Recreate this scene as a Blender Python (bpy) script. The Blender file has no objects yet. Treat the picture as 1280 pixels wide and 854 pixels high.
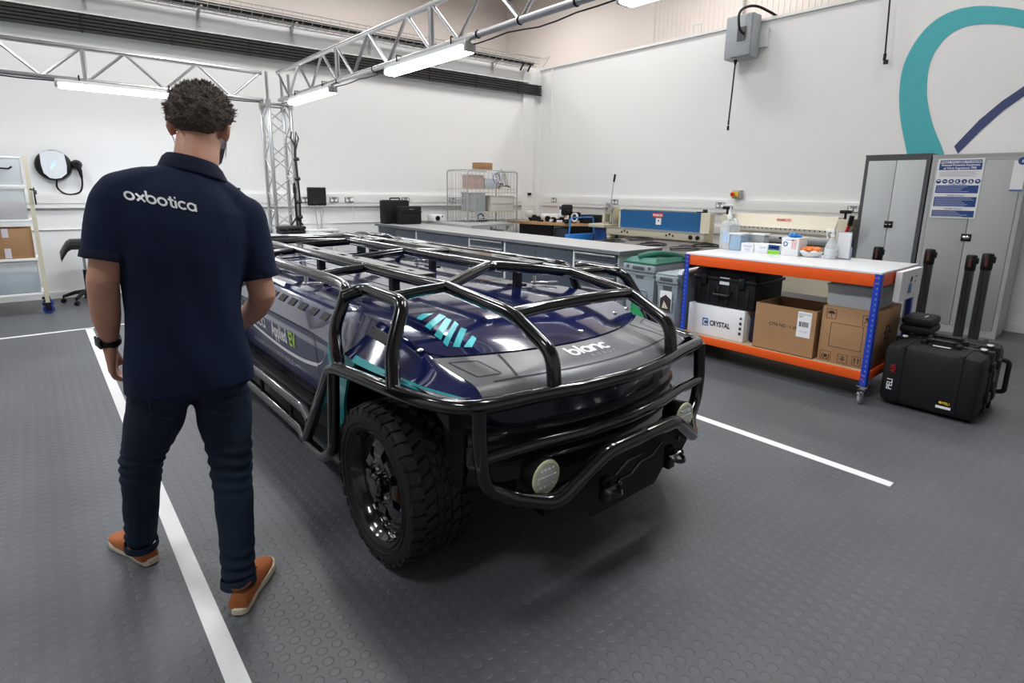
import bpy, bmesh, math, random
from mathutils import Vector, Matrix, noise
from mathutils.bvhtree import BVHTree
random.seed(7)
C = bpy.context.scene.collection
SC = bpy.context.scene
PI = math.pi

# ------------------------------------------------------------------ camera
cam_d = bpy.data.cameras.new('camera'); cam = bpy.data.objects.new('camera', cam_d); C.objects.link(cam)
yaw, pit, rol = math.radians(40.6346), math.radians(11.8504), math.radians(0.77474)
fw = Vector((math.sin(yaw)*math.cos(pit), math.cos(yaw)*math.cos(pit), -math.sin(pit)))
rt0 = Vector((math.cos(yaw), -math.sin(yaw), 0)); up0 = rt0.cross(fw)
rt = rt0*math.cos(rol) + up0*math.sin(rol); up = -rt0*math.sin(rol) + up0*math.cos(rol)
M = Matrix((rt, up, -fw)).transposed().to_4x4(); M.translation = Vector((0, 0, 1.5))
cam.matrix_world = M
cam_d.sensor_fit = 'HORIZONTAL'; cam_d.sensor_width = 36; cam_d.lens = 694.30/1280*36
cam_d.shift_x = -2.59/1280; cam_d.shift_y = -43.79/1280
cam_d.clip_start = 0.05; cam_d.clip_end = 200
SC.camera = cam

# ------------------------------------------------------------------ world, exposure, lights
w = bpy.data.worlds.new('world'); SC.world = w; w.use_nodes = True
bg = w.node_tree.nodes['Background']; bg.inputs[0].default_value = (.75, .82, 1, 1); bg.inputs[1].default_value = .25
SC.view_settings.view_transform = 'Standard'; SC.view_settings.look = 'None'
SC.view_settings.gamma = 1; SC.view_settings.use_curve_mapping = False
SC.view_settings.exposure = 0.13

def area(name, loc, sx, sy, power, col, rot=(0, 0, 0)):
    d = bpy.data.lights.new(name, 'AREA'); d.shape = 'RECTANGLE'; d.size = sx; d.size_y = sy; d.energy = power; d.color = col
    o = bpy.data.objects.new(name, d); C.objects.link(o); o.location = loc; o.rotation_euler = rot
    return o
# rows of high-bay lamps under the warehouse roof (the fittings are built below)
BAYS = [(x, y) for x in (-3.0, 2.4, 6.6, 9.9) for y in (1.2, 6.4, 11.4)]
for i, (x, y) in enumerate(BAYS):
    area('bay_light_lamp', (x, y, 6.72), .5, 1.5, {1.2: (85, 50, 26, 30), 6.4: (135, 112, 84, 46), 11.4: (60, 60, 56, 34)}[y][(-3.0, 2.4, 6.6, 9.9).index(x)]*(1.12 if x < 0 else 1), (.88, .94, 1.0) if x < 0 else (1.0, .985, .97))

# ------------------------------------------------------------------ materials
MATS = {}
def mat(name, col, rough=.5, metal=0, coat=0, var=.06, scale=8, bump=0, bscale=60, emis=None, estr=1, alpha=1, trans=0, spec=.5, ior=1.45):
    if name in MATS: return MATS[name]
    m = bpy.data.materials.new(name); m.use_nodes = True; nt = m.node_tree; b = nt.nodes['Principled BSDF']
    b.inputs['Roughness'].default_value = rough; b.inputs['Metallic'].default_value = metal
    b.inputs['Coat Weight'].default_value = coat; b.inputs['Coat Roughness'].default_value = .03
    b.inputs['Specular IOR Level'].default_value = spec; b.inputs['IOR'].default_value = ior
    b.inputs['Transmission Weight'].default_value = trans; b.inputs['Alpha'].default_value = alpha
    tc = nt.nodes.new('ShaderNodeTexCoord')
    n = nt.nodes.new('ShaderNodeTexNoise'); n.inputs['Scale'].default_value = scale; n.inputs['Detail'].default_value = 5
    nt.links.new(tc.outputs['Object'], n.inputs['Vector'])
    mx = nt.nodes.new('ShaderNodeMix'); mx.data_type = 'RGBA'
    a = [max(0, c*(1-var)) for c in col]; c2 = [min(1, c*(1+var)) for c in col]
    mx.inputs['A'].default_value = (*a, 1); mx.inputs['B'].default_value = (*c2, 1)
    nt.links.new(n.outputs['Fac'], mx.inputs['Factor']); nt.links.new(mx.outputs['Result'], b.inputs['Base Color'])
    if bump:
        n2 = nt.nodes.new('ShaderNodeTexNoise'); n2.inputs['Scale'].default_value = bscale; n2.inputs['Detail'].default_value = 4
        nt.links.new(tc.outputs['Object'], n2.inputs['Vector'])
        bp = nt.nodes.new('ShaderNodeBump'); bp.inputs['Strength'].default_value = bump; bp.inputs['Distance'].default_value = .01
        nt.links.new(n2.outputs['Fac'], bp.inputs['Height']); nt.links.new(bp.outputs['Normal'], b.inputs['Normal'])
    if emis:
        b.inputs['Emission Color'].default_value = (*emis, 1); b.inputs['Emission Strength'].default_value = estr
    MATS[name] = m
    return m

def floor_mat():
    m = bpy.data.materials.new('studded_rubber'); m.use_nodes = True; nt = m.node_tree; b = nt.nodes['Principled BSDF']
    N = nt.nodes.new; L = nt.links.new
    tc = N('ShaderNodeTexCoord')
    def math_(op, a, b_=None):
        n = N('ShaderNodeMath'); n.operation = op
        for i, v in enumerate((a, b_)):
            if v is None: continue
            if isinstance(v, (int, float)): n.inputs[i].default_value = v
            else: L(v, n.inputs[i])
        return n.outputs[0]
    sp = N('ShaderNodeSeparateXYZ'); L(tc.outputs['Object'], sp.inputs[0])
    P = .052
    fx = math_('SUBTRACT', math_('FRACT', math_('DIVIDE', sp.outputs[0], P)), .5)
    fy = math_('SUBTRACT', math_('FRACT', math_('DIVIDE', sp.outputs[1], P)), .5)
    r = math_('SQRT', math_('ADD', math_('MULTIPLY', fx, fx), math_('MULTIPLY', fy, fy)))
    mr = N('ShaderNodeMapRange'); mr.interpolation_type = 'SMOOTHSTEP'
    L(r, mr.inputs['Value']); mr.inputs['From Min'].default_value = .36; mr.inputs['From Max'].default_value = .27
    bp = N('ShaderNodeBump'); bp.inputs['Strength'].default_value = .62; bp.inputs['Distance'].default_value = .002
    L(mr.outputs[0], bp.inputs['Height'])
    n = N('ShaderNodeTexNoise'); n.inputs['Scale'].default_value = 1.3; n.inputs['Detail'].default_value = 7; n.inputs['Roughness'].default_value = .6
    L(tc.outputs['Object'], n.inputs['Vector'])
    cr = N('ShaderNodeValToRGB'); cr.color_ramp.elements[0].position = .3; cr.color_ramp.elements[1].position = .72
    cr.color_ramp.elements[0].color = (.080, .084, .092, 1); cr.color_ramp.elements[1].color = (.112, .117, .126, 1)
    L(n.outputs['Fac'], cr.inputs[0])
    # faint dusty scuffs
    n2 = N('ShaderNodeTexNoise'); n2.inputs['Scale'].default_value = 5.5; n2.inputs['Detail'].default_value = 8; n2.inputs['Distortion'].default_value = 1.2
    L(tc.outputs['Object'], n2.inputs['Vector'])
    r2 = N('ShaderNodeMapRange'); L(n2.outputs['Fac'], r2.inputs['Value']); r2.inputs['From Min'].default_value = .58; r2.inputs['From Max'].default_value = .75
    r2.inputs['To Max'].default_value = .35
    mx = N('ShaderNodeMix'); mx.data_type = 'RGBA'; L(r2.outputs[0], mx.inputs['Factor']); L(cr.outputs[0], mx.inputs['A']); mx.inputs['B'].default_value = (.10, .092, .085, 1)
    hs = N('ShaderNodeHueSaturation'); L(mx.outputs['Result'], hs.inputs['Color'])
    vr = N('ShaderNodeMapRange'); L(mr.outputs[0], vr.inputs['Value']); vr.inputs['To Min'].default_value = .97; vr.inputs['To Max'].default_value = 1.06
    L(vr.outputs[0], hs.inputs['Value']); L(hs.outputs['Color'], b.inputs['Base Color'])
    rr = N('ShaderNodeMapRange'); L(n.outputs['Fac'], rr.inputs['Value']); rr.inputs['To Min'].default_value = .38; rr.inputs['To Max'].default_value = .55
    L(rr.outputs[0], b.inputs['Roughness']); L(bp.outputs['Normal'], b.inputs['Normal'])
    b.inputs['Specular IOR Level'].default_value = .45
    return m

M_floor = floor_mat()
M_wall = mat('wall_paint', (.80, .80, .79), .6, var=.015, scale=1.2)
M_beige = mat('cladding_cream', (.86, .79, .745), .6, var=.02, scale=.6)
M_roof = mat('roof_sheet', (.40, .37, .37), .7, var=.05, scale=.7)
M_steelw = mat('steel_white', (.75, .75, .73), .4)
M_trunk = mat('trunking_plastic', (.78, .78, .76), .35, var=.02)
M_white = mat('white_plastic', (.82, .82, .82), .35, var=.02)
M_tape = mat('floor_tape', (.78, .78, .78), .45, var=.05, scale=20)
M_black = mat('black_plastic', (.008, .008, .009), .4, var=.1, spec=.35)
M_blackm = mat('black_matt', (.010, .010, .011), .6, var=.15, bump=.15, bscale=150, spec=.3)
M_gloss = mat('black_powdercoat', (.004, .004, .004), .16, coat=.6, var=.05, spec=.5)
M_navy = mat('navy_paint', (.0035, .007, .058), .12, coat=1, var=.04)
M_navyp = mat('navy_light_reflection', (.012, .020, .085), .30, coat=.6, var=.04)  # body navy made lighter: reflected floor and wall put into the colour
M_teal = mat('teal_paint', (.01, .33, .36), .3, coat=.5, var=.03)
M_tealv = mat('teal_vinyl', (.02, .50, .54), .35, var=.03, emis=None)
M_hoodg = mat('grey_hood_trim', (.135, .135, .14), .32, var=.05, bump=.05, bscale=400)
M_groove = mat('dark_groove', (.01, .01, .011), .6)
M_tyre = mat('tyre_rubber', (.010, .010, .010), .62, var=.15, bump=.2, bscale=90)
M_chrome = mat('bright_steel', (.75, .75, .76), .18, metal=1, var=.04)
M_alu = mat('aluminium_tube', (.62, .62, .63), .28, metal=1, var=.06, scale=14)
M_alud = mat('dull_aluminium', (.50, .50, .49), .38, metal=.7, var=.05)
M_duct = mat('black_slats', (.020, .019, .018), .5, var=.2)
M_tube = mat('fluorescent_diffuser', (.9, .93, 1), .4, emis=(.86, .93, 1.0), estr=14)
M_bay = mat('bay_lamp_glass', (.9, .9, .9), .4, emis=(1, .96, .92), estr=16)
M_bench = mat('bench_laminate', (.42, .42, .415), .4, var=.03)
M_benchd = mat('bench_edge', (.13, .135, .145), .5, var=.04)
M_draw = mat('drawer_front', (.045, .055, .075), .4, var=.05)
M_drawf = mat('cabinet_frame', (.62, .64, .63), .4, var=.03)
M_lockg = mat('locker_grey', (.40, .41, .41), .42, var=.03, scale=3)
M_lockl = mat('locker_door_light', (.52, .55, .56), .42, var=.02, scale=3)
M_lockd = mat('locker_frame_dark', (.075, .08, .085), .45, var=.04)
M_orange = mat('orange_powdercoat', (.78, .095, .008), .42, var=.05)
M_blue = mat('blue_powdercoat', (.012, .045, .42), .42, var=.05)
M_card = mat('cardboard', (.36, .20, .095), .75, var=.1, scale=5, bump=.1, bscale=120)
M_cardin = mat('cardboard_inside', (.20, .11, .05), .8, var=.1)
M_ink = mat('black_ink', (.03, .022, .02), .7)
M_cream = mat('machine_cream', (.60, .55, .42), .4, var=.04)
M_mblue = mat('machine_blue', (.010, .105, .27), .4, var=.04)
M_bin = mat('bin_grey', (.28, .32, .35), .45, var=.03)
M_bing = mat('bin_green', (.02, .14, .10), .45, var=.05)
M_taupe = mat('taupe_lid', (.13, .115, .11), .55, var=.05)
M_clear = mat('clear_plastic', (.80, .83, .85), .25, alpha=.45, var=.02)
M_cleard = mat('translucent_tub', (.50, .52, .53), .35, alpha=.72, var=.05, scale=10)
M_wood = mat('wood_desk', (.50, .30, .15), .45, var=.12, scale=6)
M_pblue = mat('light_blue_plastic', (.03, .25, .72), .4)
M_red = mat('red_plastic', (.60, .02, .015), .4)
M_yellow = mat('yellow_plastic', (.85, .55, .03), .45)
M_sign = mat('sign_blue', (.010, .055, .22), .5, var=.03)
M_paper = mat('paper_white', (.80, .80, .81), .6, var=.02)
M_skin = mat('skin', (.58, .30, .205), .5, var=.12, scale=30, bump=.12, bscale=220, spec=.35)
M_lip = mat('lip', (.42, .16, .12), .5)
M_hair = mat('hair_brown_grey', (.105, .080, .064), .75, var=.55, scale=90, bump=.8, bscale=170)
M_shirt = mat('navy_pique', (.008, .014, .040), .85, var=.08, scale=20, bump=.12, bscale=600, spec=.25)
M_shirtd = mat('navy_collar', (.006, .009, .026), .85, bump=.2, bscale=500, spec=.25)
M_jean = mat('dark_denim', (.012, .021, .042), .85, var=.3, scale=14, bump=.25, bscale=700, spec=.25)
M_shoe = mat('tan_suede', (.36, .105, .028), .8, var=.15, scale=25, bump=.2, bscale=300)
M_sole = mat('cream_sole', (.62, .55, .42), .6, var=.08)
M_mask = mat('mask_blue', (.42, .55, .72), .7)
M_led = mat('blue_led', (.1, .3, .9), .4, emis=(.08, .35, 1), estr=5)
M_lens = mat('lamp_lens', (.70, .72, .66), .12, metal=.2, var=.1, scale=60, coat=.5)
M_lime = mat('lime_vinyl', (.45, .75, .05), .4)
M_teallogo = mat('teal_wall_vinyl', (.065, .42, .46), .5, var=.03)
M_navylogo = mat('navy_wall_vinyl', (.045, .06, .16), .5, var=.03)
M_screen = mat('dark_screen', (.008, .008, .010), .15, coat=.5)

M_nose = mat('nose_dark_reflection', (.0015, .0025, .014), .18, coat=.6, var=.04)  # body navy darkened: reflection of the dark floor put into the colour
# ------------------------------------------------------------------ mesh builder
class MB:
    def __init__(s): s.v = []; s.f = []; s.mi = []; s.cur = 0
    def add(s, vs, fs):
        o = len(s.v); s.v += [Vector(p) for p in vs]; s.f += [tuple(i+o for i in f) for f in fs]; s.mi += [s.cur]*len(fs); return s
    def box(s, c, d, rz=0, R=None, bev=0):
        x, y, z = (k/2 for k in d)
        if bev:
            b = min(bev, x*.95, y*.95, z*.95); vs = []; bm = bmesh.new()
            bmesh.ops.create_cube(bm, size=1)
            for v in bm.verts: v.co = Vector((v.co.x*2*x, v.co.y*2*y, v.co.z*2*z))
            bmesh.ops.bevel(bm, geom=bm.edges[:], offset=b, segments=2, affect='EDGES', profile=.5)
            bm.verts.index_update(); vs = [v.co.copy() for v in bm.verts]; fs = [tuple(v.index for v in f.verts) for f in bm.faces]; bm.free()
        else:
            vs = [Vector((i, j, k)) for i in (-x, x) for j in (-y, y) for k in (-z, z)]
            fs = [(0, 1, 3, 2), (4, 6, 7, 5), (0, 4, 5, 1), (2, 3, 7, 6), (0, 2, 6, 4), (1, 5, 7, 3)]
        m = R if R is not None else Matrix.Rotation(rz, 3, 'Z')
        return s.add([m @ v + Vector(c) for v in vs], fs)
    def b2(s, p, q, bev=0):           # box by two corners
        p, q = Vector(p), Vector(q)
        return s.box((p+q)/2, [abs(a-b) for a, b in zip(p, q)], bev=bev)
    def tube(s, pts, r, n=10, bend=0, caps=True, rad=None, closed=False):
        P = [Vector(p) for p in pts]
        if bend and len(P) > 2:
            Q = [P[0]]
            for i in range(1, len(P)-1):
                a, b, c = P[i-1], P[i], P[i+1]
                la, lc = (a-b).length, (c-b).length; k = min(bend, la*.48, lc*.48)
                p0 = b+(a-b)/la*k; p1 = b+(c-b)/lc*k
                for j in range(6):
                    t = j/5; Q.append(p0*(1-t)**2 + b*2*t*(1-t) + p1*t*t)
            Q.append(P[-1]); P = Q
        N_ = len(P); T = []
        for i in range(N_):
            if closed: d = P[(i+1) % N_]-P[i-1]
            else: d = P[min(i+1, N_-1)]-P[max(i-1, 0)]
            T.append(d.normalized() if d.length > 1e-9 else Vector((0, 0, 1)))
        u = T[0].orthogonal().normalized(); o = len(s.v); vs = []
        for i in range(N_):
            if i:
                ax = T[i-1].cross(T[i])
                if ax.length > 1e-8: u = Matrix.Rotation(T[i-1].angle(T[i]), 3, ax.normalized()) @ u
            u = (u - T[i]*u.dot(T[i])).normalized(); w_ = T[i].cross(u); rr = rad[i] if rad else r
            vs += [P[i]+(u*math.cos(2*PI*k/n)+w_*math.sin(2*PI*k/n))*rr for k in range(n)]
        fs = []
        for i in range(N_ if closed else N_-1):
            a, b = i*n, ((i+1) % N_)*n
            fs += [(a+k, a+(k+1) % n, b+(k+1) % n, b+k) for k in range(n)]
        if caps and not closed: fs += [tuple(range(n-1, -1, -1)), tuple((N_-1)*n+k for k in range(n))]
        return s.add(vs, fs)
    def cyl(s, a, b, r, n=16, r2=None): return s.tube([a, b], r, n, rad=[r, r if r2 is None else r2])
    def lathe(s, c, prof, n=24, axis='Z', close=False):   # prof: (r, h) pairs
        c = Vector(c); vs = []
        for r, h in prof:
            for k in range(n):
                a = 2*PI*k/n; p = (r*math.cos(a), r*math.sin(a), h)
                if axis == 'X': p = (p[2], p[0], p[1])
                elif axis == 'Y': p = (p[1], p[2], p[0])
                vs.append(c+Vector(p))
        fs = []
        m = len(prof)
        for i in range(m if close else m-1):
            a, b = i*n, ((i+1) % m)*n
            fs += [(a+k, a+(k+1) % n, b+(k+1) % n, b+k) for k in range(n)]
        if not close:
            if prof[0][0] > 1e-6: fs.append(tuple(range(n-1, -1, -1)))
            if prof[-1][0] > 1e-6: fs.append(tuple((m-1)*n+k for k in range(n)))
        return s.add(vs, fs)
    def prism(s, poly, ext):           # poly of 3D points, extruded by vector ext
        e = Vector(ext); P = [Vector(p) for p in poly]; n = len(P)
        vs = P+[p+e for p in P]
        return s.add(vs, [tuple(range(n-1, -1, -1)), tuple(range(n, 2*n))]+[(i, (i+1) % n, n+(i+1) % n, n+i) for i in range(n)])
    def ell(s, c, r, n=16, m=10, R=None):
        c = Vector(c); vs = []; R = R or Matrix.Identity(3)
        for i in range(m+1):
            t = PI*i/m
            for k in range(n):
                a = 2*PI*k/n; vs.append(c+R @ Vector((r[0]*math.sin(t)*math.cos(a), r[1]*math.sin(t)*math.sin(a), r[2]*math.cos(t))))
        fs = [(i*n+k, (i+1)*n+k, (i+1)*n+(k+1) % n, i*n+(k+1) % n) for i in range(m) for k in range(n)]
        return s.add(vs, fs)
    def grid(s, rows, flip=False):      # rows of equal-length point lists
        n = len(rows[0]); vs = [p for r_ in rows for p in r_]
        fs = [(i*n+k, i*n+k+1, (i+1)*n+k+1, (i+1)*n+k) for i in range(len(rows)-1) for k in range(n-1)]
        if flip: fs = [f[::-1] for f in fs]
        return s.add(vs, fs)
    def xf(s, M_):
        s.v = [M_ @ v for v in s.v]; return s

def fix(me, smooth):
    bm = bmesh.new(); bm.from_mesh(me)
    bmesh.ops.remove_doubles(bm, verts=bm.verts, dist=1e-5)
    bmesh.ops.recalc_face_normals(bm, faces=bm.faces)
    bm.to_mesh(me); bm.free()
    if smooth:
        for p in me.polygons: p.use_smooth = True
        try: me.set_sharp_from_angle(angle=math.radians(38))
        except Exception: pass

def obj(name, mb, m, parent=None, smooth=True, off=None, flat=False):
    me = bpy.data.meshes.new(name)
    root = parent
    while root is not None and root.parent is not None: root = root.parent
    o_ = off if off is not None else (root.get('_o') if root is not None and '_o' in root.keys() else None)
    vs = mb.v if o_ is None else [v-Vector(o_) for v in mb.v]
    me.from_pydata([tuple(v) for v in vs], [], mb.f)
    ms = m if isinstance(m, (list, tuple)) else [m]
    for k in ms: me.materials.append(k)
    if len(ms) > 1:
        for p, i in zip(me.polygons, mb.mi): p.material_index = i
    fix(me, smooth)
    ob = bpy.data.objects.new(name, me); C.objects.link(ob)
    if parent is not None: ob.parent = parent
    return ob
def tag(o, label, cat, group=None):
    o['label'] = label; o['category'] = cat
    if group: o['group'] = group
    return o
def thing(name, label, cat, loc=(0, 0, 0), group=None, world=True):
    """Empty at the thing's base; with world=True its parts are written in world coordinates"""
    o = bpy.data.objects.new(name, None); C.objects.link(o); o.location = loc; o.empty_display_size = .1
    if world: o['_o'] = list(loc)
    return tag(o, label, cat, group)
def single(name, mb, m, label, cat, group=None, loc=None):
    """a thing that is one mesh, its origin moved to loc"""
    if loc is None:
        xs = [v.x for v in mb.v]; ys = [v.y for v in mb.v]; zs = [v.z for v in mb.v]
        loc = ((min(xs)+max(xs))/2, (min(ys)+max(ys))/2, min(zs))
    o = obj(name, mb, m, off=loc); o.location = loc
    return tag(o, label, cat, group)
def struct(name, mb, m, parent=None, smooth=True):
    o = obj(name, mb, m, parent, smooth); o['kind'] = 'structure' if parent is None else o.get('kind', '')
    if parent is not None: del o['kind']
    return o
def copy_tree(o, parent=None):
    c = o.copy(); C.objects.link(c); c.parent = parent
    for ch in o.children: copy_tree(ch, c)
    return c

def text_geo(s, size, bold=0, res=3, sx=1.0, space=1.0):
    cu = bpy.data.curves.new('t', 'FONT'); cu.body = s; cu.size = size; cu.offset = bold; cu.resolution_u = res
    cu.align_x = 'CENTER'; cu.align_y = 'CENTER'; cu.space_character = space
    o = bpy.data.objects.new('t', cu); C.objects.link(o)
    dg = bpy.context.evaluated_depsgraph_get(); me = bpy.data.meshes.new_from_object(o.evaluated_get(dg))
    vs = [(v.co.x*sx, v.co.y) for v in me.vertices]; fs = [tuple(p.vertices) for p in me.polygons]
    bpy.data.objects.remove(o); bpy.data.curves.remove(cu); bpy.data.meshes.remove(me)
    return vs, fs
def arc(cx, cy, r, a0, a1, n=14): return [(cx+r*math.cos(math.radians(a0+(a1-a0)*i/n)), cy+r*math.sin(math.radians(a0+(a1-a0)*i/n))) for i in range(n+1)]
GL = {'o': (1.10, [arc(.5, .5, .42, 0, 360, 22)]), 'x': (1.0, [[(.08, .92), (.86, .08)], [(.86, .92), (.08, .08)]]), 'b': (1.10, [[(.08, 1.45), (.08, .5)], arc(.5, .5, .42, 180, 540, 22)]),
 't': (.62, [[(.30, 1.30), (.30, .30), (.34, .16), (.50, .08), (.62, .08)], [(.02, .92), (.60, .92)]]), 'i': (.40, [[(.16, .92), (.16, 0)], [(.07, 1.26), (.25, 1.26)]]), 'c': (.98, [arc(.5, .5, .42, 42, 318, 18)]),
 'a': (1.10, [arc(.5, .5, .42, 0, 360, 22), [(.92, .92), (.92, 0)]]), 'l': (.36, [[(.14, 1.45), (.14, 0)]]), 'n': (1.08, [[(.08, .92), (.08, 0)], arc(.5, .5, .42, 180, 0, 12)+[(.92, 0)]])}
def stroke_word(mb, s, xh, w_, mapf):
    """rounded geometric lettering; xh x-height, w_ stroke width relative to x-height, centred"""
    tot = sum(GL[c_][0] for c_ in s); x = -tot/2; h = w_/2
    for c_ in s:
        adv, st = GL[c_]
        for P in st:
            Q = []
            for i in range(len(P)-1):
                n_ = max(1, int(math.dist(P[i], P[i+1])/.2)); Q += [(P[i][0]+(P[i+1][0]-P[i][0])*k/n_, P[i][1]+(P[i+1][1]-P[i][1])*k/n_) for k in range(n_)]
            Q.append(P[-1]); a, b = [], []; cl = math.dist(P[0], P[-1]) < 1e-6 and len(P) > 3
            for i, q in enumerate(Q):
                p0 = Q[i-1] if i else (Q[-2] if cl else q); p1 = Q[i+1] if i+1 < len(Q) else (Q[1] if cl else q)
                dx, dy = p1[0]-p0[0], p1[1]-p0[1]; l = math.hypot(dx, dy) or 1; nx, ny = -dy/l*h, dx/l*h
                a.append(mapf((x+q[0]+nx)*xh, (q[1]+ny-.5)*xh)); b.append(mapf((x+q[0]-nx)*xh, (q[1]-ny-.5)*xh))
            mb.grid([a, b])
        x += adv
def text_on(mb, s, size, o, ux, uy, lift=.002, bold=0, sx=1.0, space=1.0, mapf=None, thick=0):
    """lettering as flat mesh: o centre, ux reading direction, uy up direction (unit vectors)"""
    vs, fs = text_geo(s, size, bold, sx=sx, space=space); o, ux, uy = Vector(o), Vector(ux), Vector(uy); n = ux.cross(uy)
    if mapf: pts = [mapf(x, y) for x, y in vs]
    else: pts = [o+ux*x+uy*y+n*lift for x, y in vs]
    mb.add(pts, fs)
# ------------------------------------------------------------------ the setting
XR = 8.28                      # right wall face
WS = math.radians(-4.1547)     # the back wall is not quite square to the right wall
wd = Vector((math.cos(WS), math.sin(WS), 0)); wn = Vector((math.sin(WS), -math.cos(WS), 0))   # along wall, into the room
W0 = Vector((.113, 9.496, 0))
def bw(X, out=0, z=0):         # point on the back wall at world X
    t = (X-W0.x)/wd.x; p = W0+wd*t+wn*out; return Vector((p.x, p.y, z))
RB = Matrix.Rotation(WS, 3, 'Z')

mb = MB(); mb.b2((-7, -6, -.1), (13.5, 16, 0)); struct('floor', mb, M_floor)
mb = MB(); mb.b2((XR, -6, 0), (XR+.12, 9.1, 3.90)); struct('wall_right', mb, M_wall)
mb = MB(); a, b = bw(-7), bw(XR+.1); mb.prism([a, b, b-wn*.12, a-wn*.12], (0, 0, 3.92)); struct('wall_back', mb, M_wall)
mb = MB(); mb.b2((-7.12, -6, 0), (-7, 16, 7.2)); struct('wall_left', mb, M_wall)
mb = MB(); mb.b2((-7, -6.12, 0), (13.5, -6, 7.2)); struct('wall_front', mb, M_wall)
# warehouse shell beyond the partition walls
mb = MB(); mb.b2((-7, 14.5, 0), (13.5, 14.6, 7.2)); struct('wall_warehouse_back', mb, M_beige)
mb = MB(); mb.b2((12.0, -6, 0), (12.1, 14.5, 7.2))
y = -6.0
while y < 8.9:
    mb.b2((11.985, y, 0), (12.0, y+.05, 7.2)); y += .12
mb.b2((11.975, 8.9, 0), (12.0, 10.0, 7.2))
struct('wall_warehouse_right', mb, M_beige)
mb = MB(); mb.b2((-7, -6, 7.2), (13.5, 14.6, 7.3))
struct('ceiling', mb, M_roof)
mb = MB()
for y in (-4.4, -.2, 4.0, 8.2, 12.4): mb.b2((-7, y, 6.95), (12, y+.16, 7.2))
struct('trim_1', mb, M_steelw)
# fittings of the roof lamps
proto = None
for i, (x, y) in enumerate(BAYS):
    if proto is None:
        proto = thing('bay_light', 'high bay lamp hanging under the warehouse roof', 'ceiling light', (x, y, 6.73), 'high bay lamps under the roof', world=False)
        m_ = MB(); m_.b2((-.3, -.8, .02), (.3, .8, .1), bev=.01); m_.cyl((0, -.6, .1), (0, -.6, .47), .01, 6); m_.cyl((0, .6, .1), (0, .6, .47), .01, 6)
        obj('housing', m_, M_steelw, proto)
        m_ = MB(); m_.b2((-.25, -.75, .012), (.25, .75, .02)); obj('diffuser', m_, M_bay, proto)
    else:
        o = copy_tree(proto); o.location = (x, y, 6.73)
        o['label'] = 'high bay lamp hanging under the warehouse roof'
# skirting
mb = MB(); mb.b2((XR-.012, -6, 0), (XR, 8.9, .09)); struct('baseboard_right', mb, M_trunk)
mb = MB(); mb.prism([bw(-7), bw(XR), bw(XR, .012), bw(-7, .012)], (0, 0, .09)); struct('baseboard_back', mb, M_trunk)
# wall caps and boxed column in the corner
mb = MB(); mb.b2((XR-.03, -6, 3.90), (XR+.15, 9.0, 3.94)); struct('trim_2', mb, M_trunk)
mb = MB(); mb.prism([bw(7.80), bw(8.08), bw(8.08, .06), bw(7.80, .06)], (0, 0, 3.9)); struct('trim_3', mb, M_wall)
# dado rail line on the back wall
mb = MB(); mb.prism([bw(-7), bw(XR), bw(XR, .015), bw(-7, .015)], (0, 0, .012)); mb.xf(Matrix.Translation((0, 0, .905))); struct('trim_4', mb, M_trunk)
# lettering panel: painted loop and stroke on the right wall
OUT = [(2.10, 1.4), (2.18, 1.7), (2.255, 2.01), (2.374, 2.408), (2.431, 2.735), (2.431, 3.022), (2.37, 3.239), (2.268, 3.414), (2.138, 3.524), (1.982, 3.575), (1.802, 3.573), (1.602, 3.524), (1.387, 3.443), (1.18, 3.32), (.99, 3.14), (.86, 2.9), (.80, 2.62), (.82, 2.3), (.92, 2.0), (1.08, 1.7)]
INN = [(1.72, 1.4), (1.79, 1.7), (1.874, 1.987), (2.031, 2.323), (2.126, 2.615), (2.158, 2.844), (2.155, 3.038), (2.104, 3.194), (2.014, 3.313), (1.885, 3.373), (1.729, 3.373), (1.552, 3.334), (1.359, 3.259), (1.22, 3.16), (1.11, 3.02), (1.04, 2.84), (1.0, 2.62), (1.02, 2.36), (1.11, 2.08), (1.26, 1.78)]
def smooth_poly(P, k=4):
    Q = []
    for i in range(len(P)-1):
        p0, p1, p2, p3 = (Vector(P[max(0, min(len(P)-1, j))]) for j in (i-1, i, i+1, i+2))
        for t in [j/k for j in range(k)]:
            Q.append(.5*((2*p1)+(-p0+p2)*t+(2*p0-5*p1+4*p2-p3)*t*t+(-p0+3*p1-3*p2+p3)*t**3))
    Q.append(Vector(P[-1])); return Q
mb = MB(); so, si = smooth_poly(OUT), smooth_poly(INN)
mb.grid([[Vector((XR-.004, q.x, q.y)) for q in so], [Vector((XR-.004, q.x, q.y)) for q in si]])
tag(obj('wall_logo', mb, M_teallogo), 'teal painted loop of a large logo on the white right wall above the lockers', 'wall graphic')
mb = MB(); u_ = [(1.791, 2.068), (1.601, 2.345), (1.433, 2.529), (1.269, 2.665), (1.1, 2.77)]; l_ = [(1.743, 1.981), (1.563, 2.234), (1.397, 2.434), (1.253, 2.561), (1.1, 2.665)]
mb.grid([[Vector((XR-.004, *q)) for q in u_], [Vector((XR-.004, *q)) for q in l_]])
tag(obj('wall_logo_stroke', mb, M_navylogo), 'dark navy diagonal stroke of the logo on the white wall beside the teal loop', 'wall graphic')
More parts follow.
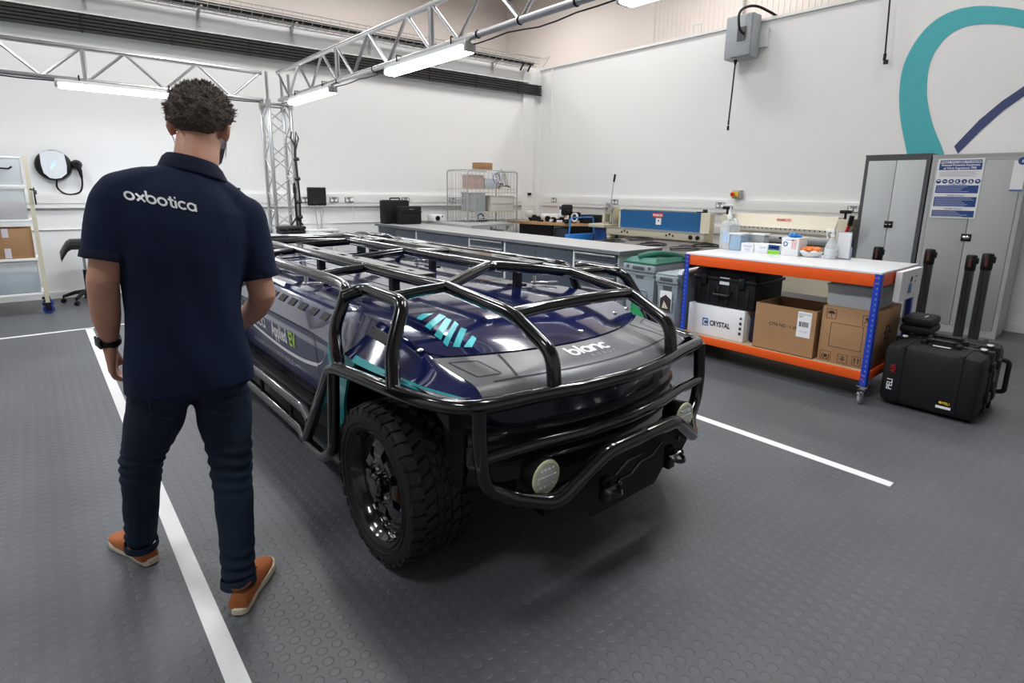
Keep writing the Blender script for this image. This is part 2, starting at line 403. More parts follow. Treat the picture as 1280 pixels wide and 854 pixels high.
# floor tape
def tape(p, q, wdt, label):
    p, q = Vector(p), Vector(q); d = (q-p).normalized(); n = Vector((-d.y, d.x))*wdt/2; m_ = MB()
    m_.prism([(*(p+n), 0), (*(p-n), 0), (*(q-n), 0), (*(q+n), 0)], (0, 0, .0015))
    single('floor_tape', m_, M_tape, label, 'floor marking')
tape((.305, -1.0), (.297, 7.28), .062, 'long white floor tape line passing under the walking man')
tape((-3.5, 7.28), (3.28, 7.28), .05, 'thin white floor tape line crossing the floor before the storage rack')
tape((3.275, .73), (3.28, 7.25), .062, 'white floor tape line running along the far side of the vehicle')

# ---- trunking with sockets
t = thing('dado_trunking', 'white dado trunking running along the back wall behind the benches', 'trunking', (bw(1)[0], bw(1)[1], 1.2))
m_ = MB()
for z0, z1, o_ in ((1.19, 1.25, .05), (1.25, 1.36, .058), (1.36, 1.39, .05)):
    a, b = bw(-6.9), bw(7.8); m_.prism([a+Vector((0, 0, z0)), b+Vector((0, 0, z0)), bw(7.8, o_, z0), bw(-6.9, o_, z0)], (0, 0, z1-z0))
obj('trunking_body', m_, M_trunk, t)
t2 = thing('dado_trunking', 'white dado trunking running along the right wall behind the metal folding machines', 'trunking', (XR, 5, 1.2))
m_ = MB()
for z0, z1, o_ in ((1.19, 1.25, .05), (1.25, 1.36, .058), (1.36, 1.39, .05)): m_.b2((XR-o_, 1.9, z0), (XR, 8.75, z1))
obj('trunking_body', m_, M_trunk, t2)
t3 = MB(); t3.b2((XR-.03, 1.9, .86), (XR, 8.75, .98)); tag(obj('cable_trunking', t3, M_trunk), 'lower white cable channel on the right wall', 'trunking')
def socket(p, n, label, grp=None):
    """double socket plate at p facing n"""
    n = Vector(n); u = Vector((0, 0, 1)).cross(n).normalized(); R = Matrix((u, n, Vector((0, 0, 1)))).transposed()
    o = thing('wall_socket', label, 'socket', p, grp, world=False)
    m_ = MB(); m_.box((0, .006, 0), (.15, .012, .09), bev=.004); m_.v = [R @ v for v in m_.v]; obj('plate', m_, mat('socket_plate_grey', (.20, .20, .21), .35, metal=.3), o)
    m_ = MB()
    for s in (-1, 1):
        m_.box((s*.036, .0135, -.012), (.048, .004, .042)); m_.box((s*.05, .014, .026), (.018, .006, .022))
    m_.v = [R @ v for v in m_.v]; obj('socket_faces', m_, M_white, o)['kind'] = 'stuff'
    return o
for x, l in ((3.39, 'double socket left of the small black wall monitor'), (3.86, 'double socket right of the small black wall monitor'), (4.12, 'double socket with a white plug, between wall monitor and black cases'), (5.16, 'double socket just above the black cases on the bench'), (6.14, 'double socket on the trunking left of the wire cage trolley')):
    q = bw(x, .058, 1.30); socket(q, wn, l)
for y, l in ((8.36, 'double socket behind the wooden desk with electronics'), (6.75, 'double socket just right of the lever machine'), (4.64, 'double socket left of the emergency stop switch')):
    socket((XR-.058, y, 1.31), (-1, 0, 0), l)
socket((XR-.058, 2.74, 1.31), (-1, 0, 0), 'double socket beside the dark framed locker')
q = bw(4.16, .08, 1.295); m_ = MB(); m_.box((0, 0, 0), (.05, .05, .05), bev=.008); m_.tube([(0, 0, -.02), (.01, -.02, -.15), (0, 0, -.4)], .004, 6)
m_.v = [v+q for v in m_.v]; single('white_plug', m_, M_white, 'white plug with a thin hanging cable in the trunking socket', 'plug')
q = bw(5.85, .058, 1.30); m_ = MB()
for k in range(3): m_.box((0, 0, .03-k*.03), (.13, .008, .012))
m_.v = [RB @ v+q for v in m_.v]; single('wall_vent', m_, M_steelw, 'small white louvred plate on the trunking by the cage trolley', 'vent')
m_ = MB(); m_.box((0, 0, 0), (.09, .03, .05), bev=.006); q = bw(7.98, .08, 1.42); m_.v = [v+q for v in m_.v]; single('wall_sensor', m_, M_black, 'small black box on the boxed column in the corner', 'sensor')
q = bw(2.42, .02, 1.46); m_ = MB(); m_.ell((0, 0, 0), (.035, .02, .018), 12, 8); m_.v = [v+q for v in m_.v]; single('wall_button', m_, M_black, 'small round black knob on the wall left of the truss column', 'knob')

# emergency stop
t = thing('emergency_stop', 'red and yellow emergency stop switch on the right wall', 'switch', (XR, 4.38, 1.43))
m_ = MB(); m_.b2((XR-.09, 4.31, 1.415), (XR, 4.45, 1.545), bev=.01); obj('housing', m_, M_lockg, t)
m_ = MB(); m_.b2((XR-.12, 4.335, 1.44), (XR-.09, 4.445, 1.52), bev=.006); obj('yellow_plate', m_, M_yellow, t)
m_ = MB(); m_.lathe((XR-.12, 4.40, 1.48), [(.012, 0), (.012, -.03), (.03, -.035), (.03, -.055), (.0, -.062)], 16, 'X'); obj('push_button', m_, M_red, t)

# grey heater box hanging on the right wall, with cables
t = thing('wall_junction_box', 'grey electrical box high on the right wall with a looped cable', 'electrical box', (XR, 4.46, 3.37))
m_ = MB(); m_.b2((XR-.30, 4.25, 3.40), (XR-.06, 4.66, 3.98), bev=.02); obj('housing', m_, mat('box_grey', (.36, .39, .42), .45), t)
m_ = MB(); m_.b2((XR-.33, 4.26, 3.42), (XR-.30, 4.55, 3.96), bev=.008); obj('cover', m_, mat('box_grey', (.36, .39, .42), .45), t)
m_ = MB(); m_.b2((XR-.345, 4.33, 3.62), (XR-.33, 4.45, 3.80)); obj('dark_window', m_, M_lockd, t)
m_ = MB(); m_.b2((XR-.06, 4.15, 3.55), (XR, 4.60, 3.80)); obj('bracket', m_, M_steelw, t)
m_ = MB(); m_.tube([(XR-.30, 4.36, 3.70), (XR-.5, 4.34, 3.72), (XR-.46, 4.40, 4.0), (XR-.2, 4.30, 4.10), (XR-.05, 4.12, 3.98), (XR+.05, 4.05, 3.92)], .018, 8, bend=.14); obj('cable', m_, M_black, t)
t = thing('hanging_cable', 'black cable hanging below the grey electrical box', 'cable', (XR-.2, 4.55, 2.44))
m_ = MB(); m_.tube([(XR-.2, 4.52, 3.40), (XR-.2, 4.53, 3.0), (XR-.19, 4.55, 2.56)], .011, 8); m_.cyl((XR-.2, 4.52, 3.4), (XR-.2, 4.52, 3.33), .03, 10, .012); obj('flex', m_, M_black, t)
m_ = MB(); m_.cyl((XR-.19, 4.55, 2.56), (XR-.19, 4.55, 2.50), .013, 8); m_.cyl((XR-.19, 4.55, 2.48), (XR-.19, 4.55, 2.42), .018, 8); m_.cyl((XR-.19, 4.55, 2.51), (XR-.19, 4.55, 2.47), .008, 6); obj('plug', m_, M_black, t)
t = thing('hanging_cable', 'black cable dangling from above beside the teal wall logo', 'cable', (XR-.08, 2.62, 3.07))
m_ = MB(); m_.tube([(XR-.08, 2.66, 4.4), (XR-.08, 2.65, 3.8), (XR-.08, 2.62, 3.18)], .010, 8); obj('flex', m_, M_black, t)
m_ = MB(); m_.cyl((XR-.08, 2.62, 3.2), (XR-.08, 2.62, 3.12), .018, 8); m_.box((XR-.08, 2.60, 3.10), (.03, .05, .05), bev=.006); obj('plug', m_, M_black, t)
# down pipe on the warehouse wall
m_ = MB(); m_.cyl((11.85, 6.6, 0), (11.85, 6.6, 7.1), .045, 12); single('down_pipe', m_, M_steelw, 'cream vertical pipe on the warehouse cladding beyond the right wall', 'pipe')
m_ = MB(); m_.tube([(XR+.06, 5.45, 3.94), (XR+.06, 5.45, 4.10), (XR+.06, 5.30, 4.10), (XR+.06, 5.30, 3.94)], .012, 8, bend=.03); single('lifting_loop', m_, M_steelw, 'small metal loop on top of the right wall', 'bracket')

# ---- black slatted busbar along the back wall, cable trays above
t = thing('slatted_duct', 'long black slatted duct running along the back wall', 'duct', bw(2, 0, 3.385))
m_ = MB(); m_.prism([bw(-6.5, .0, 3.41), bw(8.2, .0, 3.41), bw(8.2, .07, 3.41), bw(-6.5, .07, 3.41)], (0, 0, .18)); obj('backing', m_, M_duct, t)
for k in range(5):
    m_ = MB(); z = 3.39+k*.042; m_.prism([bw(-6.5, .07, z), bw(8.22, .07, z), bw(8.22, .115-.004*(k % 2), z), bw(-6.5, .115-.004*(k % 2), z)], (0, 0, .030)); obj('slat', m_, M_duct, t)
for x in [-1.2+.98*i for i in range(10)]:
    m_ = MB(); a = bw(x, .118, 3.382); m_.box(a+Vector((0, 0, .105)), (.018, .008, .225), R=RB); obj('clip', m_, M_black, t)
m_ = MB(); m_.prism([bw(-6.5, 0, 3.612), bw(7.9, 0, 3.612), bw(7.9, .10, 3.612), bw(-6.5, .10, 3.612)], (0, 0, .02)); obj('top_ledge', m_, M_steelw, t)
t = thing('cable_tray', 'wire cable tray with dark cables along the top of the back wall', 'cable tray', bw(2, .1, 3.92))
for o_, z in ((.03, 3.93), (.13, 3.90), (.24, 3.90), (.34, 3.93)):
    m_ = MB(); m_.cyl(bw(-6.5, o_, z), bw(7.95, o_, z), .007, 6); obj('wire', m_, M_alud, t)
m_ = MB()
x = -3.0
while x < 7.9:
    m_.tube([bw(x, .03, 4.03), bw(x, .03, 3.90), bw(x, .34, 3.90), bw(x, .34, 4.03)], .0035, 4); x += .14
for z in (4.03, 3.98):
    m_.cyl(bw(-6.5, .34, z), bw(7.95, .34, z), .006, 6)
o = obj('wire_mesh', m_, M_alud, t)
for i in range(4):
    m_ = MB(); m_.tube([bw(-6.5+j*1.2, .12+.05*i+.01*math.sin(j*1.7+i), 3.935+.018*(i % 2)+.006*math.sin(j*2.3+i)) for j in range(13)], .018, 6); obj('cable', m_, M_black, t)
for x in (.82, 2.1, 3.35, 4.6, 5.9, 7.07):
    m_ = MB(); m_.box(bw(x, .02, 3.80), (.04, .012, .22), R=RB); m_.box(bw(x, .19, 3.888), (.03, .34, .018), R=RB)
    m_.tube([bw(x, .02, 3.76), bw(x, .20, 3.885)], .008, 6); obj('bracket', m_, M_alud, t)
m_ = MB(); m_.tube([bw(7.0, .34, 4.03), bw(8.1, .34, 4.05), bw(8.25, .3, 4.12), bw(8.25, .1, 3.95)], .008, 6); obj('end_loop', m_, M_alud, t)
for x in (7.62, 7.80):
    m_ = MB(); m_.tube([bw(x, .30, 3.92), bw(x, .18, 3.80)], .018, 6); obj('cable_end', m_, M_black, t)
m_ = MB(); m_.b2((XR-.02, 8.55, 2.6), (XR, 8.585, 3.9))
m_.xf(Matrix.Identity(4)); single('conduit', m_, M_trunk, 'thin white conduit on the right wall by the corner', 'conduit')

# ---- truss gantry
GX, GY, GB, GT = 2.55, 7.75, 2.575, 2.90
t = thing('truss_column', 'square aluminium truss column standing behind the rear bench', 'truss', (GX, GY, 0))
H_ = .135
cor = [(GX+a*H_, GY+b*H_) for a, b in ((-1, -1), (1, -1), (1, 1), (-1, 1))]
for c_ in cor:
    m_ = MB(); m_.cyl((*c_, .02), (*c_, GB+.0), .024, 12); obj('chord', m_, M_alu, t)
for f_ in range(4):
    a, b = cor[f_], cor[(f_+1) % 4]; m_ = MB(); z = .12; k = 0
    while z < GB-.25:
        p, q = (a, b) if k % 2 == 0 else (b, a); m_.cyl((*p, z), (*q, z+.22), .009, 6); z += .22; k += 1
    obj('lacing', m_, M_alu, t)
m_ = MB(); m_.b2((GX-.22, GY-.22, 0), (GX+.22, GY+.22, .012)); obj('base_plate', m_, M_alu, t)
for z in (.06, GB-.05):
    m_ = MB()
    for f_ in range(4): m_.cyl((*cor[f_], z), (*cor[(f_+1) % 4], z), .016, 8)
    for c_ in cor: m_.cyl((*c_, z-.05), (*c_, z+.05), .033, 10)
    obj('end_frame', m_, M_alud, t)
m_ = MB()
for c_ in cor[:3]: m_.cyl((*c_, GB), (*c_, GT), .02, 8)
obj('corner_posts', m_, M_alu, t)
m_ = MB(); m_.tube([(GX+H_+.03, GY-.17, 2.1), (GX+H_+.01, GY-.18, 1.9), (GX+H_+.03, GY-.18, 1.4), (GX+H_+.02, GY-.18, .95)], .014, 6)
m_.tube([(GX+H_-.02, GY-.19, 2.2), (GX+H_-.04, GY-.19, 2.12), (GX+H_+.03, GY-.19, 2.0), (GX+H_+.06, GY-.19, 2.12), (GX+H_+.03, GY-.19, 2.2), (GX+H_+.02, GY-.19, 2.1)], .010, 6)
for z in (1.85, 1.6, 1.3, 1.1): m_.cyl((GX+H_-.01, GY-.18, z), (GX+H_+.05, GY-.18, z+.01), .022, 8)
single('power_cable', m_, M_black, 'black cable taped down the truss column', 'cable')
def flat_truss(name, label, o, d, L, start):
    """planar ladder truss: o start, d unit direction, L length"""
    o, d = Vector(o), Vector(d); t = thing(name, label, 'truss', tuple(o+d*.01))
    def P(s, z): q = o+d*s; return (q.x, q.y, z)
    for z, nm in ((GB, 'bottom_chord'), (GT, 'top_chord')):
        m_ = MB(); m_.cyl(P(0, z), P(L, z), .024, 12); obj(nm, m_, M_alu, t)
    s = start; up_ = True; n = 0
    while s < L-.36:
        m_ = MB(); m_.cyl(P(s, GT if up_ else GB), P(s+.352, GB if up_ else GT), .0145, 8); obj('diagonal', m_, M_alu, t); s += .352; up_ = not up_; n += 1
        if n % 5 == 0 and s < L-.3:
            m_ = MB(); m_.cyl(P(s+.02, GB), P(s+.02, GT), .024, 10); obj('upright', m_, M_alu, t); up_ = True; s += .03
    return t
tA = flat_truss('gantry_beam', 'aluminium truss beam above the man running left from the column', (GX-.15, GY, GB), (-1, 0, 0), 7.5, .02)
tB = flat_truss('gantry_beam', 'aluminium truss beam overhead running from the column towards the viewer', (GX, GY-.15, GB), (0, -1, 0), 9.5, .02)
# sagging mains cable along the beams
m_ = MB(); P = []
for i in range(60):
    y = 7.6-i*.16; P.append((GX+.03, y, GB-.035-.012*abs(math.sin(i*.9))-(.022*math.exp(-((y-2.7)/.18)**2))))
m_.tube(P, .005, 6)
for y in (7.2, 5.8, 5.0, 3.4, 2.95, 2.45, 2.2): m_.lathe((GX, y, GB), [(.027, -.008), (.03, 0), (.027, .008)], 12, 'Y')
single('mains_cable', m_, M_black, 'thin black cable tied along the overhead truss beam', 'cable')
m_ = MB(); P = [(GX-.2-i*.16, GY-.03, GB-.03-.01*abs(math.sin(i))) for i in range(24)]; m_.tube(P, .007, 6)
single('mains_cable', m_, M_black, 'thin dark cable along the truss beam above the man', 'cable')
def tube_light(c, d, L, label):
    c, d = Vector(c), Vector(d); n = Vector((-d.y, d.x, 0)); t = thing('tube_light', label, 'light', tuple(c), 'tube lights hung under the truss beams')
    R = Matrix((d, n, Vector((0, 0, 1)))).transposed()
    m_ = MB(); m_.box(c+Vector((0, 0, .035)), (L, .10, .035), R=R, bev=.008); obj('housing', m_, M_steelw, t)
    m_ = MB(); m_.box(c+Vector((0, 0, -.005)), (L-.03, .115, .05), R=R, bev=.018); obj('diffuser', m_, M_tube, t)
    for s in (-1, 1):
        m_ = MB(); m_.box(c+d*s*(L/2-.005)+Vector((0, 0, .012)), (.03, .10, .07), R=R, bev=.01); obj('end_cap', m_, M_alud, t)
        m_ = MB(); m_.tube([c+d*s*(L/2-.2)+Vector((0, 0, .05))-n*.03, c+d*s*(L/2-.2)+Vector((0, 0, .11))-n*.03, c+d*s*(L/2-.2)+Vector((0, 0, .11))+n*.03, c+d*s*(L/2-.2)+Vector((0, 0, .05))+n*.03], .006, 6); obj('clamp', m_, M_black, t)
    o = area('tube_lamp', tuple(c-Vector((0, 0, .04))), L, .1, 22, (.86, .93, 1.0), (0, 0, math.atan2(d.y, d.x)))
    return t
ZL = 2.50
tube_light((GX, 6.55, ZL), (0, 1, 0), 1.22, 'lit tube light under the overhead beam nearest the truss column')
tube_light((GX, 4.11, ZL), (0, 1, 0), 1.22, 'brightest lit tube light in the middle of the overhead beam')
tube_light((GX, 1.50, ZL), (0, 1, 0), 1.22, 'lit tube light under the near end of the overhead beam')
tube_light((.95, GY, ZL+.01), (1, 0, 0), 1.22, 'lit tube light under the truss beam behind the man')
# ------------------------------------------------------------------ the vehicle
VX, VY = 1.707, 3.36
V = thing('electric_vehicle', 'low dark blue driverless electric vehicle inside a glossy black tubular roll cage', 'vehicle', (VX, VY, 0))
ST = [  # (Y, curve, [(d, z) x5])  front half, d measured from the centre line
 (1.320, .18, [(0, .800), (.25, .800), (.45, .799), (.61, .797), (.665, .795)]),
 (1.365, .18, [(0, .838), (.25, .838), (.45, .836), (.61, .826), (.70, .797)]),
 (1.440, .24, [(0, .860), (.25, .859), (.45, .856), (.62, .846), (.735, .798)]),
 (1.535, .30, [(0, .879), (.25, .877), (.45, .873), (.63, .868), (.755, .800)]),
 (1.750, .20, [(0, .915), (.25, .913), (.45, .911), (.64, .908), (.768, .800)]),
 (2.050, .10, [(0, .945), (.25, .944), (.45, .941), (.64, .935), (.770, .798)]),
 (2.400, .00, [(0, .960), (.25, .959), (.45, .955), (.62, .938), (.750, .798)]),
 (2.700, .00, [(0, .965), (.25, .963), (.45, .957), (.60, .930), (.735, .800)]),
 (3.360, .00, [(0, .965), (.25, .963), (.45, .957), (.60, .930), (.735, .800)])]
def cr(p0, p1, p2, p3, t): return .5*((2*p1)+(-p0+p2)*t+(2*p0-5*p1+4*p2-p3)*t*t+(-p0+3*p1-3*p2+p3)*t**3)
def prof(s, u):
    """station parameter s 0..8, profile parameter u 0..4 -> (Y, curve, d, z)"""
    n = len(ST)-1; s = max(0, min(n, s)); i = min(int(s), n-1); ts = s-i; k = min(int(u), 3); tu = u-k
    def at(j):
        Y, c, P = ST[max(0, min(n, j))]; g = lambda a: P[max(0, min(4, a))]
        if k == 3: d, z = (P[3][q]*(1-tu)+P[4][q]*tu for q in (0, 1))
        else: d, z = (cr(g(k-1)[q], g(k)[q], g(k+1)[q], g(min(k+2, 3))[q], tu) for q in (0, 1))
        return (Y, c, d, z)
    A = [at(i-1), at(i), at(i+1), at(i+2)]
    return tuple(cr(A[0][q], A[1][q], A[2][q], A[3][q], ts) for q in range(4))
def sv(s, u, side=-1, front=1, lift=0):
    Y, c, d, z = prof(s, u); y = Y+c*(d/.75)**2
    if front < 0: y = 2*VY-y
    return Vector((VX+side*d, y, z+lift))
SS = [0, .33, .66, 1, 1.5, 2, 2.5, 3, 3.33, 3.66, 4, 4.33, 4.66, 5, 5.5, 6, 6.5, 7, 7.5, 8]
US = [0, .5, 1, 1.5, 2, 2.33, 2.66, 2.85, 3]
# shell: top skin
mb = MB()
for fr in (1, -1):
    for sd in (-1, 1):
        mb.grid([[sv(s, u, sd, fr) for u in US] for s in SS])
        mb.grid([[sv(s, u, sd, fr) for u in (3, 3.25, 3.5, 3.75, 4)] for s in SS])
shell = obj('body_shell', mb, M_navy, V)
# hood cover and roof hatch: slightly raised glossy panels
def patch(s0, s1, u1, lift, fr, name, m, ns=10, u_of=None):
    mb = MB()
    for sd in (-1, 1):
        rows = []
        for i in range(ns+1):
            s = s0+(s1-s0)*i/ns; um = u_of(s) if u_of else u1
            rows.append([sv(s, um*j/8, sd, fr, lift) for j in range(9)])
        mb.grid(rows)
        edge = [r_[-1] for r_ in rows]; mb.grid([edge, [p-Vector((0, 0, lift+.004)) for p in edge]])
        for r_ in (rows[0], rows[-1]): mb.grid([r_, [p-Vector((0, 0, lift+.004)) for p in r_]])
    return obj(name, mb, m, V)
for fr in (1, -1):
    hc = patch(3.0, 5.7, 2.9, .007, fr, 'hood_cover', M_navy, 14, lambda s: min(2.93, 2.6+.33*(s-3)*4))
    patch(0.0, 2.94, 2.9, .003, fr, 'hood_trim', M_hoodg, 12, lambda s: 3.02-.02*s)
    for u0, u1, sa, sb in ((0, 2.5, .98, 1.03),):
        mb = MB()
        for sd in (-1, 1): mb.grid([[sv(sa, u1*j/12, sd, fr, .0045) for j in range(13)], [sv(sb+.04, u1*j/12, sd, fr, .0045) for j in range(13)]])
        obj('hood_groove', mb, M_groove, V)
    for sd in (-1, 1):
        mb = MB(); pts = [sv(1.15+(2.94-1.15)*t, 1.75+.25*(1-t), sd, fr, .0045) for t in (0, .25, .5, .75, 1)]
        mb.grid([[p+Vector((.005, 0, 0)) for p in pts], [p-Vector((.005, 0, 0)) for p in pts]])
        for (sa, ua), (sb, ub) in (((1.5, 2.2), (2.6, 2.25)), ((2.6, 2.25), (2.6, 2.75)), ((2.6, 2.75), (1.5, 2.65)), ((1.5, 2.65), (1.5, 2.2))):
            a, b = sv(sa, ua, sd, fr, .0045), sv(sb, ub, sd, fr, .0045); n = Vector((-(b-a).y, (b-a).x, 0)).normalized()*.0025
            mb.grid([[a+n, b+n], [a-n, b-n]])
        obj('trim_line', mb, M_groove, V)
        # corner fillet strip of bright teal at the belt
        mb = MB(); ss = [.2+.15*j for j in range(32)]
        a = [sv(s, 3.86 if s > 2 else 3.86-.2*(2-s)/2, sd, fr)+Vector((sd*.004, 0, 0)) for s in ss]; b = [sv(s, 4.0, sd, fr)+Vector((sd*.006, 0, -.006)) for s in ss]
        mb.grid([a, b]); obj('belt_stripe', mb, M_teal, V)
# stripes decal on the hood
bv = BVHTree.FromPolygons([v.co for v in hc.data.vertices], [p.vertices for p in hc.data.polygons])
bvs = BVHTree.FromPolygons([v.co for v in shell.data.vertices], [p.vertices for p in shell.data.polygons])
def top_z(x, y):
    """z of the skin at world x, y (front half)"""
    best = None
    for tr in (bvs,):
        h = tr.ray_cast(Vector((x-VX, y-VY, 3)), Vector((0, 0, -1)))
        if h[0] is not None: best = h[0].z if best is None else max(best, h[0].z)
    return (best if best is not None else .85)+.0095
DEC = [[(-0.495, 2.064), (-0.44, 2.108), (-0.389, 2.089), (-0.49, 2.032)], [(-0.516, 1.963), (-0.374, 2.067), (-0.372, 2.017), (-0.519, 1.915)],
 [(-0.534, 1.861), (-0.381, 2.005), (-0.378, 1.965), (-0.534, 1.813)], [(-0.539, 1.79), (-0.372, 1.95), (-0.383, 1.905), (-0.54, 1.757)],
 [(-0.523, 1.745), (-0.395, 1.871), (-0.386, 1.841), (-0.502, 1.728)], [(-0.488, 1.72), (-0.402, 1.779), (-0.406, 1.746), (-0.463, 1.70)]]
for q in DEC:
    mb = MB(); rows = []
    for i in range(7):
        t = i/6; a = [q[0][k]*(1-t)+q[1][k]*t for k in (0, 1)]; b = [q[3][k]*(1-t)+q[2][k]*t for k in (0, 1)]
        rows.append([Vector((VX+a[0]*(1-w_)+b[0]*w_, a[1]*(1-w_)+b[1]*w_, 0)) for w_ in (0, .5, 1)])
    for r_ in rows:
        for p in r_: p.z = top_z(p.x, p.y)
    mb.grid(rows); obj('teal_decal', mb, M_tealv, V)
# mirrored decals at the rear right corner
mb = MB()
for q in DEC[:4]:
    mb.grid([[Vector((VX-a[0], 2*VY-a[1], top_z(VX+a[0], a[1]))) for a in (q[0], q[1])], [Vector((VX-a[0], 2*VY-a[1], top_z(VX+a[0], a[1]))) for a in (q[3], q[2])]])
obj('teal_decal', mb, M_tealv, V)
def hood_map(cx, cy, rot=0):
    c_, s_ = math.cos(rot), math.sin(rot)
    def f(x, y):
        X, Y = cx+x*c_-y*s_, cy+x*s_+y*c_; return Vector((X, Y, top_z(X, Y)-.0045))
    return f
mb = MB(); stroke_word(mb, 'blanc', .048, .26, hood_map(1.665, 1.462, -.03)); obj('hood_lettering', mb, M_white, V)
mb = MB(); text_on(mb, 'ROBOT', .026, (0, 0, 0), (1, 0, 0), (0, 1, 0), space=2.0, mapf=hood_map(1.70, 1.412, -.03)); obj('hood_small_lettering', mb, mat('logo_grey', (.45, .45, .46), .4), V)
for x, y in ((1.07, 1.80), (2.159, 1.74), (1.757, 1.60), (2.33, 1.80)):
    mb = MB(); z = top_z(x, y); mb.lathe((x, y, z-.003), [(.014, 0), (.014, .006), (.006, .009), (0, .009)], 12); obj('hood_fastener', mb, M_chrome, V)
# roof panel seams and latches
for x0, y0, x1, y1 in ((VX-.6, 2.62, VX+.6, 2.62), (VX-.6, 4.10, VX+.6, 4.10), (VX-.25, 2.62, VX-.25, 4.10), (VX+.25, 2.62, VX+.25, 4.10)):
    mb = MB(); n_ = 12; d = Vector((x1-x0, y1-y0)).normalized(); n = Vector((-d.y, d.x))*.004
    A_ = []; B_ = []
    for i in range(n_+1):
        t_ = i/n_; x, y = x0+(x1-x0)*t_, y0+(y1-y0)*t_; z = top_z(x, y if y < VY else 2*VY-y)-.008
        A_.append(Vector((x+n.x, y+n.y, z))); B_.append(Vector((x-n.x, y-n.y, z)))
    mb.grid([A_, B_]); obj('roof_seam', mb, M_groove, V)
for x, y in ((2.25, 2.35), (1.18, 3.1), (2.2, 3.6)):
    z = top_z(x, min(y, 2*VY-y)); mb = MB(); mb.box((x, y, z+.012), (.16, .03, .012), rz=-.5, bev=.004); mb.cyl((x-.05, y+.03, z), (x-.05, y+.03, z+.05), .012, 10); obj('roof_latch', mb, M_chrome, V)
# lower side panels, seams, louvres
for sd in (-1, 1):
    def S(y, z, o=0):
        t_ = (z-.46)/(.80-.46); return Vector((VX+sd*(.705+.03*t_+o), y, z))
    ys = [2.43, 2.64, 2.85, 3.1, 3.4, 3.7, 3.95, 4.08, 4.29]; zs = [.46, .50, .60, .70, .78, .801]
    mb = MB(); mb.grid([[S(y, z, -.012 if z < .47 else 0) for z in zs] for y in ys])
    obj('side_panel', mb, M_navyp, V)
    mb = MB(); mb.grid([[S(y, z, -.03) for z in (.40, .465)] for y in (2.43, 4.29)]); obj('sill', mb, M_black, V)
    for y in (2.64, 4.08):
        mb = MB(); mb.grid([[S(y-.003, z, .002) for z in zs], [S(y+.003, z, .002) for z in zs]]); obj('panel_seam', mb, M_groove, V)
    mb = MB(); mb.grid([[S(2.44, z, .002) for z in (.794, .80)], [S(4.28, z, .002) for z in (.794, .80)]]); obj('panel_seam', mb, M_groove, V)
    for k in range(11):       # louvre slots along the shoulder
        y0 = 2.46+k*.155; mb = MB(); c_ = []
        for y, u in ((y0, 3.35), (y0+.085, 3.35), (y0+.085, 3.58), (y0, 3.58)):
            # find station for y
            lo, hi = 5.0, 8.0
            yy = min(y, 2*VY-y)
            for _ in range(30):
                mid = (lo+hi)/2
                if prof(mid, u)[0] < yy: lo = mid
                else: hi = mid
            p = sv(lo, u, sd, 1); p.y = y; p += Vector((sd*.003, 0, .003)); c_.append(p)
        mb.prism(c_, (-sd*.004, 0, -.004)); obj('louvre', mb, M_groove, V)
    # fender vent
    for fr in (1, -1):
        mb = MB(); q = [sv(s, u, sd, fr)+Vector((sd*.004, 0, .002)) for s, u in ((4.38, 3.12), (5.12, 3.12), (5.12, 3.36), (4.38, 3.36))]; mb.prism(q, (-sd*.006, 0, 0)); obj('fender_vent', mb, M_groove, V)
        g = lambda y: y if fr > 0 else 2*VY-y
        mb = MB(); P_ = [(2.12, .80), (2.44, .80), (2.44, .40), (2.30, .40), (2.29, .55), (2.24, .68)]
        mb.prism([Vector((VX+sd*.735, g(y), z)) for y, z in P_], (sd*.012, 0, 0)); obj('arch_flare', mb, M_teal, V)
        mb = MB(); mb.prism([Vector((VX+sd*.735, g(y), z)) for y, z in ((1.46, .80), (1.46, .70), (1.50, .72), (1.60, .775), (2.12, .775), (2.2, .80))], (-sd*.27, 0, 0)); obj('arch_liner', mb, M_black, V)
# bright swoosh, wording on the viewer's side
def side_map(cy, cz):
    def f(x, y): 
        z = cz+y; return Vector((VX-(.705+.03*(z-.46)/.34)-.003, cy-x, z))
    return f
W_ = [(4.22, .725), (4.0, .675), (3.64, .632), (3.30, .607), (3.06, .600), (2.85, .607), (2.70, .625), (2.645, .635)]
sw = smooth_poly(W_, 4); f0 = side_map(0, 0)
mb = MB(); mb.grid([[f0(-p.x, p.y+.010) for p in sw], [f0(-p.x, p.y-.010) for p in sw]]); obj('swoosh', mb, M_white, V)
sw = smooth_poly([(2.635, .638), (2.58, .66), (2.53, .70), (2.50, .742)], 4)
mb = MB(); mb.grid([[f0(-p.x, p.y+.006) for p in sw], [f0(-p.x-.012, p.y-.006) for p in sw]]); obj('swoosh', mb, M_white, V)
mb = MB(); stroke_word(mb, 'oxbotica', .066, .2, side_map(3.68, .695)); obj('side_lettering', mb, M_white, V)
mb = MB(); text_on(mb, 'Applied', .115, (0, 0, 0), (1, 0, 0), (0, 1, 0), bold=.003, sx=.72, mapf=side_map(3.20, .685)); obj('side_lettering', mb, M_white, V)
mb = MB(); text_on(mb, 'EV', .115, (0, 0, 0), (1, 0, 0), (0, 1, 0), bold=.003, sx=.82, mapf=side_map(2.985, .685)); obj('side_lettering', mb, M_lime, V)['label'] = 'lime green lettering'
mb = MB(); text_on(mb, 'AUTONOMOUS MULTI-PURPOSE VEHICLE', .040, (0, 0, 0), (1, 0, 0), (0, 1, 0), sx=.95, mapf=side_map(3.38, .545)); obj('side_small_lettering', mb, mat('logo_grey', (.45, .45, .46), .4), V)
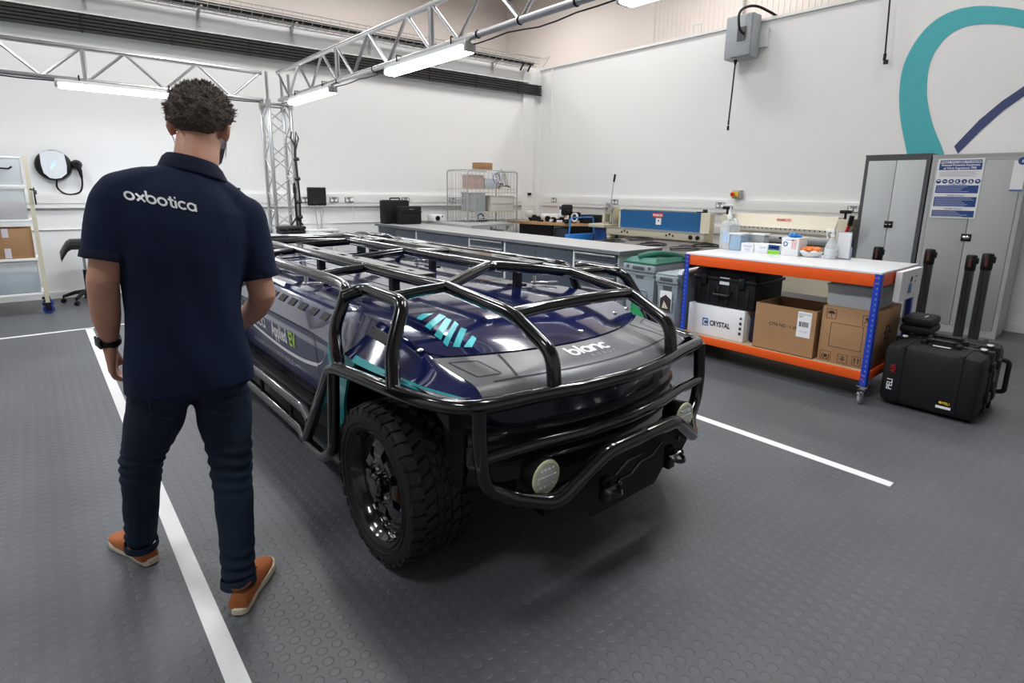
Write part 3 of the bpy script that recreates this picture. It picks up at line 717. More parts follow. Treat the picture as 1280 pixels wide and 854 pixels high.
# chassis and noses
mb = MB(); mb.b2((VX-.66, 2.45, .22), (VX+.66, 4.27, .47), bev=.03); mb.b2((VX-.44, 1.45, .30), (VX+.44, 5.27, .80)); mb.b2((VX-.30, 1.44, .22), (VX+.30, 5.28, .32))
obj('chassis', mb, M_black, V)
for sd in (-1, 1):
    for fr in (1, -1):
        mb = MB(); y = 1.9 if fr > 0 else 2*VY-1.9; mb.cyl((VX+sd*.40, y, .33), (VX+sd*.62, y, .33), .05, 12); mb.tube([(VX+sd*.42, y-.05, .62), (VX+sd*.56, y-.03, .36)], .035, 10); obj('suspension', mb, M_black, V)
def fsv(z, d, Y0, fr=1):
    y = Y0+.20*(abs(d)/.75)**2+max(0, abs(d)-.58)*.5
    return Vector((VX+d, y if fr > 0 else 2*VY-y, z))
ds = [-.635, -.6, -.5, -.4, -.25, -.1, 0, .1, .25, .4, .5, .6, .635]
for fr in (1, -1):
    mb = MB(); mb.grid([[fsv(z, d, Y0, fr) for d in ds] for z, Y0 in ((.797, 1.325), (.76, 1.335), (.70, 1.345), (.665, 1.345), (.65, 1.36))]); obj('nose_panel', mb, M_nose, V)
    mb = MB(); mb.grid([[fsv(z, d*.985, Y0, fr) for d in ds] for z, Y0 in ((.65, 1.37), (.63, 1.345), (.60, 1.34), (.59, 1.352), (.52, 1.352), (.51, 1.34), (.44, 1.36), (.40, 1.42), (.34, 1.50))]); obj('bumper_skin', mb, mat('bumper_black', (.010, .010, .012), .28, coat=.3), V)
    for sd in (-1, 1):
        mb = MB(); p = fsv(.79, sd*.635, 1.33, fr); q = fsv(.42, sd*.635, 1.36, fr); b = Vector((0, .16*fr, 0))
        mb.prism([p, q, q+b*.6, p+b], (-sd*.012, 0, 0)); obj('bumper_side', mb, M_blackm, V)
# ---- cage
def mir(P, sd, fr=1): return [Vector((VX+sd*(p[0]), p[1] if fr > 0 else 2*VY-p[1], p[2])) for p in P]   # p[0] = distance from centre line
RT = .0275
ringh = [(0, 1.275, .795), (.25, 1.30, .795), (.45, 1.345, .795), (.60, 1.370, .793), (.675, 1.395, .790), (.728, 1.46, .786), (.765, 1.57, .782), (.79, 1.72, .778), (.805, 1.95, .77), (.825, 2.17, .76)]
for fr in (1, -1):
    mb = MB(); L_ = mir(ringh, -1, fr); R_ = mir(ringh, 1, fr)
    legs = lambda sd: mir([(.83, 2.57, .285), (.83, 2.35, .285), (.83, 2.215, .37), (.825, 2.185, .76)], sd, fr)
    path = list(reversed(legs(-1))); 
    mb.tube(list(reversed(L_))+R_[1:], RT, 14, bend=.05)
    obj('bumper_ring', mb, M_gloss, V)
    for sd in (-1, 1):
        mb = MB(); mb.tube(mir([(.825, 2.15, .76), (.83, 2.22, .745), (.83, 2.57, .285), (.83, 2.35, .285), (.83, 2.225, .37), (.825, 2.195, .74)], sd, fr), RT*.95, 12, bend=.05); obj('side_guard', mb, M_gloss, V)
        # front column and lower bumper tube
        mb = MB(); mb.tube(mir([(.668, 1.385, .785), (.668, 1.372, .62), (.650, 1.37, .505), (.555, 1.34, .445), (.43, 1.24, .425), (.215, 1.20, .57), (0, 1.195, .575)], sd, fr), RT, 12, bend=.04); obj('lower_bumper_tube', mb, M_gloss, V)
        mb = MB(); mb.tube(mir([(.36, 1.34, .80), (.36, 1.355, .935), (.36, 1.58, 1.037), (.385, 1.99, 1.085)], sd, fr), RT, 14, bend=.06); obj('hood_tube', mb, M_gloss, V)
        mb = MB(); mb.tube(mir([(.79, 1.735, .785), (.76, 1.80, .90), (.668, 1.865, 1.07), (.668, 2.20, 1.078), (.742, 2.24, 1.045)], sd, fr), RT, 14, bend=.045); obj('side_hoop', mb, M_gloss, V)
    mb = MB(); mb.tube(mir([(.668, 1.372, .61), (.45, 1.345, .612), (.25, 1.30, .615), (0, 1.285, .615)], -1, fr)[:-1]+list(reversed(mir([(.668, 1.372, .61), (.45, 1.345, .612), (.25, 1.30, .615), (0, 1.285, .615)], 1, fr))), .024, 12); obj('bumper_bar', mb, M_gloss, V)
    mb = MB(); mb.tube(mir([(.355, 1.58, 1.035), (.2, 1.575, 1.045), (0, 1.572, 1.048)], -1, fr)+list(reversed(mir([(.355, 1.58, 1.035), (.2, 1.575, 1.045)], 1, fr))), .0265, 12); obj('cage_crossbar', mb, M_gloss, V)
    aY = (1.99, 2.085, 2.175) if fr > 0 else (3.97, 3.88, 3.80)
    A2 = [(.385, aY[0], 1.085), (.20, aY[1], 1.108), (.03, aY[2], 1.124)]
    mb = MB(); mb.tube(mir(A2, -1)+mir(A2[::-1], 1), .0265, 12, bend=.03); obj('roof_arch', mb, M_gloss, V)
    if fr < 0:
        for sd in (-1, 1): mb = MB(); mb.tube(mir([(.01, 3.80, 1.125), (.36, 4.42, 1.09)], sd), .0225, 10); obj('roof_diagonal', mb, M_gloss, V)
for sd in (-1, 1):
    mb = MB(); mb.tube([*mir([(.80, 2.20, .765), (.775, 2.29, .895), (.700, 2.30, 1.055), (.668, 2.42, 1.066)], sd), *mir([(.655, 2.6, 1.066)], sd), *mir([(.655, 2.6, 1.066)], sd, -1), *mir([(.668, 2.42, 1.066)], sd, -1), *mir([(.700, 2.30, 1.055)], sd, -1), *mir([(.775, 2.29, .895)], sd, -1), *mir([(.80, 2.20, .765)], sd, -1)], RT, 14, bend=.06); obj('side_rail', mb, M_gloss, V)
    mb = MB(); mb.tube(mir([(.385, 1.99, 1.085), (.40, 2.4, 1.086)], sd)+mir([(.40, 2.4, 1.086), (.385, 1.99, 1.085)], sd, -1), RT, 14); obj('roof_rail', mb, M_gloss, V)
    for y in (1.99, 2.73, 3.76, 4.73):
        mb = MB(); mb.tube(mir([(.39, y, 1.086), (.52, y, 1.08), (.66, y if 2.3 < y < 4.5 else (y+.01), 1.066)], sd), .0225, 10); obj('side_crossbar', mb, M_gloss, V)
    for y in (3.02,):
        mb = MB(); mb.tube(mir([(.335, y+.01, 1.098), (.02, y, 1.122)], sd), .0225, 10); obj('roof_crossbar', mb, M_gloss, V)
    # slotted plate beside each roof rail
    mb = MB(); x0, x1, y0, y1, z = .312, .405, 2.20, 3.93, 1.110; slots = [(2.34, .05, .026), (2.52, .13, .030), (2.94, .05, .026), (3.12, .09, .030), (3.52, .10, .030), (3.78, .05, .026)]; y = y0
    bx = lambda a, b, c_, d_: mb.b2((VX+sd*a, c_, z), (VX+sd*b, d_, z+.005))
    cx_ = (x0+x1)/2
    for sy, sl, sw_ in slots:
        bx(x0, x1, y, sy-sl/2); bx(x0, cx_-sw_/2, sy-sl/2, sy+sl/2); bx(cx_+sw_/2, x1, sy-sl/2, sy+sl/2); y = sy+sl/2
    bx(x0, x1, y, y1); mb.b2((VX+sd*x0, y0, z-.02), (VX+sd*(x0+.004), y1, z))
    obj('roof_plate', mb, mat('black_sheen_tint', (.10, .095, .09), .22, coat=1), V)  # black plates coloured grey: grazing reflection of wall and ceiling painted in
    for y in (2.43, 3.35, 4.28):
        mb = MB(); zz = top_z(VX+.40, min(y, 2*VY-y))-.012; mb.b2((VX+sd*.40-.02, y-.02, zz), (VX+sd*.40+.02, y+.02, 1.07)); mb.b2((VX+sd*.40-.045, y-.035, zz), (VX+sd*.40+.045, y+.035, zz+.008)); obj('rail_upright', mb, M_black, V)
    # side step and step tubes
    mb = MB(); mb.b2((VX+sd*.70, 2.66, .405), (VX+sd*.765, 4.06, .43), bev=.006)
    for k in range(3): mb.b2((VX+sd*(.712+k*.017), 2.70, .43), (VX+sd*(.720+k*.017), 4.02, .434))
    obj('side_step', mb, M_black, V)
    mb = MB(); mb.tube(mir([(.83, 2.48, .42), (.785, 2.68, .40), (.78, 2.75, .395)], sd)+mir([(.78, 2.75, .395), (.785, 2.68, .40), (.83, 2.48, .42)], sd, -1), .026, 12, bend=.04); obj('step_tube', mb, M_gloss, V)
    mb = MB(); mb.tube(mir([(.83, 2.57, .29), (.79, 2.72, .275), (.785, 2.8, .27)], sd)+mir([(.785, 2.8, .27), (.79, 2.72, .275), (.83, 2.57, .29)], sd, -1), .026, 12, bend=.04); obj('step_tube', mb, M_gloss, V)
    for y in (2.9, 3.4, 3.9):
        mb = MB(); mb.cyl(mir([(.60, y, .38)], sd)[0], mir([(.78, y, .39)], sd)[0], .018, 8); mb.cyl(mir([(.785, y, .39)], sd)[0], mir([(.785, y, .28)], sd)[0], .012, 8); obj('step_bracket', mb, M_black, V)
mb = MB(); mb.tube([(VX, 2.17, 1.125), (VX, 3.0, 1.126), (VX, 3.80, 1.125)], RT, 14); obj('centre_rail', mb, M_gloss, V)
mb = MB(); mb.ell((2.20, 4.68, 1.07), (.09, .09, .05), 16, 10); mb.cyl((2.20, 4.68, .93), (2.20, 4.68, 1.06), .04, 12); obj('antenna_dome', mb, M_blackm, V)
# skid plate, tow hooks
for fr in (1, -1):
    P_ = [(-.43, .40), (-.215, .55), (.215, .55), (.43, .40), (.40, .355), (.26, .33), (.20, .26), (-.20, .26), (-.26, .33), (-.40, .355)]
    mb = MB(); yy = lambda x, z: 1.215+.03*(abs(x)/.43)+(.55-z)*.15
    g = lambda y: y if fr > 0 else 2*VY-y
    mb.prism([Vector((VX+x, g(yy(x, z)), z)) for x, z in P_], (0, .012*fr, 0)); sk = obj('skid_plate', mb, M_blackm, V)
    mb = MB(); 
    for (a, b) in (((-.13, .43), (-.06, .475)), ((-.06, .475), (.02, .475)), ((.02, .44), (.10, .44)), ((.10, .44), (.16, .48)), ((-.10, .40), (-.02, .40)), ((-.02, .40), (.03, .44))):
        mb.cyl((VX+a[0], g(yy(0, a[1])-.003), a[1]), (VX+b[0], g(yy(0, b[1])-.003), b[1]), .006, 6)
    for x, z in ((-.33, .44), (.33, .44), (-.20, .53), (.20, .53)): mb.lathe((VX+x, g(yy(x, z)-.004), z), [(.010, -.004), (.010, .004)], 8, 'Y')
    obj('plate_relief', mb, M_gloss, sk)
    for sd in (-1, 1):
        x = VX+sd*.205; mb = MB(); mb.b2((x-.012, g(1.23), .45), (x+.012, g(1.18), .40)); mb.box((x, g(1.21), .41), (.045, .03, .10), bev=.004); h_ = obj('tow_bracket', mb, M_black, V)
        mb = MB(); P2 = [(x+.032*math.cos(a), g(1.185-.040*math.sin(a)), .425-.012*math.sin(a)) for a in [PI*k/8-PI*.0 for k in range(-1, 10)]]
        mb.tube(P2, .009, 8); mb.cyl((x-.045, g(1.185), .425), (x+.045, g(1.185), .425), .010, 8); mb.ell((x+.045, g(1.185), .425), (.012, .014, .014), 8, 6); obj('shackle', mb, M_gloss, h_)
# driving lamps
for fr in (1, -1):
    for sd in (-1, 1):
        y = 1.305 if fr > 0 else 2*VY-1.305; x = VX+sd*.435; s = -1 if fr > 0 else 1
        mb = MB(); mb.lathe((x, y, .50), [(.05, -s*.075), (.062, -s*.05), (.068, 0), (.068, s*.006), (.064, s*.010)], 28, 'Y'); mb.b2((x-.01, min(y, y-s*.06), .43), (x+.01, max(y, y-s*.06), .46)); lm = obj('driving_lamp', mb, M_black, V)
        mb = MB(); mb.lathe((x, y, .50), [(.066, s*.006), (.064, s*.014), (.056, s*.016), (.055, s*.006)], 28, 'Y', close=True); obj('lamp_bezel', mb, mat('bezel_cream', (.66, .68, .42), .3, coat=.4), lm)
        mb = MB(); mb.lathe((x, y, .50), [(.057, s*.012), (.03, s*.017), (0, s*.018)], 28, 'Y')
        obj('lamp_glass', mb, M_lens, lm)
        mb = MB()
        for zz in (-.030, .030):
            for k in range(4): mb.lathe((x-.030+k*.02, y+s*.014, .50+zz), [(.0085, 0), (.004, s*.006)], 6, 'Y')
        mb.b2((x-.045, y+s*.013, .496-.008), (x+.045, y+s*.020, .496+.012)); obj('reflector', mb, mat('reflector_pale', (.70, .71, .70), .25, metal=.3), lm)
# ---- wheels
def make_wheel():
    mb = MB()
    # x axis = axle, outer face towards -x
    mb.lathe((0, 0, 0), [(.222, -.118), (.228, -.112), (.226, -.095), (.205, -.085), (.202, .02), (.215, .085), (.225, .10), (.215, .10), (.195, .02), (.192, -.05), (.196, -.082), (.214, -.105)], 48, 'X', close=True)
    N_ = 8
    mb.lathe((0, 0, 0), [(.198, -.060), (.165, -.078), (.150, -.080), (.150, -.068), (.165, -.066), (.196, -.048)], 48, 'X', close=True)
    mb.lathe((0, 0, 0), [(.098, -.088), (.085, -.092), (.07, -.074), (.048, -.072), (.0, -.072), (0, -.056), (.098, -.074)], 48, 'X')
    for k in range(N_):
        a = 2*PI*(k+.5)/N_; pts = []
        for r_, w_, x in ((.094, .034, -.090), (.12, .029, -.095), (.153, .042, -.081)):
            for s in (-1, 1):
                pts.append(Vector((x, r_*math.cos(a)-s*w_*math.sin(a), r_*math.sin(a)+s*w_*math.cos(a))))
        fs = [(0, 1, 3, 2), (2, 3, 5, 4)]; bk = [p+Vector((.012, 0, 0)) for p in pts]
        mb.add(pts+bk, fs+[(6, 8, 9, 7), (8, 10, 11, 9), (0, 2, 8, 6), (2, 4, 10, 8), (1, 7, 9, 3), (3, 9, 11, 5)])
    W = obj('wheel', mb, mat('rim_black', (.006, .006, .006), .14, coat=.6), V, off=(0, 0, 0))
    mb = MB(); mb.lathe((0, 0, 0), [(.19, -.02), (.0, -.015), (0, .03), (.19, .03)], 32, 'X'); obj('brake_drum', mb, M_black, W, off=(0, 0, 0))
    mb = MB(); mb.lathe((0, 0, 0), [(.048, -.066), (.046, -.112), (.036, -.118), (.034, -.124), (.0, -.126)], 24, 'X'); obj('hub_cap', mb, M_gloss, W, off=(0, 0, 0))
    for k in range(6):
        a = 2*PI*k/6+.2; mb = MB(); mb.lathe((0, .068*math.cos(a), .068*math.sin(a)), [(.012, -.072), (.012, -.096), (.008, -.104), (0, -.105)], 6, 'X'); obj('lug_nut', mb, M_chrome if k % 2 else M_gloss, W, off=(0, 0, 0))
    # tyre carcass with shoulders
    prf = [(.224, -.112), (.235, -.122), (.262, -.130), (.290, -.131), (.308, -.126), (.318, -.112), (.322, -.06), (.323, 0), (.322, .06), (.318, .112), (.308, .126), (.290, .131), (.262, .130), (.235, .122), (.224, .112), (.218, .08), (.218, -.08)]
    mb = MB(); mb.lathe((0, 0, 0), prf, 72, 'X', close=True)
    mb.lathe((0, 0, 0), [(.262, -.128), (.264, -.1345), (.268, -.1345), (.270, -.128)], 72, 'X', close=True); mb.lathe((0, 0, 0), [(.240, -.122), (.242, -.129), (.246, -.129), (.248, -.122)], 72, 'X', close=True)
    # raised sidewall letters blocks
    T = obj('tyre', mb, M_tyre, W, off=(0, 0, 0))
    # tread lugs
    mb = MB(); rng = random.Random(3)
    def lug(x0, x1, a0, a1, sk, h=.332, base=.318, tx=0):
        vs = []
        for r_ in (base, h):
            k = .0 if r_ == base else .004
            for x, a in ((x0+k, a0), (x1-k, a0+sk), (x1-k, a1+sk), (x0+k, a1)):
                rr = r_-(max(0, abs(x)-.09)*.35); vs.append(Vector((x, rr*math.cos(a), rr*math.sin(a))))
        mb.add(vs, [(3, 2, 1, 0), (4, 5, 6, 7), (0, 1, 5, 4), (1, 2, 6, 5), (2, 3, 7, 6), (3, 0, 4, 7)])
    n = 38
    for k in range(n):
        a = 2*PI*k/n; p = 2*PI/n
        for s in (-1, 1):
            sh = 0 if s < 0 else p*.5
            # shoulder lug wraps the edge
            lug(s*.082, s*(.128 if k % 2 else .121), a+sh, a+sh+p*.74, s*.02)
            vs = []
            for x, r0 in ((s*.126, .322), (s*.1335, .292 if k % 2 else .300)):
                for aa in (a+sh+.01, a+sh+p*.70): vs.append(Vector((x, r0*math.cos(aa), r0*math.sin(aa))))
            vs += [v-Vector((s*.010, 0, 0)) for v in vs]
            mb.add(vs, [(0, 1, 3, 2), (4, 6, 7, 5), (0, 2, 6, 4), (1, 5, 7, 3), (0, 4, 5, 1), (2, 3, 7, 6)])
            lug(s*.036, s*.076, a+sh+p*.25, a+sh+p*.95, -s*.06)
        lug(-.030, .004, a, a+p*.62, .07); lug(.002, .030, a+p*.45, a+p*1.05, -.05)
    obj('tread', mb, M_tyre, W, off=(0, 0, 0))
    return W
W1 = make_wheel(); HX = .685
W1.location = (-HX, 1.9-VY, .332); W1.rotation_euler = (.3, 0, 0)
def cp(o, parent):
    c = o.copy(); C.objects.link(c); c.parent = parent
    for ch in o.children: cp(ch, c)
    return c
for sx, y in ((1, 1.9), (-1, 2*VY-1.9), (1, 2*VY-1.9)):
    W2 = cp(W1, V); W2.location = (sx*HX, y-VY, .332)
    if sx > 0: W2.rotation_euler = (.7, 0, PI)
# ------------------------------------------------------------------ furniture and equipment
# steel lockers
def locker(name, label, y0, y1, x0, x1, h, frame, door, handle_w):
    t = thing(name, label, 'locker', ((x0+x1)/2, (y0+y1)/2, 0)); f = .035
    mb = MB(); mb.b2((x0+.02, y0, .05), (x1, y1, h)); mb.b2((x0+.03, y0+.01, 0), (x1-.02, y1-.01, .05))
    mb.b2((x0, y0, h-.06), (x0+.02, y1, h)); mb.b2((x0, y0, .0), (x0+.02, y1, .08)); mb.b2((x0, y0, .08), (x0+.02, y0+f, h-.06)); mb.b2((x0, y1-f, .08), (x0+.02, y1, h-.06))
    mb.b2((x0-.004, y0-.004, h-.012), (x1, y1+.004, h+.006)); obj('carcass', mb, frame, t)
    ym = (y0+y1)/2
    for a, b in ((y0+f+.003, ym-.0025), (ym+.0025, y1-f-.003)):
        mb = MB(); mb.b2((x0-.004, a, .083), (x0+.016, b, h-.063), bev=.003); d = obj('door', mb, door, t)
    mb = MB(); mb.b2((x0-.010, ym-.055, 1.02 if h < 1.95 else 1.12), (x0-.003, ym+.035, 1.10 if h < 1.95 else 1.20), bev=.004); hd = obj('handle_plate', mb, M_black, t)
    z = 1.06 if h < 1.95 else 1.16
    mb = MB()
    if h < 1.95: mb.ell((x0-.012, ym-.01, z), (.008, .034, .020), 14, 8)
    else: mb.box((x0-.013, ym-.025, z), (.006, .024, .014), bev=.003); mb.box((x0-.013, ym+.012, z), (.006, .018, .014), bev=.003)
    obj('turn_handle', mb, M_chrome, hd)
    return t
locker('steel_locker', 'tall locker with dark grey frame and light grey doors', 1.845, 2.495, 7.66, 8.12, 1.955, M_lockd, M_lockl, .1)
L2 = locker('steel_locker', 'tall all-grey metal cupboard with a blue safety poster on its door', 1.02, 1.83, 7.66, 8.12, 1.935, M_lockg, M_lockg, .1)
mb = MB(); mb.box((7.9, 1.35, 1.947), (.05, .04, .012), bev=.004); single('small_bracket', mb, M_steelw, 'tiny pale bracket lying on top of the grey cupboard', 'bracket')
# safety poster
px = 7.652
t = thing('safety_poster', 'white and blue safety equipment poster on the cupboard door', 'poster', (px, 1.57, 1.26))
mb = MB(); mb.b2((px-.001, 1.37, 1.262), (px+.001, 1.772, 1.893)); obj('sheet', mb, M_paper, t)
N3 = Vector((-1, 0, 0)); UX = Vector((0, -1, 0)); UY = Vector((0, 0, 1))
def pbox(mb, y0, y1, z0, z1, o=.0018): mb.b2((px-o, y0, z0), (px-o+.0006, y1, z1))
for i, (z0, z1) in enumerate(((1.775, 1.845), (1.845, 1.878), (1.53, 1.612), (1.385, 1.49), (1.275, 1.345))):
    mb = MB()
    if i == 1:
        pbox(mb, 1.39, 1.752, 1.872, 1.880); pbox(mb, 1.39, 1.396, z0, z1); pbox(mb, 1.746, 1.752, z0, z1)
    else: pbox(mb, 1.385, 1.757, z0, z1)
    obj('blue_panel', mb, M_sign, t)
def ptxt(s, size, y, z, m, bold=.0, sx=1, name='lettering', par=None):
    mb = MB(); text_on(mb, s, size, (px-.0028, y, z), UX, UY, 0, bold=bold, sx=sx); return obj(name, mb, m, par or t)
ptxt('WHAT YOU NEED TO KNOW', .030, 1.571, 1.858, M_sign, .0006, .86)
ptxt('Personal Protective Equipment', .031, 1.571, 1.826, M_paper, .0008, .86)
ptxt('at Work Regulations 1992', .031, 1.571, 1.794, M_paper, .0008, .86)
mb = MB()
for z in (1.755, 1.745, 1.735, 1.725, 1.715, 1.705):
    mb.b2((px-.0018, 1.40+.02*((z*1000) % 3), z), (px-.0012, 1.745, z+.003))
obj('small_print', mb, mat('print_grey', (.35, .36, .4), .6), t)['kind'] = 'stuff'
for k in range(7):
    y = 1.742-k*.057; mb = MB(); mb.lathe((px-.001, y, 1.655), [(.024, 0), (.024, -.0015)], 20, 'X'); ic = obj('pictogram_disc', mb, M_sign, t)
    mb = MB(); x_ = px-.004
    if k == 0: mb.b2((x_, y-.015, 1.658), (x_+.001, y+.015, 1.668))
    elif k == 1: mb.b2((x_, y-.014, 1.652), (x_+.001, y+.014, 1.660))
    elif k == 2: mb.lathe((x_+.001, y, 1.655), [(.010, 0), (.010, -.001)], 12, 'X'); mb.b2((x_-.001, y-.003, 1.655-.012), (x_, y+.003, 1.655+.012))
    elif k == 3: mb.b2((x_, y-.004, 1.643), (x_+.001, y+.010, 1.668))
    elif k == 4: mb.prism([(x_, y-.012, 1.643), (x_, y+.004, 1.643), (x_, y, 1.668)], (.001, 0, 0))
    elif k == 5: mb.lathe((x_+.001, y, 1.663), [(.007, 0), (.007, -.001)], 10, 'X'); mb.b2((x_, y-.010, 1.642), (x_+.001, y+.010, 1.655))
    else: mb.prism([(x_, y-.012, 1.648), (x_, y+.012, 1.656), (x_, y+.010, 1.668), (x_, y-.006, 1.664)], (.001, 0, 0))
    obj('pictogram', mb, M_paper, ic)
ptxt('THE EMPLOYER MUST', .018, 1.571, 1.622, M_sign, .0003, .9); ptxt('THE EMPLOYEE MUST', .018, 1.571, 1.503, M_sign, .0003, .9); ptxt('THE EMPLOYEE MUST', .018, 1.571, 1.36, M_sign, .0003, .9)
for zz, n in ((1.60, 4), (1.478, 6), (1.333, 4)):
    mb = MB(); rn = random.Random(int(zz*1000))
    for k in range(n):
        a = 1.75-rn.random()*.004; b = 1.40+rn.random()*.15; pbox(mb, b, a, zz-k*.0165-.005, zz-k*.0165, .0026)
    obj('panel_print', mb, mat('print_pale', (.45, .50, .62), .6), t)['kind'] = 'stuff'
t = thing('notice_sheet', 'white notice with a blue round emblem, right of the safety poster', 'notice', (px, 1.06, 1.6))
mb = MB(); mb.b2((px-.001, 1.035, 1.56), (px+.001, 1.135, 1.86)); obj('sheet', mb, M_paper, t)
mb = MB(); mb.lathe((px-.001, 1.068, 1.855), [(.038, 0), (.038, -.002)], 24, 'X'); obj('emblem', mb, M_sign, t)
mb = MB(); mb.b2((px-.002, 1.035, 1.56), (px-.0012, 1.135, 1.572)); obj('blue_band', mb, mat('band_blue', (.05, .15, .6), .5), t)
mb = MB(); text_on(mb, 's', .05, (px-.005, 1.068, 1.857), UX, UY, 0, bold=.001); obj('emblem_letter', mb, M_paper, t)

# ---- orange and blue workbench on castors
BX0, BX1, BY0, BY1, BZ = 4.45, 5.30, 1.245, 2.81, .958
t = thing('workbench', 'mobile workbench with white top, orange beams and blue perforated legs', 'workbench', ((BX0+BX1)/2, 2.03, 0))
mb = MB(); mb.b2((BX0+.004, BY0+.004, BZ-.006), (BX1-.004, BY1-.004, BZ+.010), bev=.002); obj('worktop', mb, mat('bench_white', (.80, .81, .82), .3, var=.03, scale=4), t)
for z0, z1 in ((BZ-.095, BZ-.006), (.165, .232)):
    for x in (BX0+.004, BX1-.022): mb = MB(); mb.b2((x, BY0+.045, z0), (x+.018, BY1-.045, z1), bev=.003); obj('beam', mb, M_orange, t)
    for y in (BY0+.004, BY1-.022): mb = MB(); mb.b2((BX0+.045, y, z0), (BX1-.045, y+.018, z1), bev=.003); obj('cross_beam', mb, M_orange, t)
mb = MB(); mb.b2((BX0+.02, BY0+.03, .205), (BX1-.02, BY1-.03, .222)); obj('lower_shelf', mb, mat('chipboard', (.45, .34, .22), .7, var=.15, scale=30), t)
for x in (BX0, BX1):
    for y in (BY0, BY1):
        sx = 1 if x == BX0 else -1; sy = 1 if y == BY0 else -1
        mb = MB(); mb.b2((x, y, .135), (x+sx*.045, y+sy*.003, BZ-.004)); mb.b2((x, y, .135), (x+sx*.003, y+sy*.045, BZ-.004)); lg = obj('leg', mb, M_blue, t)
        mb = MB(); z = .16
        while z < BZ-.03:
            if x == BX0:
                mb.b2((x-.0008, y+sy*.015, z), (x+.001, y+sy*.024, z+.016)); mb.b2((x+sx*.015, y-sy*.0008, z), (x+sx*.024, y+sy*.001, z+.016))
            z += .038
        if x == BX0: obj('leg_slots', mb, mat('slot_dark', (.15, .2, .35), .5), lg)['kind'] = 'stuff'
        if x == BX0:
            mb = MB()
            for z in (.18, .21, BZ-.03, BZ-.07): mb.lathe((x-.001, y+sy*.032, z), [(.006, 0), (.005, -.003), (0, -.004)], 8, 'X')
            obj('rivets', mb, mat('rivet_red', (.7, .1, .1), .4), lg)['kind'] = 'stuff'
        cx, cy = x+sx*.02, y+sy*.02
        mb = MB(); mb.box((cx, cy, .128), (.075, .075, .008)); mb.cyl((cx, cy, .10), (cx, cy, .128), .02, 12)
        mb.prism([(cx-.02, cy-.02, .11), (cx-.02, cy+.02, .11), (cx-.04, cy+.008, .04), (cx-.04, cy-.008, .04)], (.003, 0, 0))
        mb = MB(); mb.box((cx, cy, .128), (.075, .075, .008)); mb.cyl((cx, cy, .10), (cx, cy, .128), .022, 12)
        for s in (-1, 1): mb.prism([(cx+.025, cy+s*.02, .112), (cx-.03, cy+s*.02, .112), (cx-.05, cy+s*.02, .045), (cx-.02, cy+s*.02, .045)], (0, .003, 0))
        mb.box((cx+.01, cy, .105), (.075, .046, .006)); mb.box((cx-.075, cy, .088), (.035, .03, .008), rz=0)
        ca = obj('castor', mb, M_chrome, t)
        mb = MB(); mb.lathe((cx-.033, cy-.015, .045), [(.0, 0), (.012, 0), (.034, .002), (.044, .008), (.045, .015), (.044, .022), (.034, .028), (.012, .03), (0, .03)], 24, 'Y'); obj('castor_wheel', mb, mat('castor_grey', (.32, .32, .33), .45), ca)
# things on the bench
TZ = BZ+.010
def bottle(x, y):
    t = thing('sanitiser_bottle', 'large white translucent jerrican bottle with a white pump', 'bottle', (x, y, TZ))
    mb = MB(); R = Matrix.Rotation(-.15, 3, 'Z')
    mb.box((x, y, TZ+.12), (.17, .12, .24), R=R, bev=.025); mb.prism([(x-.075, y-.055, TZ+.235), (x+.075, y-.055, TZ+.235), (x+.075, y+.055, TZ+.235), (x-.075, y+.055, TZ+.235)], (0, 0, .01))
    mb.lathe((x, y+.015, TZ+.235), [(.07, 0), (.055, .025), (.025, .04), (.022, .055)], 20); obj('body', mb, M_clear, t)
    mb = MB(); mb.tube([(x-.0, y-.065, TZ+.235), (x, y-.055, TZ+.285), (x, y-.02, TZ+.285), (x, y-.015, TZ+.26)], .012, 10, bend=.02); obj('handle', mb, M_clear, t)
    mb = MB(); mb.lathe((x, y+.015, TZ+.285), [(.024, 0), (.026, .03), (.015, .045), (.010, .07), (.008, .13)], 16); mb.box((x-.01, y+.02, TZ+.42), (.07, .045, .018), rz=.5, bev=.006); mb.tube([(x-.02, y+.03, TZ+.425), (x-.06, y+.05, TZ+.425), (x-.065, y+.055, TZ+.41)], .006, 8); obj('pump', mb, M_white, t)
    mb = MB(); mb.b2((x-.0875, y-.045, TZ+.07), (x-.086, y+.03, TZ+.17)); obj('label', mb, mat('label_paleblue', (.45, .62, .82), .5), t)
bottle(5.08, 2.80-.06)
t = thing('storage_tub', 'pale blue clear plastic tub of wipes with white lid', 'tub', (5.09, 2.64, TZ))
mb = MB(); mb.b2((5.00, 2.585, TZ), (5.16, 2.695, TZ+.145), bev=.012); obj('tub_body', mb, mat('clear_blue', (.42, .60, .80), .3, alpha=.7), t)
mb = MB(); mb.b2((4.99, 2.575, TZ+.145), (5.17, 2.705, TZ+.163), bev=.008); obj('lid', mb, M_white, t)
t = thing('storage_tub', 'clear plastic tub with white lid just right of the jerrican', 'tub', (5.20, 2.50, TZ))
mb = MB(); mb.b2((5.18, 2.45, TZ), (5.29, 2.60, TZ+.14), bev=.012); obj('tub_body', mb, M_cleard, t)
mb = MB(); mb.b2((5.175, 2.445, TZ+.14), (5.295, 2.605, TZ+.158), bev=.008); obj('lid', mb, M_white, t)
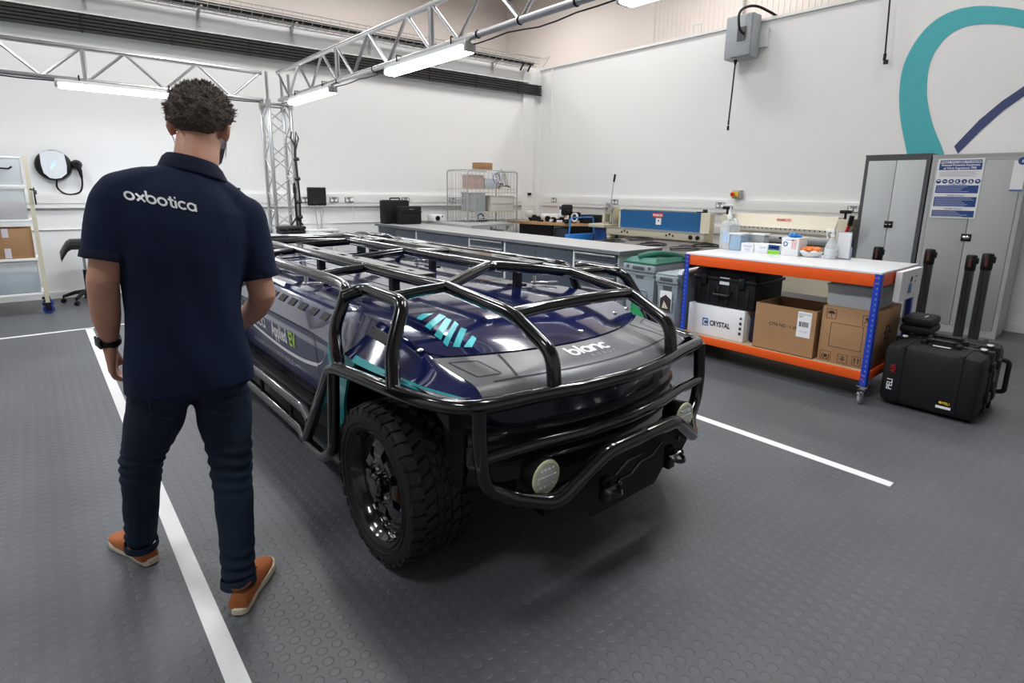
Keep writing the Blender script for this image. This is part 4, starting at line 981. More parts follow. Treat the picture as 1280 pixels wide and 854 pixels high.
def carton(x0, y0, x1, y1, h, m, label, bands=(), z=TZ, name='small_carton'):
    t = thing(name, label, 'box', ((x0+x1)/2, (y0+y1)/2, z)); mb = MB(); mb.b2((x0, y0, z), (x1, y1, z+h), bev=.002); obj('carton', mb, m, t)
    for (a, b, c_, d, mm) in bands:
        mb = MB(); mb.b2((x0-.001, y0+(y1-y0)*a, z+h*c_), (x0+.001, y0+(y1-y0)*b, z+h*d)); obj('print', mb, mm, t)
    mb = MB(); mb.b2((x0+.004, (y0+y1)/2-.001, z+h), (x1-.004, (y0+y1)/2+.001, z+h+.0008)); obj('top_flap_seam', mb, M_hoodg, t)
    return t
pg = mat('print_lav', (.55, .58, .72), .5)
carton(5.00, 2.455, 5.12, 2.575, .078, M_paper, 'small white carton beside the pale blue tub', ((.15, .85, .55, .75, pg), (.3, .7, .2, .35, pg)))
carton(5.00, 2.325, 5.12, 2.448, .082, M_paper, 'small white carton between two other small cartons', ((.1, .6, .5, .7, pg),))
carton(5.00, 2.218, 5.11, 2.318, .085, M_paper, 'small navy and green carton of tissues', ((0, 1, .42, .95, M_sign), (0, 1, 0, .38, mat('green_print', (.25, .62, .03), .5)), (.15, .85, .62, .75, M_paper)))
t = thing('glove_box', 'white glove box with a blue glove poking out of the top', 'box', (5.09, 2.125, TZ))
mb = MB(); mb.b2((5.00, 2.06, TZ), (5.18, 2.205, TZ+.155), bev=.003); obj('carton', mb, M_paper, t)
mb = MB(); mb.lathe((4.999, 2.17, TZ+.10), [(.020, 0), (.020, -.001), (.013, -.001), (.013, 0)], 20, 'X', close=True); obj('ring_mark', mb, M_sign, t)
mb = MB(); mb.b2((4.999, 2.075, TZ+.06), (5.0, 2.12, TZ+.14)); obj('pink_print', mb, mat('print_pink', (.75, .5, .5), .5), t)
mb = MB(); mb.b2((4.999, 2.10, TZ+.130), (5.0, 2.17, TZ+.140)); obj('printed_band', mb, pg, t)
mb = MB()
for k in range(7): mb.ell((5.08+.02*math.cos(k*2), 2.13+.03*math.sin(k*1.7), TZ+.165+.006*(k % 3)), (.03, .022, .018), 10, 6)
obj('glove', mb, M_pblue, t)
t = thing('goggles_bowl', 'white bowl holding orange strapped goggles or masks', 'bowl', (5.07, 1.98, TZ))
mb = MB(); mb.lathe((5.07, 1.975, TZ), [(.055, 0), (.075, .015), (.095, .045), (.092, .045), (.07, .018), (0, .008)], 24); obj('bowl', mb, M_white, t)
mb = MB(); rn = random.Random(5)
for k in range(9): mb.ell((5.07+.05*math.cos(k*2.4), 1.975+.055*math.sin(k*2.4), TZ+.055+.015*rn.random()), (.030, .026, .018), 9, 6)
obj('orange_contents', mb, mat('orange_cloth', (.9, .23, .05), .6, var=.2, scale=40), t)
mb = MB()
for k in range(6): mb.ell((5.04+.045*math.cos(k*2.1), 1.975+.05*math.sin(k*2.1), TZ+.045), (.03, .03, .014), 9, 6)
obj('white_contents', mb, M_paper, t)
t = thing('spray_bottle', 'clear spray bottle with white trigger at the bench end', 'bottle', (5.06, 1.815, TZ))
x, y = 5.06, 1.815
mb = MB(); mb.lathe((x, y, TZ), [(.045, 0), (.05, .01), (.05, .09), (.042, .12), (.022, .155), (.016, .175), (.016, .19)], 24); obj('body', mb, M_clear, t)
mb = MB(); mb.lathe((x, y, TZ+.185), [(.018, 0), (.018, .02), (.010, .024)], 14); mb.b2((x-.015, y-.012, TZ+.22), (x+.015, y+.055, TZ+.245), bev=.005); mb.tube([(x, y+.045, TZ+.225), (x, y+.05, TZ+.195), (x, y+.038, TZ+.17)], .006, 8); mb.cyl((x, y, TZ+.2), (x, y, TZ+.23), .010, 8); obj('trigger', mb, M_white, t)
mb = MB(); mb.lathe((x, y, TZ+.03), [(.0508, 0), (.0508, .055)], 24); obj('label', mb, mat('label_grey', (.60, .64, .66), .5), t)
t = thing('paper_holder', 'pale blue plastic sheet holder beside the spray bottle', 'holder', (5.14, 1.745, TZ))
mb = MB(); mb.b2((5.12, 1.69, TZ), (5.126, 1.80, TZ+.225)); mb.b2((5.12, 1.69, TZ), (5.17, 1.80, TZ+.004)); mb.b2((5.16, 1.69, TZ), (5.166, 1.80, TZ+.10)); obj('holder', mb, mat('holder_blue', (.42, .50, .64), .4), t)
mb = MB(); mb.b2((5.118, 1.697, TZ+.008), (5.1195, 1.793, TZ+.218)); obj('sheet', mb, M_paper, t)
# things on the lower shelf
SZ = .222
t = thing('white_box', 'long white box printed CRYSTAL on the bench shelf', 'box', (4.75, 2.54, SZ))
mb = MB(); mb.b2((4.56, 2.255, SZ), (4.95, 2.80, SZ+.275), bev=.006); obj('carton', mb, M_paper, t)
cx0 = 4.558
mb = MB(); text_on(mb, 'CRYSTAL', .064, (cx0, 2.478, SZ+.117), UX, UY, .0005, bold=.002, sx=.74); obj('lettering', mb, M_ink, t)
mb = MB(); q = lambda y, z: (cx0-.001, y, z); y, z = 2.620, SZ+.122; mb.b2((cx0-.001, y-.028, z-.034), (cx0, y+.028, z+.034)); ic = obj('emblem', mb, mat('emblem_blue', (.02, .10, .35), .5), t)
mb = MB(); mb.b2((cx0-.002, y-.022, z+.012), (cx0-.001, y+.012, z+.022)); mb.b2((cx0-.002, y+.008, z-.022), (cx0-.001, y+.018, z+.018)); mb.b2((cx0-.002, y-.022, z-.026), (cx0-.001, y+.012, z-.016)); obj('emblem_cut', mb, M_paper, ic)
mb = MB()
for k in range(3): mb.b2((cx0-.001, 2.275, SZ+.06+k*.045), (cx0, 2.297, SZ+.085+k*.045))
mb.prism([(cx0, 2.272, SZ+.20), (cx0, 2.30, SZ+.20), (cx0, 2.286, SZ+.225)], (-.001, 0, 0)); obj('handling_marks', mb, M_ink, t)['kind'] = 'stuff'
t = thing('equipment_case', 'black ribbed hard case lying on the white box', 'case', (4.82, 2.49, SZ+.276))
cz = SZ+.276
mb = MB(); mb.b2((4.575, 2.19, cz), (5.10, 2.775, cz+.33), bev=.03)
for k in range(6): mb.b2((4.567, 2.24+k*.092, cz+.02), (4.60, 2.27+k*.092, cz+.20), bev=.004)
obj('shell', mb, M_blackm, t)
mb = MB(); mb.b2((4.563, 2.18, cz+.235), (5.11, 2.785, cz+.262), bev=.006); obj('lid_rim', mb, M_black, t)
mb = MB(); mb.tube([(4.575, 2.56, cz+.15), (4.535, 2.555, cz+.115), (4.535, 2.41, cz+.115), (4.575, 2.405, cz+.15)], .011, 8, bend=.02); obj('handle', mb, M_black, t)
for y in (2.31, 2.67):
    mb = MB(); mb.b2((4.55, y-.03, cz+.19), (4.575, y+.03, cz+.28), bev=.005); obj('latch', mb, M_black, t)
    mb = MB(); mb.lathe((4.549, y, cz+.27), [(.010, 0), (.010, -.004)], 10, 'X'); obj('latch_pin', mb, M_chrome, t)
mb = MB(); mb.b2((4.571, 2.43, cz+.205), (4.5745, 2.52, cz+.27)); obj('white_label', mb, M_paper, t)
mb = MB(); mb.b2((4.62, 2.17, SZ), (5.0, 2.24, SZ+.24), bev=.03); single('black_bag', mb, mat('bag_navy', (.01, .012, .03), .8), 'soft black bag squeezed between white box and open carton', 'bag')
# open cardboard box
t = thing('cardboard_box', 'open brown cardboard box with a white barcode label', 'box', (4.75, 1.90, SZ))
x0, x1, y0, y1, h = 4.53, 4.98, 1.665, 2.15, .385
for a, b in (((x0, y0), (x0+.006, y1)), ((x1-.006, y0), (x1, y1)), ((x0+.006, y0), (x1-.006, y0+.006)), ((x0+.006, y1-.006), (x1-.006, y1))):
    mb = MB(); mb.b2((*a, SZ), (*b, SZ+h)); obj('side', mb, M_card, t)
mb = MB(); mb.b2((x0, y0, SZ), (x1, y1, SZ+.006)); obj('base', mb, M_cardin, t)
mb = MB(); mb.prism([(x0+.006, y0+.01, SZ+h-.004), (x0+.006, y1-.01, SZ+h-.004), (x0+.03, y1-.02, SZ+h-.12), (x0+.03, y0+.02, SZ+h-.12)], (.004, 0, .001)); obj('flap', mb, M_cardin, t)
mb = MB(); mb.prism([(x0+.02, y1-.008, SZ+h-.004), (x1-.02, y1-.008, SZ+h-.004), (x1-.04, y1-.04, SZ+h-.13), (x0+.04, y1-.04, SZ+h-.13)], (0, -.004, 0)); obj('flap', mb, M_cardin, t)
mb = MB()
for k in range(8): mb.ell((x0+.1+.05*(k % 4)+.03, y0+.1+.04*k, SZ+.22+.02*(k % 3)), (.07, .06, .05), 9, 6)
obj('contents', mb, M_cardin, t)
mb = MB(); text_on(mb, 'CTN NO : 1 of 4', .036, (x0-.0008, 1.905, SZ+.225), UX, UY, 0, bold=.0006, sx=.95); obj('lettering', mb, M_ink, t)
mb = MB(); mb.b2((x0-.0012, 1.70, SZ+.16), (x0, 1.805, SZ+.365)); lb = obj('barcode_label', mb, M_paper, t)
mb = MB(); rn = random.Random(2); y = 1.79
while y > 1.72:
    w_ = .002+.004*rn.random(); mb.b2((x0-.002, y-w_, SZ+.245), (x0-.0013, y, SZ+.285)); y -= w_+.003
obj('barcode', mb, M_ink, lb)['kind'] = 'stuff'
mb = MB(); text_on(mb, 'MADE IN UK', .016, (x0-.002, 1.752, SZ+.345), UX, UY, 0); text_on(mb, 'SET', .022, (x0-.002, 1.778, SZ+.325), UX, UY, 0); text_on(mb, '0 2 1 4 7 0', .013, (x0-.002, 1.752, SZ+.205), UX, UY, 0); obj('label_print', mb, M_ink, lb)
# marked cardboard box
t = thing('cardboard_box', 'closed brown box with printed umbrella and arrow symbols', 'box', (4.83, 1.44, SZ))
x0, x1, y0, y1, h = 4.55, 5.13, 1.272, 1.635, .44
mb = MB(); mb.b2((x0, y0, SZ), (x1, y1, SZ+h), bev=.003); obj('carton', mb, M_card, t)
def frame(mb, y0_, y1_, z0_, z1_, w_=.003, x=x0):
    for a, b, c_, d in ((y0_, y1_, z1_-w_, z1_), (y0_, y1_, z0_, z0_+w_), (y0_, y0_+w_, z0_, z1_), (y1_-w_, y1_, z0_, z1_)): mb.b2((x-.001, a, c_), (x, b, d))
mb = MB(); frame(mb, 1.34, 1.565, SZ+.13, SZ+.32); frame(mb, 1.535, 1.605, SZ+.345, SZ+.42); frame(mb, 1.30, 1.355, SZ+.33, SZ+.41); frame(mb, 1.54, 1.615, SZ+.02, SZ+.09); frame(mb, 1.42, 1.49, SZ+.015, SZ+.085); frame(mb, 1.33, 1.39, SZ+.02, SZ+.09)
obj('printed_frames', mb, M_ink, t)['kind'] = 'stuff'
mb = MB(); c_ = (1.57, SZ+.385); mb.prism([(x0, c_[0]+.026*math.cos(a), c_[1]+.022*math.sin(a)) for a in [PI*k/8 for k in range(9)]], (-.001, 0, 0)); mb.b2((x0-.001, c_[0]-.0015, c_[1]-.028), (x0, c_[0]+.0015, c_[1])); obj('umbrella_mark', mb, M_ink, t)
mb = MB(); c_ = (1.577, SZ+.05); mb.lathe((x0, *c_), [(.014, 0), (.014, -.001)], 14, 'X')
for s in (-1, 1): mb.tube([(x0, c_[0]+s*.010, c_[1]-.026), (x0, c_[0]+s*.026, c_[1]-.006), (x0, c_[0]+s*.020, c_[1]+.018)], .003, 6)
obj('hands_mark', mb, M_ink, t)
mb = MB(); c_ = (1.455, SZ+.05); mb.b2((x0-.001, c_[0]-.02, c_[1]-.006), (x0, c_[0]+.02, c_[1]+.001)); mb.b2((x0-.001, c_[0]-.003, c_[1]-.022), (x0, c_[0]+.003, c_[1]+.022)); mb.b2((x0-.001, c_[0]-.018, c_[1]+.012), (x0, c_[0]+.018, c_[1]+.016)); obj('stack_mark', mb, M_ink, t)
mb = MB(); c_ = (1.36, SZ+.055)
for s in (-1, 1): mb.b2((x0-.001, c_[0]+s*.012-.003, c_[1]-.02), (x0, c_[0]+s*.012+.003, c_[1]+.01)); mb.prism([(x0, c_[0]+s*.012-.008, c_[1]+.008), (x0, c_[0]+s*.012+.008, c_[1]+.008), (x0, c_[0]+s*.012, c_[1]+.024)], (-.001, 0, 0))
obj('arrows_mark', mb, M_ink, t)
mb = MB(); c_ = (1.325, SZ+.37); mb.tube([(x0, c_[0]-.015, c_[1]-.03), (x0, c_[0], c_[1]+.005), (x0, c_[0]+.018, c_[1]-.02)], .003, 6); mb.ell((x0, c_[0], c_[1]+.015), (.002, .014, .010), 8, 6); obj('plant_mark', mb, M_ink, t)
mb = MB()
for k in range(6): a = k*PI/3; mb.lathe((4.86+.055*math.cos(a), y0, SZ+.25+.05*math.sin(a)), [(.018, 0), (.018, -.001)], 10, 'Y')
text_on(mb, 'HUW', .05, (4.86, y0-.001, SZ+.25), (1, 0, 0), (0, 0, 1), 0, bold=.002); obj('side_mark', mb, M_ink, t)
t = thing('storage_tub', 'clear tub full of grey parts on the marked carton', 'tub', (4.83, 1.46, SZ+h))
z = SZ+h
mb = MB(); v = []
for zz, k in ((z+.001, .0), (z+.165, .028)): v += [(4.60-k, 1.31-k*.4, zz), (5.02+k, 1.31-k*.4, zz), (5.02+k, 1.62+k*.4, zz), (4.60-k, 1.62+k*.4, zz)]
mb.add(v, [(3, 2, 1, 0), (0, 1, 5, 4), (1, 2, 6, 5), (2, 3, 7, 6), (3, 0, 4, 7)]); mb.b2((4.565, 1.292, z+.158), (5.055, 1.638, z+.172), bev=.004); obj('tub_body', mb, M_cleard, t)
mb = MB(); mb.b2((4.62, 1.33, z+.004), (5.0, 1.60, z+.08), bev=.02); obj('contents', mb, mat('grey_parts', (.22, .22, .23), .7, var=.5, scale=25), t)
# poster board leaning at bench end
t = thing('instruction_card', 'white card with a blue glove drawing at the bench end', 'card', (5.0, 1.19, .72))
mb = MB(); mb.b2((4.72, 1.195, .735), (5.22, 1.235, .955)); obj('card', mb, M_paper, t)
mb = MB(); mb.prism([(4.90, 1.193, .78), (4.99, 1.193, .78), (4.975, 1.193, .85), (4.945, 1.193, .86), (4.91, 1.193, .84)], (0, .001, 0)); obj('glove_print', mb, mat('glove_blue', (.02, .12, .35), .5), t)
mb = MB(); mb.lathe((4.955, 1.193, .885), [(.022, 0), (.022, -.001)], 14, 'Y'); mb.b2((5.04, 1.193, .895), (5.10, 1.195, .901)); mb.b2((5.04, 1.193, .86), (5.085, 1.195, .865)); obj('print', mb, M_ink, t)

# ---- rugged transport cases beside the bench
def hard_case(name, label, x0, x1, y0, y1, h, front):
    t = thing(name, label, 'case', ((x0+x1)/2, (y0+y1)/2, 0)); xm = x0 if front else x1; s = -1 if front else 1
    mb = MB(); mb.b2((x0, y0, .02), (x1, y1, h), bev=.05); obj('shell', mb, M_blackm, t)
    for y in (y0+.10, y1-.13):
        mb = MB(); mb.b2((x0-.006, y, .05), (x1+.002, y+.028, h+.006), bev=.008); obj('rib', mb, M_blackm, t)
    xc = x1-.03 if front else x0+.08
    mb = MB(); mb.b2((xc-.02, y0-.008, .03), (xc+.02, y1+.008, h+.010), bev=.008); obj('seam_rim', mb, M_black, t)
    ym = (y0+y1)/2
    mb = MB(); mb.tube([(xc-.06, ym-.09, h-.005), (xc-.07, ym-.085, h+.035), (xc-.07, ym+.085, h+.035), (xc-.06, ym+.09, h-.005)], .014, 10, bend=.025)
    for q in (-.10, .10): mb.b2((xc-.09, ym+q-.018, h-.01), (xc-.03, ym+q+.018, h+.028), bev=.006)
    obj('handle', mb, M_black, t)
    for y in (y0+.05, y1-.05):
        mb = MB(); mb.b2((xc-.035, y-.02, h-.02), (xc+.035, y+.02, h+.018), bev=.006); obj('latch', mb, M_black, t)
        mb = MB(); mb.lathe((xc-.02, y, h+.014), [(.019, 0), (.019, .008), (.007, .010), (0, .010)], 12); obj('pressure_valve', mb, M_white, t)
    for z in (.14, .36):
        mb = MB(); mb.b2((xc-.045, y0-.02, z-.035), (xc+.045, y0+.01, z+.035), bev=.006); obj('latch', mb, M_black, t)
    for x in (x0+.08, x1-.08):
        mb = MB(); mb.lathe((x, y0+.02, .022), [(.0, 0), (.022, 0), (.022, .03), (0, .03)], 14, 'Y'); obj('castor_wheel', mb, M_black, t)
    return t
t = hard_case('transport_case', 'large black rugged case with PELI lettering on its front', 4.56, 4.88, .635, 1.195, .455, True)
fx = 4.553
RV = Vector((0, 0, 1))
mb = MB(); text_on(mb, 'PELI', .050, (fx, 1.128, .165), (0, 0, 1), (0, 1, 0), .0, bold=.0008, sx=.95); obj('lettering', mb, M_white, t)
mb = MB(); text_on(mb, 'AIR', .046, (fx, 1.120, .285), (0, 0, 1), (0, 1, 0), .0, bold=.0008, sx=.95); obj('lettering', mb, mat('dull_red', (.32, .01, .02), .5), t)['label'] = 'dull red lettering'
mb = MB(); mb.b2((fx+.004, .76, .075), (fx+.0065, .845, .092)); obj('white_sticker', mb, M_paper, t)
mb = MB(); text_on(mb, 'PELI', .024, (fx+.003, .79, .115), UX, UY, 0, bold=.0005); mb.ell((fx+.005, .822, .115), (.002, .010, .009), 10, 6); obj('yellow_lettering', mb, M_yellow, t)
mb = MB(); mb.b2((4.72, .85, .4605), (4.745, .95, .4625)); obj('white_sticker', mb, M_paper, t)
t = hard_case('transport_case', 'second large black rugged case standing behind the lettered one', 4.90, 5.22, .625, 1.185, .465, False)
mb = MB(); mb.tube([(5.10, .62, .13), (5.10, .575, .14), (5.10, .575, .36), (5.10, .62, .37)], .016, 10, bend=.03); obj('pull_handle', mb, M_black, t)
mb = MB(); mb.b2((4.96, .6205, .23), (4.985, .623, .34)); obj('white_sticker', mb, M_paper, t)
mb = MB(); mb.b2((5.00, .84, .4755), (5.06, .96, .479)); obj('badge', mb, M_chrome, t)
t = thing('small_case', 'small flat black case lying on the rear rugged case', 'case', (5.06, 1.10, .475))
mb = MB(); mb.b2((4.93, 1.02, .478), (5.23, 1.22, .535), bev=.02); obj('base', mb, M_blackm, t)
mb = MB(); mb.b2((4.935, 1.025, .537), (5.225, 1.215, .60), bev=.022); obj('lid', mb, M_blackm, t)
mb = MB(); mb.b2((5.02, 1.08, .601), (5.10, 1.09, .603)); obj('white_sticker', mb, M_paper, t)

# ---- retractable barrier posts
def post(x, y, label, h=.985):
    t = thing('barrier_post', label, 'barrier post', (x, y, 0), 'black retractable barrier posts')
    mb = MB(); mb.lathe((x, y, 0), [(.16, 0), (.16, .012), (.12, .025), (.035, .04)], 28); obj('base', mb, M_black, t)
    mb = MB(); mb.lathe((x, y, .03), [(.042, 0), (.042, h-.19)], 20); obj('tube', mb, mat('post_chrome_black', (.10, .10, .105), .15, metal=.8), t)
    mb = MB(); mb.lathe((x, y, h-.16), [(.040, 0), (.046, .01), (.046, .14), (.040, .155), (0, .16)], 20); mb.b2((x-.045, y-.015, h-.13), (x-.03, y+.015, h-.03), bev=.004); mb.b2((x-.01, y-.06, h-.09), (x+.01, y-.03, h-.03), bev=.004); hd = obj('head', mb, M_black, t)
    mb = MB(); mb.b2((x-.052, y-.010, h-.12), (x-.046, y+.010, h-.04)); obj('belt_end', mb, mat('belt_red', (.10, .02, .015), .6), hd)
post(6.85, 1.99, 'black barrier post half hidden behind the workbench, leftmost of four', .96)
post(6.85, 1.53, 'black barrier post standing alone in front of the grey cupboard', .975)
post(7.06, 1.23, 'left black barrier post of the pair before the cupboard doors', .93)
post(6.70, 1.05, 'right black barrier post of the pair before the cupboard doors', .985)

# ---- island of drawer cabinets
IX0, IX1, IY0, IY1, IZ = 4.45, 5.18, 3.56, 9.05, .905
t = thing('island_worktop', 'long grey laminate worktop across the row of drawer cabinets', 'worktop', (4.8, 6.3, IZ-.04))
mb = MB(); mb.b2((IX0, IY0, IZ-.038), (IX1, IY1-.14, IZ-.002)); obj('board', mb, M_benchd, t)
mb = MB(); mb.b2((IX0+.001, IY0+.001, IZ-.002), (IX1-.001, IY1-.141, IZ)); obj('laminate', mb, M_bench, t)
cabs = [(3.60, 4.24, 'd', 'drawer cabinet at the near end of the long grey worktop'), (4.24, 5.44, 'p', 'dark panelled cabinet second from the near end of the worktop'), (5.44, 6.20, 'd', 'drawer cabinet in the middle of the long grey worktop'), (6.20, 7.60, 'p', 'dark panelled cabinet beyond the middle drawers'), (7.60, 8.86, 'p', 'dark panelled cabinet at the far end of the worktop')]
for y0, y1, k, lab in cabs:
    t = thing('drawer_cabinet', lab, 'cabinet', (4.82, (y0+y1)/2, 0))
    mb = MB(); mb.b2((IX0+.05, y0+.004, .06), (IX1-.03, y1-.004, IZ-.04)); mb.b2((IX0+.08, y0+.03, 0), (IX1-.05, y1-.03, .06)); obj('carcass', mb, M_drawf, t)
    mb = MB(); mb.b2((IX0+.028, y1-.034, .05), (IX0+.05, y1-.008, IZ-.045)); obj('frame_post', mb, M_drawf, t)
    if k == 'd':
        zs = [(.78, .86), (.64, .77), (.50, .63), (.32, .49), (.08, .31)]
        for z0, z1 in zs:
            mb = MB(); mb.b2((IX0+.030, y0+.02, z0), (IX0+.05, y1-.04, z1), bev=.003); d = obj('drawer', mb, M_draw, t)
            mb = MB(); mb.b2((IX0+.012, y0+.03, z1-.030), (IX0+.032, y1-.05, z1-.010), bev=.004); obj('drawer_pull', mb, M_alu, d)
        mb = MB(); mb.lathe((IX0+.029, y0+.08, .84), [(.010, 0), (.010, -.006)], 10, 'X'); obj('lock', mb, M_chrome, t)
        mb = MB(); mb.b2((IX0+.026, y0+.025, .825), (IX0+.03, y0+.05, .85)); obj('green_tag', mb, mat('tag_green', (.08, .22, .06), .5), t)
    else:
        ym = (y0+y1)/2
        for a, b in ((y0+.01, ym-.002), (ym+.002, y1-.04)):
            mb = MB(); mb.b2((IX0+.034, a, .08), (IX0+.05, b, .855), bev=.002); obj('door', mb, M_draw, t)
        mb = MB(); mb.lathe((IX0+.033, y0+.05, .84), [(.010, 0), (.010, -.005)], 10, 'X'); obj('lock', mb, mat('tag_green', (.08, .22, .06), .5), t)
# second bench behind
t = thing('grey_bench', 'grey topped bench behind the island near the cage trolley', 'bench', (5.8, 8.2, 0))
P_ = [(5.22, 7.15), (6.27, 7.36), (6.24, 7.90), (5.70, 7.92), (5.68, 8.80), (5.30, 8.80)]
mb = MB(); mb.prism([(*p, .90) for p in P_], (0, 0, .04)); obj('bench_top', mb, M_bench, t)
for p in ((5.28, 7.22), (6.2, 7.42), (6.18, 7.84), (5.38, 8.72)): mb = MB(); mb.box((p[0], p[1], .45), (.045, .045, .90)); obj('leg', mb, M_steelw, t)
for a, b in (((5.28, 7.22), (6.2, 7.42)), ((6.2, 7.42), (6.18, 7.84))): mb = MB(); mb.cyl((*a, .80), (*b, .80), .016, 8); obj('rail', mb, M_steelw, t)
mb = MB(); mb.prism([(5.9, 7.35, .941), (6.26, 7.40, .941), (6.15, 7.75, .941), (5.8, 7.7, .941)], (0, 0, .006)); single('grey_folder', mb, M_bench, 'thin flat grey panel at the end of the rear bench', 'panel')
# rear bench under the column
t = thing('rear_bench', 'grey worktop bench in front of the truss column', 'bench', (1.9, 7.3, 0))
mb = MB(); mb.b2((.9, 7.02, .87), (2.98, 7.585, .905), bev=.003); obj('bench_top', mb, M_bench, t)
mb = MB(); mb.b2((.9, 7.012, .868), (2.985, 7.022, .9)); obj('front_edge', mb, M_benchd, t)
for x in (.95, 2.93):
    for y in (7.06, 7.52): mb = MB(); mb.box((x, y, .435), (.04, .04, .87)); obj('leg', mb, M_steelw, t)
mb = MB(); mb.b2((.95, 7.2, .3), (2.93, 7.5, .33)); obj('lower_shelf', mb, M_benchd, t)
t = thing('equipment_case', 'small black hard case on the rear bench by the truss column', 'case', (2.52, 7.44, .905))
mb = MB(); mb.b2((2.37, 7.33, .906), (2.69, 7.55, .955), bev=.02); obj('base', mb, M_blackm, t)
mb = MB(); mb.b2((2.365, 7.325, .957), (2.695, 7.555, 1.0), bev=.02); obj('lid', mb, M_blackm, t)
for x in (2.44, 2.62): mb = MB(); mb.b2((x-.02, 7.315, .93), (x+.02, 7.33, .985), bev=.003); obj('latch', mb, M_black, t)
mb = MB(); mb.tube([(2.50, 7.33, .945), (2.50, 7.305, .94), (2.57, 7.305, .94), (2.57, 7.33, .945)], .007, 8, bend=.01); obj('handle', mb, M_black, t)
t = thing('tripod_head', 'small black tripod hanging against the truss column', 'tripod', (2.62, 7.57, .906))
for a in (0, 2.1, 4.2): mb = MB(); mb.tube([(2.66, 7.57, 1.10), (2.66+.09*math.cos(a+.5), 7.57+.01*math.sin(a), 1.0)], .011, 8); obj('leg', mb, M_black, t)
mb = MB(); mb.cyl((2.66, 7.57, 1.08), (2.655, 7.57, 1.55), .013, 10); mb.cyl((2.655, 7.57, 1.42), (2.655, 7.57, 1.5), .02, 10); obj('stem', mb, M_black, t)
t = thing('cream_bottle', 'cream and brown pump bottle on the bench behind the man', 'bottle', (2.12, 7.2, .905))
mb = MB(); mb.lathe((2.12, 7.2, .906), [(.045, 0), (.048, .01), (.048, .22), (.03, .26), (.015, .28)], 18); obj('body', mb, mat('bottle_cream', (.70, .60, .45), .4), t)
mb = MB(); mb.lathe((2.12, 7.2, .907), [(.049, 0), (.049, .12)], 18); obj('brown_band', mb, mat('band_brown', (.60, .33, .16), .5), t)
mb = MB(); mb.cyl((2.12, 7.2, 1.18), (2.12, 7.2, 1.26), .007, 8); mb.tube([(2.12, 7.2, 1.26), (2.08, 7.2, 1.265), (2.06, 7.2, 1.24)], .007, 6); obj('pump', mb, M_black, t)
# wall monitor on its bracket
q = bw(3.55, .22)
t = thing('wall_monitor', 'small black screen on a thin stand before the back wall', 'screen', (q.x, q.y, .9))
def rp(dx, out, z): p = bw(3.55+dx, .22+out); return (p.x, p.y, z)
mb = MB(); mb.box(rp(-.02, 0, 1.355), (.30, .035, .29), R=RB, bev=.012); obj('housing', mb, M_black, t)
mb = MB(); mb.box(rp(-.02, .019, 1.36), (.27, .004, .24), R=RB); obj('screen_glass', mb, M_screen, t)
for a, b in ((-.06, -.02), (.03, .04), (.10, .02)):
    mb = MB(); mb.tube([rp(a, -.02, 1.22), rp(b, -.02, .83)], .007, 6); obj('stand_leg', mb, M_alud, t)
mb = MB(); mb.tube([rp(-.04, -.02, .84), rp(.05, -.02, .84)], .008, 6); mb.tube([rp(-.06, -.02, 1.16), rp(.05, -.02, 1.16)], .008, 6); obj('stand_bar', mb, M_alud, t)
# stand table below so that the monitor rests on something
mb = MB(); q = bw(3.58, .20); mb.box((q.x, q.y, .815), (.5, .35, .03), R=RB, bev=.003)
for a in (-.22, .22):
    for b in (-.14, .14): p = q+wd*a+wn*b; mb.box((p.x, p.y, .4), (.03, .03, .8))
single('small_table', mb, M_steelw, 'small white table under the black screen by the back wall', 'table')
# black cases on the island far end
t = thing('equipment_case', 'tall black padded case at the far end of the worktop', 'case', (4.72, 8.70, IZ))
mb = MB(); mb.b2((4.50, 8.62, IZ+.001), (4.98, 8.82, IZ+.40), bev=.03); obj('shell', mb, M_blackm, t)
mb = MB(); mb.tube([(4.66, 8.72, IZ+.39), (4.66, 8.72, IZ+.43), (4.84, 8.72, IZ+.43), (4.84, 8.72, IZ+.39)], .012, 8, bend=.015); obj('handle', mb, M_black, t)
t = thing('equipment_case', 'smaller black case standing before the tall padded case', 'case', (4.85, 8.45, IZ))
mb = MB(); mb.b2((4.66, 8.36, IZ+.001), (5.06, 8.58, IZ+.30), bev=.02); mb.b2((4.655, 8.352, IZ+.20), (5.065, 8.588, IZ+.215)); obj('shell', mb, M_blackm, t)
mb = MB(); mb.b2((4.82, 8.355, IZ+.25), (4.90, 8.36, IZ+.258)); obj('badge', mb, M_alud, t)
t = thing('projector', 'small white projector beside the black cases', 'projector', (5.25, 8.55, IZ+.04))
mb = MB(); mb.b2((5.10+.16, 8.30, .942), (5.48, 8.52, 1.06), bev=.015); obj('body', mb, M_white, t)
mb = MB(); mb.lathe((5.34, 8.30, 1.0), [(.042, 0), (.042, -.02), (.03, -.022), (.026, -.006), (0, -.006)], 20, 'Y'); obj('lens', mb, M_black, t)
mb = MB(); mb.lathe((5.44, 8.30, 1.03), [(.016, 0), (.016, -.004)], 12, 'Y'); obj('sensor', mb, M_black, t)

